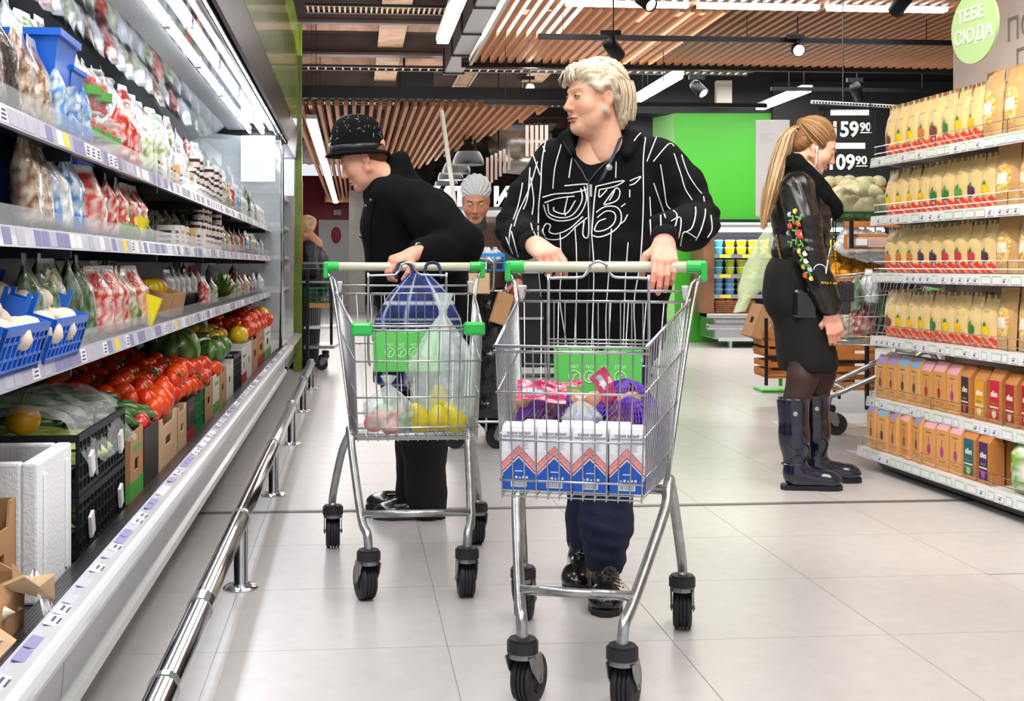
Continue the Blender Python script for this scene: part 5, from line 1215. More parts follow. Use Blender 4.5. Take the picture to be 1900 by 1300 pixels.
def stitch(mb, pts, bvs, r=.0022, step=4, jump=.03, off=.002, col=None):
    """a line of thread laid on the cloth"""
    sp = []
    for i in range(len(pts)-1):
        a, b = pts[i], pts[i+1]; n = max(1, int(math.hypot(b[0]-a[0], b[1]-a[1])/step))
        for k in range(n): sp.append((a[0]+(b[0]-a[0])*k/n, a[1]+(b[1]-a[1])*k/n))
    sp.append(pts[-1]); run = []; last = None
    for q in sp:
        h = ray(q[0], q[1], bvs, off)
        if h is None or (last is not None and abs(h[1]-last) > jump):
            if len(run) > 1: mb.tube(run, r, 5, col=col)
            run = []; last = None
            if h is None: continue
        run.append(h[0]); last = h[1]
    if len(run) > 1: mb.tube(run, r, 5, col=col)
def curve2(pts, n=8):
    return [(p.x, p.y) for p in smooth_path([(x, y, 0) for x, y in pts], n)]
def strands(mb, root_fn, n, r, cols, seed=0, taper=True):
    rs = random.Random(seed)
    for i in range(n):
        pts = root_fn(rs, i)
        if not pts: continue
        k = len(pts); mb.tube(pts, [r*(1-.75*(j/(k-1))**2) if taper else r for j in range(k)], 4, col=tuple(np.array(H(rs.choice(cols)))*rs.uniform(.8, 1.15)), cap=False)
SK1 = '#e0a98d'
# ---------------------------------------------------------------- 1. the fair-haired woman
w1 = empty('person', (.45, 3.8, 0), label='person with short fair hair in a black hoodie with white stitched stripes', cat='person')
def P3(px, py, Y): return tuple(P(px, py, Y))
def WL(o): return o
# world coordinates are used for the parts; the root gets its own place by an inverse offset
def attach(root):
    for c in kids(root): c.matrix_parent_inverse = root.matrix_basis.inverted()
HM1 = T((.428, 3.83, 1.520)) @ R(radians(112)) @ R(radians(-2), 'X') @ S(.90)
mb = MB(); mb.usec = True
hp = head_prims(fat=1.0, old=1)+[ncone((0, -.022, -.05), (0, -.045, -.19), .056, .062, .03)]
put_sdf(mb, hp, .0026, HM1, cf=head_cf(SK1, '#b5655c', '#b0906c', .55))
eyes(mb, HM1, '#5d7478', '#a56d58', look=-.15, closed=.25)
hy = lambda y: Vector((.398+.018+.976*y, 3.385+.083-.216*y, .997))
q = hy(-.165); MHa = hand_M((q.x-.026, q.y+.105, 1.060), (.36, -.84, -.32), (-.15, -.45, 1))
q = hy(.165); MHb = hand_M((q.x+.012, q.y+.058, 1.066), (-.10, -.72, -.62), (.05, -1, .55))
W_ = lambda M_, y, z=.006: tuple(M_ @ Vector((0, y, z)))
core = [nell((.465, 3.90, 1.20), (.17, .10, .22), .03), nell((.465, 3.90, .92), (.16, .11, .20), .03), ncone((.43, 3.86, 1.50), (.46, 3.89, 1.33), .052, .065, .04), ncone((.32, 3.9, 1.31), (.62, 3.9, 1.31), .04, .04, .04),
        nell((.440, 3.865, 1.29), (.075, .050, .08), .04)]
core += chain([(.32, 3.9, 1.29), (.21, 3.87, 1.13), W_(MHa, -.03)], (.045, .038, .026))+chain([(.63, 3.9, 1.29), (.735, 3.86, 1.15), W_(MHb, -.03)], (.045, .038, .026))
core += chain([(.40, 3.92, .86), (.42, 3.95, .48), (.42, 3.93, .10)], (.08, .055, .035))+chain([(.53, 3.9, .86), (.455, 3.74, .50), (.44, 3.70, .10)], (.08, .055, .035))
put_sdf(mb, core, .011, col=H(SK1))
hd = Vector((.426, 3.438+.03, .997))
# right hand (viewer's left)
MH = MHa
put_sdf(mb, hand_prims(-1 if False else -1, fc=[(30, 45, 30), (45, 60, 45), (50, 65, 50), (52, 68, 50)], spread=.9), .0022, MH, cf=hand_cf('#e2a48e')); MHa = MH
MH2 = MHb
put_sdf(mb, hand_prims(1, fc=[(14, 30, 20), (16, 34, 24), (18, 36, 26), (20, 40, 30)], spread=.6, thumb=(60, 60)), .0022, MH2, cf=hand_cf('#e2a48e')); MHb = MH2
mb.obj('body', M_skin, w1, smooth=True)
# hair
def hair_cf(c1, c2, c3, f=(60, 60, 8), under=None):
    a, b_, c_ = (np.array(H(x)) for x in (c1, c2, c3))
    def cf(Pn):
        t = np.array([.5+.9*mn.noise(Vector((p[0]*f[0], p[1]*f[1], p[2]*f[2]))) for p in Pn]); t = np.clip(t, 0, 1)
        t2 = np.array([.5+.8*mn.noise(Vector((p[0]*f[0]*3, p[1]*f[1]*3, p[2]*f[2]*3+4))) for p in Pn]); t2 = np.clip(t2, 0, 1)
        c = lerp3(np.tile(a, (len(Pn), 1)), b_, t); c = lerp3(c, c_, t2*.4)
        if under is not None: m = under(Pn); c = lerp3(c, np.tile(np.array(H('#6f5138')), (len(Pn), 1)), m)
        return np.clip(c, 0, 1)
    return cf
mb = MB()
hp = [nell((0, -.026, .062), (.091, .106, .090), .01), nell((0, -.078, -.01), (.074, .052, .080), .02), nell((0, .045, .095), (.070, .055, .034), .03), ncone((.055, .052, .085), (.076, .03, .035), .018, .012, .015), ncone((-.055, .052, .085), (-.080, .028, .035), .020, .012, .015),
      ncone((-.084, -.01, .06), (-.082, .012, .028), .016, .010, .012), ncone((.084, -.01, .06), (.082, .012, .028), .016, .010, .012), ncone((.0, .085, .105), (.055, .088, .055), .016, .010, .02), nell((0, -.085, -.065), (.05, .030, .045), .03),
      nell((0, .108, .0), (.066, .064, .074), .012, sub=True), nell((-.088, -.006, -.012), (.026, .030, .042), .008, sub=True), nell((.088, -.006, -.012), (.026, .030, .042), .008, sub=True)]
def hdisp(G, X, Y, Z): return G+.0014*np.sin(110*Z+70*Y+14*np.sin(30*Y+20*X))+.0012*np.sin(190*Z-60*Y+7*np.sin(40*X+30*Z))
put_sdf(mb, hp, .0028, HM1, cf=hair_cf('#e6d9c2', '#b89a72', '#f4ecdc', (30, 22, 70), under=lambda Pn: np.clip((-Pn[:, 2]+.005)/.02, 0, 1)*np.clip((Pn[:, 1]+.075)/.02, 0, 1)*.8), disp=hdisp)
def hr1(rs, i):
    # swept-over strands following the skull
    s = rs.choice((-1, -1, -1, 1)); a0 = rs.uniform(.15, 1.5); z0 = rs.uniform(.9, 1.35)
    pts = []
    y0 = rs.uniform(-.06, .09); 
    for k in range(9):
        t = k/8; th = rs.uniform(0, .01)+1.35-t*(1.25+.5*rs.random()*.0); 
        y = y0-t*(.05+.07*(y0 < .04)); r = .094
        fy = max(.02, 1-((y+.026)/.104)**2)**.5
        if y < -.11: return None
        pts.append(HM1 @ Vector((s*r*fy*cos(th)*1.0, y, .060+.094*fy*sin(th)-.0*t)))
    return pts
strands(mb, hr1, 330, .0016, ['#efe6d2', '#e2d2b4', '#f6f0e4', '#c9ad84', '#d8c5a0'], 3)
def hr2(rs, i):
    s = -1 if i % 2 else 1; y0 = rs.uniform(-.125, -.02); pts = []
    for k in range(7):
        t = k/6; z = .06-t*.135; th = (y0+.03)/.1
        x = s*(.092-.045*max(0, t-.3))*max(.35, 1-((y0+.02)/.13)**2)**.5; pts.append(HM1 @ Vector((x, y0-.012*t-.01*sin(t*3), z+rs.uniform(-.004, .004))))
    return pts if y0 < -.045 else None
strands(mb, hr2, 200, .0016, ['#e2d2b4', '#c2a276', '#efe6d2', '#a98860'], 5)
for k in range(14):  # loose fringe at the forehead
    y = .085+.0015*k; s = random.uniform(.012, .045)*random.choice((-1, 1)); mb.tube([HM1 @ Vector((s*.8, .070, .112)), HM1 @ Vector((s, .10, .10)), HM1 @ Vector((s*1.2, .108+.004*sin(k), .075)), HM1 @ Vector((s*1.25, .103, .05+.002*k))], [.002, .0016, .0012, .0006], 4, col=H('#efe6d4'))
mb.obj('hair', M_hair, w1, smooth=True)
b = MB(); e = HM1 @ Vector((-.078, .0, -.047)); b.ball(e+Vector((-.002, -.004, 0)), (.0065, .0065, .010), 12, 9); b.obj('earring', mat('pearl_green', '#86a79c', .2, coat=1), w1, smooth=True)
# hoodie
NV = .0
jk = [nell((.468, 3.90, 1.19), (.205, .135, .24), .03), nell((.468, 3.885, .98), (.215, .165, .24), .05), nell((.468, 3.90, .80), (.20, .155, .17), .04),
      ncone((.325, 3.905, 1.325), (.62, 3.905, 1.335), .072, .072, .05)]
jk += chain([(.315, 3.91, 1.325), (.235, 3.885, 1.22), (.190, 3.86, 1.12), (.200, 3.78, 1.085), W_(MHa, -.055)], (.078, .072, .067, .060, .050), .025)
jk += chain([(.640, 3.91, 1.325), (.705, 3.885, 1.24), (.748, 3.85, 1.14), (.70, 3.70, 1.115), W_(MHb, -.055)], (.084, .080, .073, .066, .053), .025)
# collar and hood
ring = []
for k in range(13):
    a = radians(-58+360*k/13*.0)-.0
pts = [(.352, 3.80, 1.355), (.345, 3.86, 1.40), (.385, 3.93, 1.425), (.455, 3.965, 1.43), (.53, 3.93, 1.425), (.555, 3.855, 1.40), (.525, 3.785, 1.345)]
jk += chain(pts, (.014, .024, .032, .038, .034, .028, .016), .015)
jk += [nell((.46, 3.99, 1.34), (.13, .06, .09), .03)]
cut = [ncone((.430, 3.74, 1.385), (.438, 3.742, 1.262), .056, .004, .008, sub=True), ncone((.43, 3.80, 1.50), (.43, 3.83, 1.37), .072, .066, .012, sub=True)]
folds = [((.178, 3.86, 1.10), (.3, .3, 1), .055, .10, .006), ((.76, 3.84, 1.12), (-.3, .3, 1), .055, .10, .007), ((.24, 3.88, 1.24), (.8, 0, .6), .06, .08, .004), ((.70, 3.88, 1.25), (-.8, 0, .6), .06, .08, .004), ((.47, 3.74, 1.0), (.4, 0, 1), .10, .16, .004)]
M_hood = mat('hoodie_black', '#0c0c0e', .85, bump=.25, bs=350, spec=.15)
jo, jb = cloth_obj('hoodie', jk+cut, M_hood, w1, .0065, wrinkle(.0022, 12, 3, folds=folds))
for (c0, c1_) in ((W_(MHa, -.065), W_(MHa, -.010)), (W_(MHb, -.065), W_(MHb, -.006))):
    mb = MB(); a = Vector(c0); b_ = Vector(c1_); mb.tube([a, a.lerp(b_, .1), a.lerp(b_, .5), b_], [.044, .047, .044, .038], 20); mb.obj('cuff', mat('cuff_black', '#0b0b0c', .9, bump=.5, bs=200, stretch=(1, 1, .2)), w1, smooth=True)
# white stitched stripes
mb = MB(); SKL = [jb]
ST = [[(1013, 262), (1006, 300), (1003, 345), (998, 400), (999, 480), (1006, 560)], [(1042, 268), (1030, 310), (1026, 350)], [(1062, 290), (1056, 330)], [(1067, 420), (1070, 470), (1070, 560), (1066, 700)], [(1040, 435), (1042, 500), (1040, 560), (1052, 640), (1060, 700)], [(1098, 432), (1102, 500), (1100, 600), (1104, 700)], [(1134, 425), (1130, 500), (1124, 600), (1130, 700)],
      [(1198, 250), (1193, 300), (1193, 380), (1188, 480), (1176, 560), (1178, 640), (1172, 700)], [(1218, 255), (1200, 300)], [(1212, 300), (1240, 268), (1250, 272)], [(1165, 450), (1160, 520), (1156, 640)], [(1143, 300), (1142, 330)], [(1205, 365), (1208, 420), (1212, 480), (1222, 540)], [(1226, 400), (1228, 470)],
      [(998, 300), (982, 350), (962, 395), (955, 420)], [(1008, 272), (1012, 282)], [(984, 312), (978, 370), (960, 410)], [(990, 288), (1002, 325)], [(970, 340), (962, 380), (948, 425), (946, 455)], [(985, 330), (990, 372), (985, 415), (995, 440)], [(950, 430), (958, 460), (962, 475)], [(940, 440), (952, 470)],
      [(1250, 285), (1262, 320), (1272, 352), (1290, 385), (1284, 420), (1272, 430)], [(1264, 288), (1275, 320), (1290, 345), (1302, 360)], [(1225, 305), (1232, 345), (1238, 380), (1255, 398), (1252, 420)], [(1212, 340), (1226, 380), (1235, 405)], [(1305, 365), (1308, 395), (1300, 425), (1290, 445)], [(1318, 400), (1320, 425), (1312, 440)], [(1245, 410), (1262, 405), (1258, 440), (1244, 450)], [(1290, 440), (1268, 430), (1262, 455)], [(1200, 238), (1185, 250), (1176, 262)]]
for s in ST: stitch(mb, curve2(s, 5), SKL, .0019, 5)
sto = mb.obj('stripe', mat('stitch_white', '#e6e6e4', .7), jo, kind='stuff')
mb = MB()
LG = [[(1048, 345), (1090, 342), (1088, 352), (1060, 358)], [(1006, 366), (1030, 360), (1064, 358)], [(1010, 376), (1035, 368), (1066, 364)], [(1008, 380), (1016, 400), (1040, 410), (1072, 402), (1088, 372), (1084, 346)], [(1016, 378), (1020, 396), (1042, 404), (1064, 398), (1080, 372), (1078, 350)], [(1054, 364), (1048, 392), (1050, 400)], [(1028, 384), (1030, 392), (1052, 396), (1068, 372)],
      [(1090, 404), (1070, 420), (1045, 442), (1018, 444), (1006, 430), (1012, 416), (1022, 418), (1020, 430), (1034, 434), (1058, 424), (1082, 402)], [(1090, 344), (1092, 390), (1092, 438), (1082, 436), (1084, 410)], [(1098, 434), (1102, 380), (1106, 346)], [(1106, 346), (1140, 338), (1158, 336), (1140, 346), (1112, 352)], [(1112, 352), (1112, 366), (1126, 352)], [(1122, 376), (1142, 350), (1150, 356), (1144, 372), (1122, 380), (1122, 376)], [(1140, 354), (1134, 366), (1130, 372)],
      [(1106, 394), (1122, 384), (1142, 384), (1152, 396), (1150, 416), (1134, 432), (1112, 440), (1098, 436)], [(1108, 404), (1124, 392), (1138, 394), (1142, 404), (1136, 418), (1120, 428), (1104, 428), (1110, 412), (1124, 406)], [(1168, 336), (1188, 328), (1178, 340), (1168, 344)], [(1152, 384), (1160, 378)], [(1168, 352), (1168, 366)], [(1150, 416), (1158, 410), (1164, 398)]]
for s in LG: stitch(mb, curve2(s, 6), SKL, .0021, 4)
mb.obj('embroidered_monogram', MATS['stitch_white'], jo, kind='stuff')
mb = MB(); stitch(mb, curve2([(1092, 338), (1096, 400), (1094, 480), (1092, 560), (1092, 640)], 4), SKL, .0035, 5); stitch(mb, curve2([(1046, 262), (1062, 290), (1080, 318), (1092, 336), (1110, 316), (1130, 298), (1150, 280)], 6), SKL, .003, 4); mb.obj('zip', mat('zip_dark', '#26262a', .4, .6), jo)
mb = MB(); h = ray(1096, 352, SKL); 
if h: mb.box(h[0].x-.004, h[0].x+.004, h[0].y-.006, h[0].y, h[0].z-.022, h[0].z+.016)
mb.obj('zip_pull', M_chrome, jo)
# lanyard
mb = MB(); lp = [Vector((.505, 3.79, 1.40)), Vector((.485, 3.765, 1.355)), Vector((.458, 3.748, 1.30)), Vector((.438, 3.745, 1.262))]
for k, p in enumerate(smooth_path(lp, 5)): pass
sp = smooth_path(lp, 6)
mb.grid(lambda u, v: sp[min(len(sp)-1, int(v*(len(sp)-1)))]+Vector(((u-.5)*.015, -.004, (u-.5)*.010)), 2, len(sp)-1); mb.obj('lanyard', mat('lanyard_navy', '#202a3c', .6), w1)
mb = MB(); mb.lathe([(.0001, 0), (.009, 0), (.010, .002), (.0001, .004)], 16, M=T((.463, 3.742, 1.302)) @ R(pi/2, 'X')); mb.obj('lanyard_button', M_zinc, w1)
# jeans and shoes
M_jean = mat('dark_jeans', '#101c38', .8, bump=.3, bs=200, var=.3, vs=10)
tr = [nell((.468, 3.905, .82), (.17, .14, .14), .04)]+chain([(.405, 3.93, .80), (.42, 3.95, .48), (.425, 3.955, .20), (.42, 3.945, .115)], (.105, .082, .072, .068), .02)+chain([(.53, 3.90, .80), (.465, 3.76, .50), (.448, 3.70, .22), (.445, 3.695, .12)], (.105, .090, .079, .064), .02)
cloth_obj('trousers', tr, M_jean, w1, .008, wrinkle(.003, 14, 8, folds=[((.445, 3.68, .16), (.2, 0, 1), .045, .09, .006), ((.45, 3.70, .45), (.3, 0, 1), .07, .1, .004)]))
def shoe(name, M, m, parent, L=.27, wd=.048, heel=.025, sole_m=None, lace=None, hgt=.075, vox=.005):
    """toe towards +x, heel at 0, sole at z=0"""
    mb = MB(); put_sdf(mb, [nell((L*.78, 0, .034), (.062, wd, .034), .02), ncone((L*.15, 0, .045), (L*.65, 0, .036), .038, .040, .03, s=(1, 1, 1)), ncone((L*.18, 0, .05), (L*.25, 0, hgt+.02), .040, .036, .02), nell((L*.5, 0, -.06), (.4, .2, .075), .004, sub=True)], vox, M)
    o = mb.obj(name, m, parent, smooth=True)
    mb = MB(); out = [(-.005+.0, 0), (.01, .030), (.07, .034), (.14, .036), (.20, .046), (.25, .036), (.275, .012), (.275, -.012), (.25, -.036), (.20, -.046), (.14, -.036), (.07, -.034), (.01, -.030)]
    out = [(x*L/.27, y*wd/.048) for x, y in out]
    mb.prism(out, 'z', .0, .020, M=M); mb.prism([p for p in out if p[0] < L*.36], 'z', -.0005+.0, heel+.0, M=M); mb.obj('sole', sole_m or M_rub, o)
    return o
M_leather = mat('black_leather', '#101012', .22, bump=.08, bs=30, coat=.6)
so = shoe('shoe', T((.452, 3.74, .0)) @ R(radians(-97)), M_leather, w1, .27, .052)
mb = MB()
for i in range(5):
    for s in (-1, 1):
        mb.ball((.452+s*.022+.002*i, 3.74-.11-.018*i, .088-.006*i), .0035, 8, 6)
mb.obj('eyelet', mat('brass', '#c9a04a', .3, 1), so)
mb = MB()
for i in range(5): mb.tube([(.43, 3.63-.018*i, .090-.006*i), (.452, 3.628-.018*i, .098-.006*i), (.474, 3.625-.018*i, .090-.006*i)], .0022, 5)
mb.obj('laces', M_rub, so)
shoe('shoe', T((.405, 3.99, .012)) @ R(radians(-100)) @ R(radians(4), 'Y'), M_leather, w1, .26, .050)
attach(w1)
# ---------------------------------------------------------------- 2. person in black coat and hat
w2 = empty('person', (-.15, 4.85, 0), label='person in a black wool coat and black felt hat bending toward the shelves', cat='person')
HM2 = T((-.368, 4.80, 1.415)) @ R(radians(88)) @ R(radians(-24), 'X') @ S(.92)
mb = MB(); mb.usec = True
put_sdf(mb, head_prims(fat=.6, old=1)+[ncone((0, -.022, -.04), (0, -.075, -.17), .052, .058, .03)], .0032, HM2, cf=head_cf('#d39c80', '#a8645c', '#7d6450', .6))
eyes(mb, HM2, '#54606a', '#9c6654', closed=.9)
core = [nell((-.20, 4.85, 1.12), (.12, .14, .22), .05), nell((-.14, 4.86, .86), (.13, .15, .16), .05), ncone((-.33, 4.82, 1.36), (-.23, 4.84, 1.26), .055, .07, .05)]
core += chain([(-.18, 4.70, 1.26), (-.02, 4.62, 1.09), (-.15, 4.50, 1.04)], (.05, .042, .03))+chain([(-.15, 4.78, .82), (-.135, 4.8, .45), (-.125, 4.82, .10)], (.08, .055, .035))+chain([(-.15, 4.93, .82), (-.16, 4.95, .45), (-.17, 4.97, .10)], (.08, .055, .035))
put_sdf(mb, core, .012, col=H('#d39c80'))
hy2 = lambda y: Vector((-.186-.0081*1.0+.995*y, 4.335+.085+.096*y, .997))
q = hy2(-.02); MH = hand_M((q.x+.052, q.y+.045, 1.042), (-.80, -.45, -.28), (-.1, -.35, 1))
put_sdf(mb, hand_prims(-1, fc=[(35, 60, 40), (40, 65, 45), (42, 66, 50), (45, 70, 50)], spread=.7, thumb=(30, 20)), .0025, MH, cf=hand_cf('#dd9d86'))
mb.obj('body', M_skin, w2, smooth=True)
mb = MB(); put_sdf(mb, [nell((0, -.035, .02), (.078, .072, .055), .02), nell((0, -.068, -.01), (.06, .03, .035), .02), nell((0, .10, .0), (.07, .07, .06), .01, sub=True), nell((0, .0, -.035), (.1, .04, .035), .01, sub=True)], .004, HM2, cf=hair_cf('#5a3326', '#7a4a34', '#3a221a', (60, 60, 60))); mb.usec = True; mb.obj('hair', M_hair, w2, smooth=True)
# hat
hm = T((-.395, 4.80, 1.432)) @ R(radians(88)) @ R(radians(-3), 'X') @ S(.96, .96, 1.12)
mb = MB(); M_felt = mat('black_felt', '#0d0d0f', .9, bump=.5, bs=90, spec=.15)
mb.lathe([(.128, .000), (.126, .006), (.106, .016), (.103, .022), (.104, .055), (.100, .085), (.090, .110), (.070, .130), (.04, .142), (.0001, .146)], 40, M=hm @ S(.93, 1.06, 1.0)); hat = mb.obj('hat', M_felt, w2, smooth=True)
mb = MB(); mb.lathe([(.106, .016), (.1075, .018), (.1075, .034), (.1055, .036)], 40, M=hm @ S(.93, 1.06, 1.0)); mb.obj('hat_band', mat('satin_black', '#141416', .3, spec=.5), hat, smooth=True)
mb = MB()
for k in range(75):
    a = random.uniform(0, 6.28); e = random.uniform(.2, 1.35); rr = .105*cos(e)**.6+.002; z = .02+.125*sin(e)
    c = Vector((rr*cos(a)*.93, rr*sin(a)*1.06, z)); t1 = Vector((-sin(a), cos(a), 0)); t2 = Vector((-cos(a)*sin(e), -sin(a)*sin(e), cos(e))); w_ = random.uniform(.002, .004); l = random.uniform(.004, .011); d = (t1*random.uniform(-1, 1)+t2*random.uniform(-1, 1)).normalized()
    n = c.normalized()*.0015; mb.tube([hm @ (c+n-d*l), hm @ (c+n*1.5+t2*.003), hm @ (c+n+d*l)], [.0006, w_*.5, .0006], 4)
mb.obj('fleck', mat('fleck_grey', '#8d9190', .6), hat, kind='stuff')
mb = MB(); bm_ = hm @ T((-.052, .098, .032)) @ R(-.5) @ R(pi/2, 'X'); mb.tube([bm_ @ Vector((.020*cos(a)*(1+.25*cos(a)), .013*sin(a), 0)) for a in np.linspace(0, 2*pi, 17)[:-1]], .0035, 6, closed=True); mb.obj('buckle', mat('pewter', '#a9aaa2', .3, .9), hat, smooth=True)
M_coat = mat('coat_black', '#0a0a0c', .92, bump=.3, bs=260, spec=.15)
ct = [nell((-.235, 4.84, 1.17), (.155, .19, .17), .05), nell((-.165, 4.86, 1.0), (.20, .205, .20), .06), nell((-.135, 4.87, .80), (.185, .20, .22), .06), ncone((-.13, 4.87, .78), (-.125, 4.87, .53), .17, .185, .04), ncone((-.25, 4.72, 1.265), (-.24, 4.97, 1.265), .085, .085, .05),
      nell((-.12, 4.88, 1.19), (.12, .15, .13), .05)]
ct += chain([(-.165, 4.70, 1.235), (-.075, 4.64, 1.15), (.005, 4.60, 1.075), (-.06, 4.545, 1.045), (-.13, 4.505, 1.045)], (.100, .098, .088, .074, .060), .025)
ct += chain([(-.28, 4.80, 1.315), (-.30, 4.76, 1.30), (-.335, 4.78, 1.275)], (.04, .04, .035), .02)
ct += [nell((-.245, 4.84, 1.345), (.05, .095, .065), .02, rot=(0, .5, 0)), nell((-.245, 4.85, 1.385), (.038, .085, .075), .03, rot=(0, .45, 0)), ncone((-.25, 4.85, 1.38), (-.19, 4.85, 1.28), .06, .08, .03), ncone((-.36, 4.82, 1.40), (-.28, 4.83, 1.30), .07, .06, .012, sub=True)]
co, cb = cloth_obj('coat', ct, M_coat, w2, .0075, wrinkle(.003, 9, 5, folds=[((-.02, 4.6, 1.07), (.6, 0, 1), .06, .09, .005), ((-.15, 4.68, 1.15), (1, 0, .6), .09, .12, .006), ((-.17, 4.7, .95), (1, 0, .2), .12, .2, .005)]))
mb = MB(); M_but = mat('button', '#1a1a1c', .15, coat=.8)
for px, py in ((690, 372), (681, 383), (665, 440), (672, 438)):
    h = ray(px, py, [cb], .003)
    if h: mb = MB(); mb.ball(h[0], .009, 10, 6); mb.obj('button', M_but, w2, smooth=True)
h = ray(777, 457, [cb], .003)
if h: mb = MB(); mb.tube([h[0]+Vector((.011*cos(a), 0, .011*sin(a))) for a in np.linspace(.8, 5.6, 12)], .0025, 6); mb.obj('cuff_ring', M_chrome, w2)
mb = MB(); stitch(mb, curve2([(700, 365), (690, 400), (688, 440), (690, 480)], 5), [cb], .002, 5); mb.obj('seam', M_coat, co)
M_trk = mat('trousers_black', '#0b0b0d', .85, bump=.2, bs=150)
cloth_obj('trousers', chain([(-.15, 4.79, .60), (-.135, 4.81, .30), (-.125, 4.835, .06)], (.11, .09, .082), .02)+chain([(-.15, 4.93, .60), (-.165, 4.96, .30), (-.18, 4.98, .075)], (.11, .088, .078), .02), M_trk, w2, .009, wrinkle(.0025, 12, 9))
shoe('shoe', T((-.055, 4.835, 0)) @ R(radians(181)), M_leather, w2, .275, .052, heel=.04)
shoe('shoe', T((-.11, 5.0, 0)) @ R(radians(176)), M_leather, w2, .265, .050, heel=.04)
attach(w2)
# ---------------------------------------------------------------- 3. young woman with ponytail
w3 = empty('person', (1.53, 5.55, 0), label='person with a long fair ponytail in a black embroidered jacket and tall navy rubber boots', cat='person')
HM3 = T((1.622, 5.55, 1.535)) @ R(radians(-97)) @ R(radians(-26), 'X') @ S(.92)
mb = MB(); mb.usec = True
put_sdf(mb, head_prims()+[ncone((0, -.022, -.03), (0, -.06, -.16), .045, .048, .03)], .0030, HM3, cf=head_cf('#e3b095', '#b06a62', '#8a6242', .5))
eyes(mb, HM3, '#5b5a4c', '#a87460', closed=.8)
core = [nell((1.555, 5.56, 1.20), (.085, .14, .20), .05), nell((1.525, 5.56, .84), (.10, .14, .17), .05), ncone((1.60, 5.55, 1.46), (1.575, 5.55, 1.36), .045, .06, .04)]
core += chain([(1.52, 5.42, 1.34), (1.555, 5.38, 1.05), (1.65, 5.385, .80)], (.04, .034, .026))+chain([(1.52, 5.70, 1.34), (1.56, 5.74, 1.05), (1.66, 5.70, .85)], (.04, .034, .026))
put_sdf(mb, core, .012, col=H('#e3b095'))
MH = hand_M((1.645, 5.385, .792), (.22, -.02, -.97), (-.15, -1, .0))
put_sdf(mb, hand_prims(1, fc=[(20, 42, 30), (24, 46, 32), (26, 48, 34), (28, 50, 34)], spread=.5, thumb=(10, 10)), .0026, MH, cf=hand_cf('#e6a894'))
mb.obj('body', M_skin, w3, smooth=True)
mb = MB(); mb.tube([MH @ Vector((-.0095+.0085*cos(a), .103, -.006+.0105*sin(a))) for a in np.linspace(0, 6.28, 15)[:-1]], .0014, 5, closed=True); mb.obj('ring', mat('gold', '#d8a94a', .25, 1), w3)
M_tight = mat('tights', '#3a2422', .5, var=.25, vs=12)
cloth_obj('tights', chain([(1.555, 5.49, .62), (1.545, 5.475, .50), (1.512, 5.475, .38)], (.072, .066, .058), .02)+chain([(1.60, 5.62, .62), (1.675, 5.64, .50), (1.655, 5.66, .38)], (.074, .066, .056), .02), M_tight, w3, .007)
M_skirt = mat('skirt_black', '#08080a', .9, bump=.2, bs=200)
cloth_obj('skirt', [nell((1.515, 5.56, .93), (.115, .15, .15), .04), nell((1.50, 5.56, .84), (.10, .14, .10), .05), ncone((1.555, 5.56, .80), (1.592, 5.56, .57), .155, .168, .03, s=(.78, 1, 1)), nell((1.56, 5.56, -1.475), (4, 4, 2.0), .004, sub=True), nell((1.55, 5.56, 1.1), (.2, .2, .07), .01, sub=True)], M_skirt, w3, .008, wrinkle(.0015, 10, 2))
M_ljk = mat('leather_jacket', '#0e0e10', .30, bump=.25, bs=22, coat=.3)
lj = [nell((1.565, 5.56, 1.24), (.140, .165, .17), .03), nell((1.562, 5.56, 1.07), (.130, .15, .14), .04), ncone((1.515, 5.44, 1.355), (1.53, 5.70, 1.355), .068, .068, .04), nell((1.53, 5.56, .90), (.25, .25, .06), .01, sub=True),
      nell((1.49, 5.56, .96), (.06, .12, .06), .03)]
lj += chain([(1.508, 5.425, 1.335), (1.525, 5.385, 1.20), (1.545, 5.37, 1.06), (1.60, 5.375, .92), (1.64, 5.385, .825)], (.079, .072, .064, .058, .050), .02)
lj += chain([(1.53, 5.71, 1.335), (1.56, 5.75, 1.06), (1.65, 5.71, .9)], (.07, .06, .05), .02)
lo, lb = cloth_obj('jacket', lj, M_ljk, w3, .007, wrinkle(.002, 12, 4, folds=[((1.55, 5.36, 1.07), (.2, .2, 1), .04, .09, .004), ((1.51, 5.4, 1.33), (1, 0, .4), .05, .08, .004), ((1.61, 5.5, 1.1), (.5, 0, 1), .06, .1, .004)]))
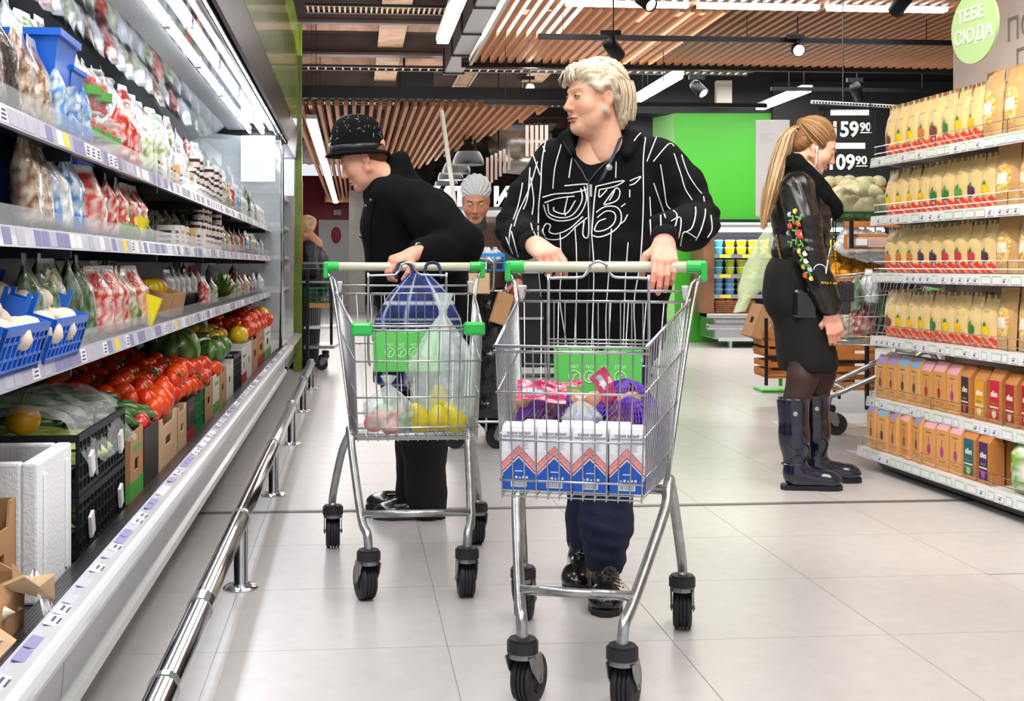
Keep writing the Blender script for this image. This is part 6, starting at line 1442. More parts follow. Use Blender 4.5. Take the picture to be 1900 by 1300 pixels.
# embroidery on the sleeve: leaves and flowers as small raised patches
FL = [(1476, 392, 'y'), (1466, 398, 'b'), (1472, 408, 'g'), (1484, 405, 'g'), (1468, 418, 'r'), (1482, 414, 'r'), (1478, 428, 'g'), (1486, 434, 'R'), (1464, 432, 'w'), (1478, 446, 'g'), (1470, 450, 'g'), (1488, 452, 'g'), (1484, 466, 'y'), (1494, 470, 'w'), (1490, 478, 'g'), (1496, 484, 'w'), (1492, 494, 'y'), (1500, 492, 'g'), (1502, 504, 'g'), (1496, 510, 'r'), (1506, 516, 'y'), (1504, 500, 'b')]
FC = {'y': '#e2cc52', 'b': '#8fb8d0', 'g': '#6d9a4c', 'r': '#d8432c', 'R': '#e0384a', 'w': '#ece8e0'}
mb = MB()
for px, py, c in FL:
    h = ray(px, py, [lb], .002)
    if not h: continue
    n = 6 if c != 'g' else 4; rad = {'R': .022, 'r': .016, 'g': .019}.get(c, .013)
    for k in range(n):
        a = 2*pi*k/n+px; ctr = h[0]+Vector((cos(a)*rad*.55, 0, sin(a)*rad*.55)); mb.ball(ctr, (rad*.42, .002, rad*.42) if c != 'g' else (rad*.6, .0018, rad*.22), 8, 5, col=H(FC[c]), M=R(-a if c == 'g' else 0, 'Y'))
    if c != 'g': mb.ball(h[0]+Vector((0, -.0015, 0)), (rad*.25, .002, rad*.25), 6, 4, col=H('#f0d860'))
stitch(mb, curve2([(1468, 400), (1480, 420), (1480, 445), (1486, 470), (1496, 495), (1506, 518)], 6), [lb], .0016, 4, col=H('#5d8a44'))
mb.obj('embroidery', M_col, lo, kind='stuff')
mb = MB(); stitch(mb, [(1533, 425), (1530, 440), (1532, 460)], [lb], .002, 4); stitch(mb, [(1545, 400), (1543, 470)], [lb], .002, 4); mb.obj('zip', MATS['zip_dark'], lo)
# scarf: folded snood
M_scarf = mat('scarf_black', '#0b0c10', .9, bump=.7, bs=260, spec=.15)
sc_ = []
for k in range(14):
    a = 2*pi*k/14; sc_.append(ncone((1.585+.075*cos(a)+.012*cos(a)*.5, 5.55+.085*sin(a), 1.385-.085*cos(a)), (1.585+.075*cos(2*pi*(k+1)/14), 5.55+.085*sin(2*pi*(k+1)/14), 1.385-.085*cos(2*pi*(k+1)/14)), .036, .036, .02))
for k in range(10):
    a = 2*pi*k/10; sc_.append(ncone((1.60+.095*cos(a), 5.55+.10*sin(a), 1.325-.075*cos(a)), (1.60+.095*cos(2*pi*(k+1)/10), 5.55+.10*sin(2*pi*(k+1)/10), 1.325-.075*cos(2*pi*(k+1)/10)), .042, .042, .02))
sc_ += [ncone((1.535, 5.52, 1.47), (1.59, 5.50, 1.38), .028, .04, .03), ncone((1.60, 5.49, 1.36), (1.685, 5.49, 1.25), .045, .042, .03)]
so_, sb = cloth_obj('scarf', sc_, M_scarf, w3, .006, wrinkle(.002, 30, 6))
# hair: tight cap and ponytail
mb = MB(); 
put_sdf(mb, [nell((0, -.022, .056), (.082, .100, .086), .01), nell((0, -.065, .0), (.066, .045, .062), .02), nell((0, -.105, .085), (.03, .03, .03), .02), nell((0, .108, -.015), (.062, .062, .080), .010, sub=True), nell((.086, .003, -.022), (.022, .034, .045), .008, sub=True), nell((-.086, .003, -.022), (.022, .034, .045), .008, sub=True)], .0032, HM3, cf=hair_cf('#7d5433', '#9c7048', '#5e3c24', (70, 12, 70)), disp=lambda G, X, Y, Z: G+.0012*np.sin(240*np.arctan2(X, Z-.03))); mb.usec = True
def st3(rs, i):
    a = rs.uniform(-2.9, 2.9); s = HM3 @ Vector((.078*sin(a)*.95, .055-.03*abs(sin(a)), .055+.080*cos(a)*(1 if cos(a) > 0 else .6))); e = HM3 @ Vector((.01*sin(a), -.118, .088)); pts = []
    c = HM3 @ Vector((0, -.022, .052))
    for k in range(8):
        t = k/7; p = s.lerp(e, t); d = (p-c); L0 = .086+.020*t; p = c+d.normalized()*max(d.length, L0*.96+.004) if t < .95 else p; pts.append(p)
    return pts
strands(mb, st3, 200, .0013, ['#8f6540', '#74502f', '#a87f54', '#603f24', '#b8905f'], 8, False)
mb.obj('hair', M_hair, w3, smooth=True)
tail = [P(1480, 236, 5.56), P(1462, 250, 5.55), P(1448, 290, 5.53), P(1434, 340, 5.50), P(1422, 390, 5.50), P(1416, 425, 5.50)]
mb = MB()
tp_ = smooth_path(tail, 6); wdt = [.018+.018*min(1, k/10) if k < 20 else .036-.030*(k-20)/(len(tp_)-20) for k in range(len(tp_))]
mb.usec = True
mb.tube(tp_, [w_*.72 for w_ in wdt], 14, col=H('#9c744a'))
def st4(rs, i):
    a = rs.uniform(0, 6.28); rr = rs.uniform(.5, 1.05); ph = rs.uniform(0, 6); ln = rs.uniform(.75, 1.08)
    return [Vector(p)+Vector((cos(a)*wdt[k]*rr*(.9+.2*sin(k*.3+ph)), sin(a)*wdt[k]*rr*.7, .004*sin(k*.5+ph))) for k, p in enumerate(tp_) if k < len(tp_)*ln]
strands(mb, st4, 420, .0016, ['#c8a678', '#ab8354', '#dac4a0', '#957046', '#7d5a38'], 9)
mb.obj('ponytail', M_hair, w3, smooth=True)
mb = MB(); 
for k in range(16): a = 2*pi*k/16; q_ = tp_[1]; mb.ball((q_.x+.004+.010*sin(a), q_.y+.026*cos(a), q_.z+.022*sin(a)+.0), .008, 7, 5, col=H('#3a2418') if k % 2 else H('#c9a678'))
mb.obj('hair_tie', M_col, w3)
# earphone and wire
mb = MB(); er = HM3 @ Vector((.082, .0, -.008)); mb.ball(er, .008, 10, 7); mb.tube([er, HM3 @ Vector((.088, .012, -.035))], .0035, 6); mb.obj('earphone', mat('plastic_white', '#f0f0f0', .3), w3, smooth=True); mb = MB(); mb.tube(smooth_path([HM3 @ Vector((.088, .012, -.035)), HM3 @ Vector((.083, .03, -.085)), HM3 @ Vector((.07, .02, -.12))], 4), .0016, 5); mb.obj('earphone_wire', mat('plastic_white', '#f0f0f0', .3), w3, smooth=True); mb = MB()
stitch(mb, curve2([(1542, 405), (1541, 430), (1542, 450), (1536, 475), (1534, 490), (1532, 508)], 5), [lb, sb], .0022, 4, off=.003); stitch(mb, curve2([(1532, 508), (1530, 495), (1520, 490), (1512, 494), (1510, 500)], 5), [lb], .0022, 4, off=.003)
mb.obj('earphone_wire', mat('plastic_white', '#f0f0f0', .3), w3, smooth=True)
# boots
M_boot = mat('rubber_navy', '#0d1128', .18, coat=.8, bump=.03, bs=20)
def boot(M, lab=None):
    mb = MB(); put_sdf(mb, [ncone((.045, 0, .40), (.05, 0, .22), .072, .062, .01, s=(1, .86, 1)), ncone((.05, 0, .24), (.055, 0, .09), .060, .050, .03, s=(1, .84, 1)), ncone((.055, 0, .06), (.20, 0, .045), .050, .040, .03), nell((.205, 0, .042), (.055, .044, .036), .02), nell((.1, 0, -.066), (.4, .2, .075), .004, sub=True),
                                  nell((.045, 0, .50), (.3, .3, .095), .003, sub=True), ncone((.045, 0, .45), (.047, 0, .36), .062, .058, .004, sub=True, s=(1, .86, 1))], .0055, M)
    o = mb.obj('boot', M_boot, w3, smooth=True)
    mb = MB(); mb.prism([(x-.01, y) for x, y in [(.0, 0), (.01, .034), (.07, .038), (.14, .038), (.20, .046), (.25, .036), (.27, .012), (.27, -.012), (.25, -.036), (.20, -.046), (.14, -.038), (.07, -.038), (.01, -.034)]], 'z', 0, .022, M=M); mb.obj('sole', mat('sole_navy', '#0a0c1a', .5), o)
    mb = MB(); mb.tube([M @ Vector((.05+.0535*cos(a), .047*sin(a), .115)) for a in np.linspace(0, 2*pi, 25)[:-1]], .004, 6, closed=True); mb.obj('strap', M_boot, o)
    mb = MB(); mb.lathe([(.0001, 0), (.010, 0), (.0001, .002)], 14, M=M @ T((.045, -.064, .345)) @ R(pi/2, 'X')); mb.obj('badge', M_zinc, o)
    mb = MB(); mb.tube([M @ Vector((.045+.0715*cos(a), .0615*sin(a), .405)) for a in np.linspace(0, 2*pi, 25)[:-1]], .0035, 6, closed=True); mb.obj('top_band', M_boot, o)
    return o
boot(T((1.455, 5.47, 0)) @ R(radians(-6))); boot(T((1.605, 5.66, 0)) @ R(radians(-4)))
# shoulder bag with chain
hb = MB(); put_sdf(hb, [nell((1.735, 5.36, .885), (.085, .035, .085), .01)], .006) if False else None
bag = empty('shoulder_bag', (1.66, 5.30, .86), label='small black leather shoulder bag on a gold chain, at the ponytailed person\'s hip', cat='bag')
def bl(nm_, mb, m, **k): o = mb.obj(nm_, m, bag, **k); o.matrix_parent_inverse = bag.matrix_basis.inverted(); return o
mb = MB(); mb.box(1.53, 1.772, 5.49, 5.55, .78, .915); bl('bag_body', mb, M_leather, bevel=.015)
mb = MB(); mb.box(1.655, 1.779, 5.478, 5.49, .84, .925); bl('flap', mb, mat('grained_black', '#151517', .45, bump=.4, bs=90), bevel=.004)
mb = MB(); mb.box(1.485, 1.60, 5.40, 5.50, .765, .90); bl('pocket', mb, M_leather, bevel=.018)
def chain_links(pts, bvs):
    mb = MB(); sp = []
    for px, py in pts:
        h = ray(px, py, bvs, .005); sp.append(h[0] if h and h[1] < 6.5 else P(px, py, 5.47))
    out = []
    for i in range(len(sp)-1):
        n = max(1, int((sp[i+1]-sp[i]).length/.010))
        for k in range(n): out.append(sp[i].lerp(sp[i+1], k/n))
    for i, c in enumerate(out): mb.ball(c, (.0058, .0045, .0062) if i % 2 else (.004, .006, .006), 6, 4)
    return mb
mb = chain_links(curve2([(1443, 438), (1448, 470), (1456, 500), (1464, 528)], 4), [lb]); bl('chain', mb, MATS['gold'], kind='stuff')
mb = chain_links(curve2([(1546, 440), (1550, 480), (1552, 505), (1553, 524), (1535, 525), (1522, 524)], 4), [lb]); bl('chain', mb, MATS['gold'], kind='stuff')
# thin plastic bag held behind the back
mb = MB(); t_ = [P(1447, 400, 5.9), P(1432, 440, 5.9), P(1418, 490, 5.9), P(1400, 530, 5.9), P(1382, 555, 5.9), P(1372, 578, 5.9)]; wd_ = [.02, .06, .085, .07, .028, .03]
tt = smooth_path(t_, 5); ww = np.interp(np.linspace(0, 5, len(tt)), range(6), wd_)
mb.grid(lambda u, v: tt[min(len(tt)-1, int(v*(len(tt)-1)))]+Vector((cos(2*pi*u)*ww[min(len(tt)-1, int(v*(len(tt)-1)))]*(1+.2*sin(u*25+v*5)), sin(2*pi*u)*.03, .3*cos(2*pi*u)*ww[min(len(tt)-1, int(v*(len(tt)-1)))]*.6)), 24, len(tt)-1, closed_u=True)
mb.obj('plastic_bag', film('bag_green', '#d9eac0', .55, .2), None, smooth=True, label='thin pale green plastic bag fluttering behind the ponytailed person', cat='bag')
attach(w3)
# ---------------------------------------------------------------- 4. worker with hair net
w4 = empty('person', (.14, 7.2, 0), label='person in a white hair net and brown vest looking down behind the blue crate', cat='person')
HM4 = T((.103, 7.12, 1.375)) @ R(radians(178)) @ R(radians(-22), 'X') @ S(.98)
mb = MB(); mb.usec = True
put_sdf(mb, head_prims(old=1)+[ncone((0, -.022, -.04), (0, -.045, -.17), .046, .05, .03)], .0036, HM4, cf=head_cf('#c98c6e', '#9c5a50', '#4a3428', .4, 1.2)); eyes(mb, HM4, '#2c211c', '#7d5040', closed=.8)
core = [nell((.12, 7.2, 1.05), (.14, .09, .22), .05), ncone((.11, 7.17, 1.34), (.12, 7.19, 1.2), .048, .06, .04)]+chain([(.0, 7.2, 1.19), (-.05, 7.12, .98), (.05, 6.98, .93)], (.04, .035, .026))+chain([(.25, 7.2, 1.19), (.31, 7.1, 1.0), (.335, 6.95, .90)], (.04, .035, .026))+chain([(.06, 7.2, .8), (.06, 7.2, .1)], (.08, .04))+chain([(.19, 7.2, .8), (.19, 7.2, .1)], (.08, .04))
put_sdf(mb, core, .013, col=H('#c98c6e'))
MH = hand_M((.335, 6.95, .905), (.0, -.6, -.6), (.2, -1, .6)); put_sdf(mb, hand_prims(1, curl=(40, 50, 40)), .004, MH, cf=hand_cf('#d0957a'))
mb.obj('body', M_skin, w4, smooth=True)
mb = MB(); put_sdf(mb, [nell((0, -.030, .070), (.092, .108, .088), .01), nell((0, .12, -.045), (.09, .09, .085), .012, sub=True), nell((0, .02, -.07), (.12, .1, .06), .01, sub=True)], .004, HM4, disp=lambda G, X, Y, Z: G+.003*np.sin(17*np.arctan2(X, Z-.05)+40*Y)+.0015*np.sin(180*X+60*Y), col=H('#dfe3e4'))
mb.usec = True; mb.obj('hair_net', mat('net_white', '#d3d7d8', .6, bump=.6, bs=160), w4, smooth=True)
cloth_obj('sweater', [nell((.12, 7.2, 1.03), (.165, .11, .22), .04), ncone((0.0, 7.2, 1.18), (.25, 7.2, 1.18), .06, .06, .04), ncone((.108, 7.155, 1.235), (.108, 7.16, 1.27), .062, .055, .02)]+chain([(0.01, 7.2, 1.18), (-.06, 7.13, .98), (.04, 6.99, .93)], (.06, .052, .045))+chain([(.245, 7.2, 1.18), (.315, 7.12, 1.0), (.335, 6.97, .915)], (.06, .052, .043)), mat('sweater_grey', '#3d3d42', .85, bump=.3, bs=200), w4, .009, wrinkle(.003, 14, 11))
vo, vb = cloth_obj('vest', [nell((.12, 7.195, 1.0), (.180, .125, .26), .04), ncone((.035, 7.2, 1.195), (.215, 7.2, 1.195), .063, .063, .04), ncone((.11, 7.06, 1.26), (.11, 7.09, 1.12), .07, .02, .01, sub=True), nell((-.06, 7.2, 1.05), (.04, .2, .13), .02, sub=True), nell((.30, 7.2, 1.05), (.04, .2, .13), .02, sub=True)], mat('vest_brown', '#4a3028', .8, bump=.2, bs=150), w4, .008)
mb = MB(); stitch(mb, curve2([(848, 404), (868, 398), (884, 404)], 4), [vb], .004, 4); stitch(mb, curve2([(905, 398), (925, 402), (935, 410)], 4), [vb], .004, 4); mb.obj('piping', mat('piping_yellow', '#d6c03c', .6), vo)
cloth_obj('trousers', chain([(.06, 7.2, .85), (.05, 7.2, .1)], (.1, .07))+chain([(.18, 7.2, .85), (.19, 7.2, .1)], (.1, .07)), M_trk, w4, .012)
shoe('shoe', T((.05, 7.24, 0)) @ R(radians(-95)), M_leather, w4, vox=.008); shoe('shoe', T((.19, 7.24, 0)) @ R(radians(-85)), M_leather, w4, vox=.008)
attach(w4)
# ---------------------------------------------------------------- 5. far person
w5 = empty('person', (-1.56, 12, 0), label='distant person with blond hair and a black jacket, half hidden beyond the case', cat='person')
HM5 = T((-1.505, 12.0, 1.335)) @ R(radians(70)) @ R(radians(-30), 'X')
mb = MB(); mb.usec = True; put_sdf(mb, head_prims()+[ncone((0, -.02, -.04), (0, -.06, -.17), .048, .05, .03)], .006, HM5, cf=head_cf('#d8a084'))
core = [nell((-1.46, 12, 1.0), (.12, .15, .2), .05)]+chain([(-1.46, 12.05, .8), (-1.45, 12.05, .1)], (.08, .04))+chain([(-1.46, 11.95, .8), (-1.45, 11.95, .1)], (.08, .04))+chain([(-1.44, 11.83, 1.15), (-1.42, 11.75, .95), (-1.6, 11.72, .98)], (.05, .04, .03))
put_sdf(mb, core, .015, col=H('#d8a084')); MH = hand_M((-1.6, 11.72, .98), (-1, 0, -.1), (0, -.3, 1)); put_sdf(mb, hand_prims(1), .005, MH, col=H('#d8a084')); mb.obj('body', M_skin, w5, smooth=True)
mb = MB(); put_sdf(mb, [nell((0, -.035, .055), (.095, .11, .095), .01), nell((0, -.11, .05), (.05, .05, .05), .02), nell((0, .12, -.03), (.08, .08, .08), .01, sub=True)], .006, HM5, cf=hair_cf('#d8b48a', '#a87c50', '#efd8b0', (50, 50, 50))); mb.usec = True; mb.obj('hair', M_hair, w5, smooth=True)
cloth_obj('jacket', [nell((-1.43, 12, 1.03), (.17, .19, .20), .05), nell((-1.41, 12, .85), (.16, .18, .18), .05), ncone((-1.47, 11.85, 1.18), (-1.46, 12.15, 1.18), .075, .075, .04)]+chain([(-1.45, 11.84, 1.16), (-1.40, 11.75, .96), (-1.56, 11.72, .98)], (.08, .07, .055)), mat('jacket_dark', '#1c2128', .5, bump=.2, bs=40), w5, .012, wrinkle(.005, 14, 12))
cloth_obj('trousers', chain([(-1.45, 12.07, .75), (-1.45, 12.07, .1)], (.11, .07))+chain([(-1.45, 11.93, .75), (-1.45, 11.93, .1)], (.11, .07)), mat('trousers_grey', '#3c4048', .8), w5, .014)
for yy in (11.93, 12.07): shoe('shoe', T((-1.41, yy, 0)) @ R(pi), M_leather, w5, vox=.009)
attach(w5)
# ================================================================ right-hand rack
RA = math.atan(290/2264); RR = Matrix.Rotation(RA, 4, 'Z')
def KF(v, u, z, rz=0): return RR @ T((v, u, z)) @ R(rz)
rack = empty('gondola_rack', M=RR.copy(), label='white gondola rack of snack pouches on the right, dark grey plinth', cat='shelf rack')
M_rw = mat('rack_white', '#dcd8d2', .4, .1); M_pl = mat('plinth_grey', '#4a4745', .45, .2); M_rg = mat('strip_green_line', '#7cc468', .45)
RU0, RU1 = 3.45, 5.80
def rext(name, poly, m, u0=RU0, u1=RU1, parent=rack, **k): B = MB(); B.prism(poly, 'y', u0, u1); return B.obj(name, m, parent, **k)
B = MB(); pl = [(2.765, RU0), (2.765, RU1-.16), (2.80, RU1-.05), (2.90, RU1), (3.25, RU1), (3.25, RU0)]
vs = [(x+(.04 if l == 0 else 0), y, z) for l, z in ((0, .018), (1, .080)) for x, y in pl]; n = 6
B.add(vs, [tuple(range(n)), tuple(reversed(range(n, 2*n)))]+[(i+n, (i+1) % n+n, (i+1) % n, i) for i in range(n)]); B.obj('plinth', M_pl, rack)
for u in (RU1-.14, RU0+.2): B = MB(); B.lathe([(.02, 0), (.02, .032)], 10, M=T((2.92, u, 0))); B.obj('foot', M_rub, rack)
B = MB(); B.box(3.25, 3.28, RU0, RU1, .03, 1.78); B.obj('back_panel', M_rw, rack)
B = MB(); B.box(3.20, 3.26, RU1-.04, RU1, .03, 1.80); B.obj('upright', M_rw, rack)
LV = [(2.752, .055, 'lowest'), (2.80, .302, 'second lowest'), (2.822, .604, 'third lowest'), (2.822, .919, 'third highest'), (2.822, 1.20, 'second highest'), (2.822, 1.49, 'top')]
lab_me = {}
def striplabel(k, w_):
    if (k, w_) not in lab_me:
        b = MB(); b.box(-.0012, 0, -w_/2, w_/2, 0, .030)
        if k: b2 = -.0016; b.box(b2, -.0012, -w_/2, w_/2, .028, .031, mi=1); b.box(b2, -.0012, -w_/2, -w_/2+.002, 0, .028, mi=1); b.box(b2, -.0012, w_/2-.002, w_/2, 0, .028, mi=1)
        else: b.box(-.0016, -.0012, -.012, .010, .018, .021, mi=2); b.box(-.0016, -.0012, -.004, .012, .006, .014, mi=2)
        lab_me[(k, w_)] = b.mesh('shelf_label', [M_tick[0], M_rg, M_pk])
    return lab_me[(k, w_)]
M_shelfw = mat('rack_strip', '#d9d9de', .3, coat=.2)
for v, z, nm_ in LV:
    top = z+.047
    s_ = rext('shelf', [(v+.012, top-.02), (3.25, top-.02), (3.25, top), (v+.012, top)], M_rw)
    st = rext('price_strip', [(v, z), (v+.012, z), (v+.012, top), (v+.006, top)], M_shelfw)
    u = RU0+.1
    while u < RU1-.04:
        k = random.random() < .62; w_ = random.choice([.07, .04] if k else [.045]); link('shelf_label', striplabel(k, w_), st, loc=(v-.0015, u, z+.007)); u += w_+random.choice([.01, .02, .03])
    for zz in (.02, .055):
        B = MB(); B.tube([(v+.02, RU0, top+zz), (v+.02, RU1-.01, top+zz)], .0022, 5); B.obj('guard_wire', M_chrome, rack)
    for u in (RU0+.3, RU0+1.18, RU1-.02, RU0+.75, RU1-.6): B = MB(); B.tube([(v+.02, u, top), (v+.02, u, top+.056)], .0022, 5); B.obj('guard_stop', M_chrome, rack)
    if nm_ != 'lowest': rext('shelf_bracket', [(v+.06, top-.03), (3.25, top-.09), (3.25, top-.02), (v+.06, top-.02)], M_rw, RU1-.006, RU1-.002)
# pouches
FRU = ['#e3c21e', '#e9b81a', '#5b9a34', '#2f7a34', '#c9742c', '#7a3a2c', '#4a2a4e', '#c23a4a', '#d9a832']
def m_pouch(fc, seed, kraft=False, w=.125, h=.235, window=None):
    b = MB()
    def fn(u, v):
        d = .035*sin(pi*min(1, v*.9+.12))*(1-.95*max(0, (v-.75)/.25)) if v < .98 else .002
        x = (u-.5)*w*(1-.04*sin(pi*v)); bulge = (1-(2*u-1)**2)**.6
        return (x, -d*bulge-.004*vnoise(u*4, v*5, seed), h*v)
    fcol = np.array(H(fc)); bs = np.array(H('#d9bd84' if not kraft else '#c49a66'))
    def cf(u, v):
        c = bs*(1+.08*vnoise(u*5, v*7, seed))
        if kraft:
            if v > .86: c = c*.9
            q = ((u-.5)/.34)**2+((v-.42)/.26)**2
            if q < 1: c = np.array(H('#e9e4d6')) if (abs(v-.42) < .09 and abs(u-.5) < .25) else np.array(H(random.choice(['#e3a83a', '#e9c45c', '#d98a2c', '#f0e4b0'])))*.95
        else:
            if v < .20+.025*sin(u*16+seed): c = np.array(H('#cf4030')) if (int(u*9+v*20) % 4) else np.array(H('#e8b090'))
            elif v > .93: c = np.array(H('#c23c28')) if int(u*8) % 3 == 0 else (np.array(H('#3d7a34')) if int(u*8) % 3 == 1 else bs)
            q = ((u-.52)/.26)**2+((v-.31)/.115)**2
            if q < 1: c = fcol*(1.12 if q < .5 else .9)
            if ((u-.55)/.10)**2+((v-.44)/.035)**2 < 1: c = np.array(H('#2f7a34'))
            if .66 < v < .69 and .3 < u < .7: c = bs*.55
        return tuple(np.clip(c, 0, 1))
    b.grid(fn, 20, 34, cf=cf)
    b.grid(lambda u, v: (lambda p: (p[0], -p[1]*.9+.001, p[2]))(fn(1-u, v)), 8, 10, cf=lambda u, v: tuple(bs))
    return b.mesh('pouch', mat('pouch_print', '#ffffff', .42, attr=True, coat=.15, bump=.25, bs=30), True)
PO = [m_pouch(c, i) for i, c in enumerate(FRU)]; PN = ['yellow', 'golden', 'light green', 'dark green', 'orange', 'brown', 'purple', 'red', 'amber']
KR = [m_pouch(c, i+20, True, .16, .26) for i, c in enumerate(FRU[:3])]
def m_cartonbag(base, panel, txt, seed, motif, w=.10, d=.06, h=.215):
    b = MB(); bc = H(base)
    vs = [(-w/2, -d/2, 0), (w/2, -d/2, 0), (w/2, d/2, 0), (-w/2, d/2, 0), (-w/2, -d/2, h*.8), (w/2, -d/2, h*.8), (w/2, d/2, h*.8), (-w/2, d/2, h*.8), (-w/2, -.004, h), (w/2, -.004, h), (w/2, .004, h), (-w/2, .004, h)]
    b.add(vs, [(3, 2, 1, 0), (0, 1, 5, 4), (1, 2, 6, 5), (2, 3, 7, 6), (3, 0, 4, 7), (4, 5, 9, 8), (5, 6, 10, 9), (6, 7, 11, 10), (7, 4, 8, 11), (8, 9, 10, 11)], bc)
    def q(x0, x1, z0, z1, c, o=.0006): b.quad((x0, -d/2-o, z0), (x1, -d/2-o, z0), (x1, -d/2-o, z1), (x0, -d/2-o, z1), H(c))
    if panel:
        q(-w*.44, w*.30, h*.06, h*.79, panel); q(-w*.40, w*.26, h*.28, h*.31, '#e6d8d0', .0009); q(-w*.30, w*.1, h*.35, h*.38, '#5f8a3c', .0009)
        b.add([(w*.02+w*.18*cos(a)-w*.1, -d/2-.001, h*.17+h*.085*sin(a)) for a in np.linspace(0, 2*pi, 13)[:-1]], [tuple(range(12))], H(motif))
        text_mesh(b, txt, .034, frame((-w*.07, -d/2-.0008, h*.54), (1, 0, 0), (0, 0, 1)), .0002, col=H('#f2ece6'), bold=.0008)
    else:
        b.add([(w*.16*cos(a), -d/2-.0008, h*.36+h*.11*sin(a)) for a in np.linspace(0, 2*pi, 13)[:-1]], [tuple(range(12))], H(motif)); q(-w*.03, w*.03, h*.48, h*.62, motif); q(-w*.25, w*.25, h*.70, h*.72, '#8a5a34'); q(-w*.3, w*.3, h*.16, h*.175, '#a9743c')
        b.quad((-w*.5, -d/2-.0005, h*.80), (w*.5, -d/2-.0005, h*.80), (w*.5, -.006, h*.99), (-w*.5, -.006, h*.99), H(['#8a7ab0', '#6f9ac4', '#d89aa8'][seed % 3]))
    return b.mesh('paper_bag', mat('paper_print', '#ffffff', .5, attr=True))
CB = [m_cartonbag('#dca15e', None, '', 0, '#8a4a2c'), m_cartonbag('#e0a866', None, '', 1, '#6a3428'), m_cartonbag('#d99a56', None, '', 2, '#a8322e'), m_cartonbag('#dfa05c', None, '', 2, '#b03a8a')]
CBN = ['almond-print', 'nut-print', 'red-print', 'pink-print']
SL_ = [m_cartonbag('#b9763c', c, 'slim', i, m) for i, (c, m) in enumerate((('#1c2028', '#c23a4a'), ('#d99a1c', '#e0d4b0'), ('#c2202c', '#d9cdb0'), ('#a31a28', '#c9b89a'), ('#1d4a52', '#9ab04a'), ('#23606a', '#b8c45a'), ('#4a2058', '#b04aa8'), ('#5a2a64', '#c86ab8')))]
SLN = ['black', 'ochre', 'bright red', 'dark red', 'dark teal', 'teal', 'dark violet', 'violet']
face = R(-pi/2)      # fronts (-y) turned towards -v
for li, (v, z, nm_) in enumerate(LV):
    top = z+.048; u = RU1-.085; i = 0
    while u > 3.6:
        if li >= 2:
            kr = u < 4.90 if li == 5 else (u < 4.75)
            j = {5: [5, 0, 0, 4, 5, 3, 0, 1, 0, 1], 4: [0, 0, 1, 1, 3, 3, 2, 6, 0, 0], 3: [4, 4, 4, 6, 6, 7, 7, 7, 6, 3], 2: [5, 0, 1, 0, 3, 0, 1, 3, 0, 2]}[li][min(i, 9)]
            me, kd, step = (random.choice(KR), 'brown kraft pouch with a window', .165) if kr else (PO[j], 'beige pouch with a %s fruit' % PN[j], .108)
            lab = '%s, number %d from the far end of the %s shelf' % (kd, i+1, nm_)
            lab = '%s, %s shelf, %s from far end' % (kd, nm_, ORD[i].replace('nearest', '').strip() or 'first')
            thing('snack_pouch', [('pouch', me, None)], KF(v+.075, u-(.02 if kr else 0), top+.001, 0) @ face @ R(random.uniform(-.12, .05)) @ R(-.06, 'X') @ S(random.uniform(.97, 1.03), 1, random.uniform(.95, 1.0) if li != 5 else 1.08 if not kr else 1.1), lab, 'pouch', 'snack pouches on the %s shelf' % nm_)
            if i % 2 == 0: thing('snack_pouch', [('pouch', me, None)], KF(v+.19, u-(.02 if kr else 0), top+.001, 0) @ face @ R(random.uniform(-.1, .1)) @ S(1, 1, .98), '%s, back row, %s shelf, %s from far end' % (kd, nm_, ORD[i].replace('nearest', '').strip() or 'first'), 'pouch', 'snack pouches on the %s shelf' % nm_)
        else:
            sl = u < (4.98 if li == 1 else 4.9)
            step = .112
            if sl: j = ([0, 1, 2, 3, 3, 2] if li == 1 else [4, 5, 6, 7, 6, 7])[min(5, i-7 if i > 7 else 0)]; me = SL_[j]; kd = '%s fronted paper bag, white name' % SLN[j]
            else: j = min(3, i//2) if li else (0, 1, 0, 2, 0, 3, 3, 3)[min(7, i)]; me = CB[j]; kd = 'orange-tan paper bag, %s' % CBN[j]
            if li == 0 and u < 4.60: break
            thing('paper_bag', [('paper_bag', me, None)], KF(v+.065, u, top+.001, 0) @ face @ R(random.uniform(-.16, -.02)) @ S(1, 1, random.uniform(.97, 1.03)), '%s, %s shelf, %s from far end' % (kd, nm_, ORD[i].replace('nearest', '').strip() or 'first'), 'paper bag', 'paper bags on the %s shelf' % nm_)
            if not sl or i % 2: thing('paper_bag', [('paper_bag', me, None)], KF(v+.14, u+.01, top+.001, 0) @ face @ R(random.uniform(-.1, .1)), '%s, back row, %s shelf, %s from far end' % (kd, nm_, ORD[i].replace('nearest', '').strip() or 'first'), 'paper bag', 'paper bags on the %s shelf' % nm_)
        u -= step; i += 1
gbag = m_bag(.26, .14, .25, ['#6fc22c', '#5aae28', '#e6e6d0', '#8ad03c', '#4f9c24'], 77, label_col='#e9ead6', lab=(.35, .75, .25, .5))
thing('crisps_bag', [('bag', gbag, None)], KF(2.85, 4.43, .105) @ face, 'bright green and white crumpled bag on the lowest shelf at the right edge', 'bag')
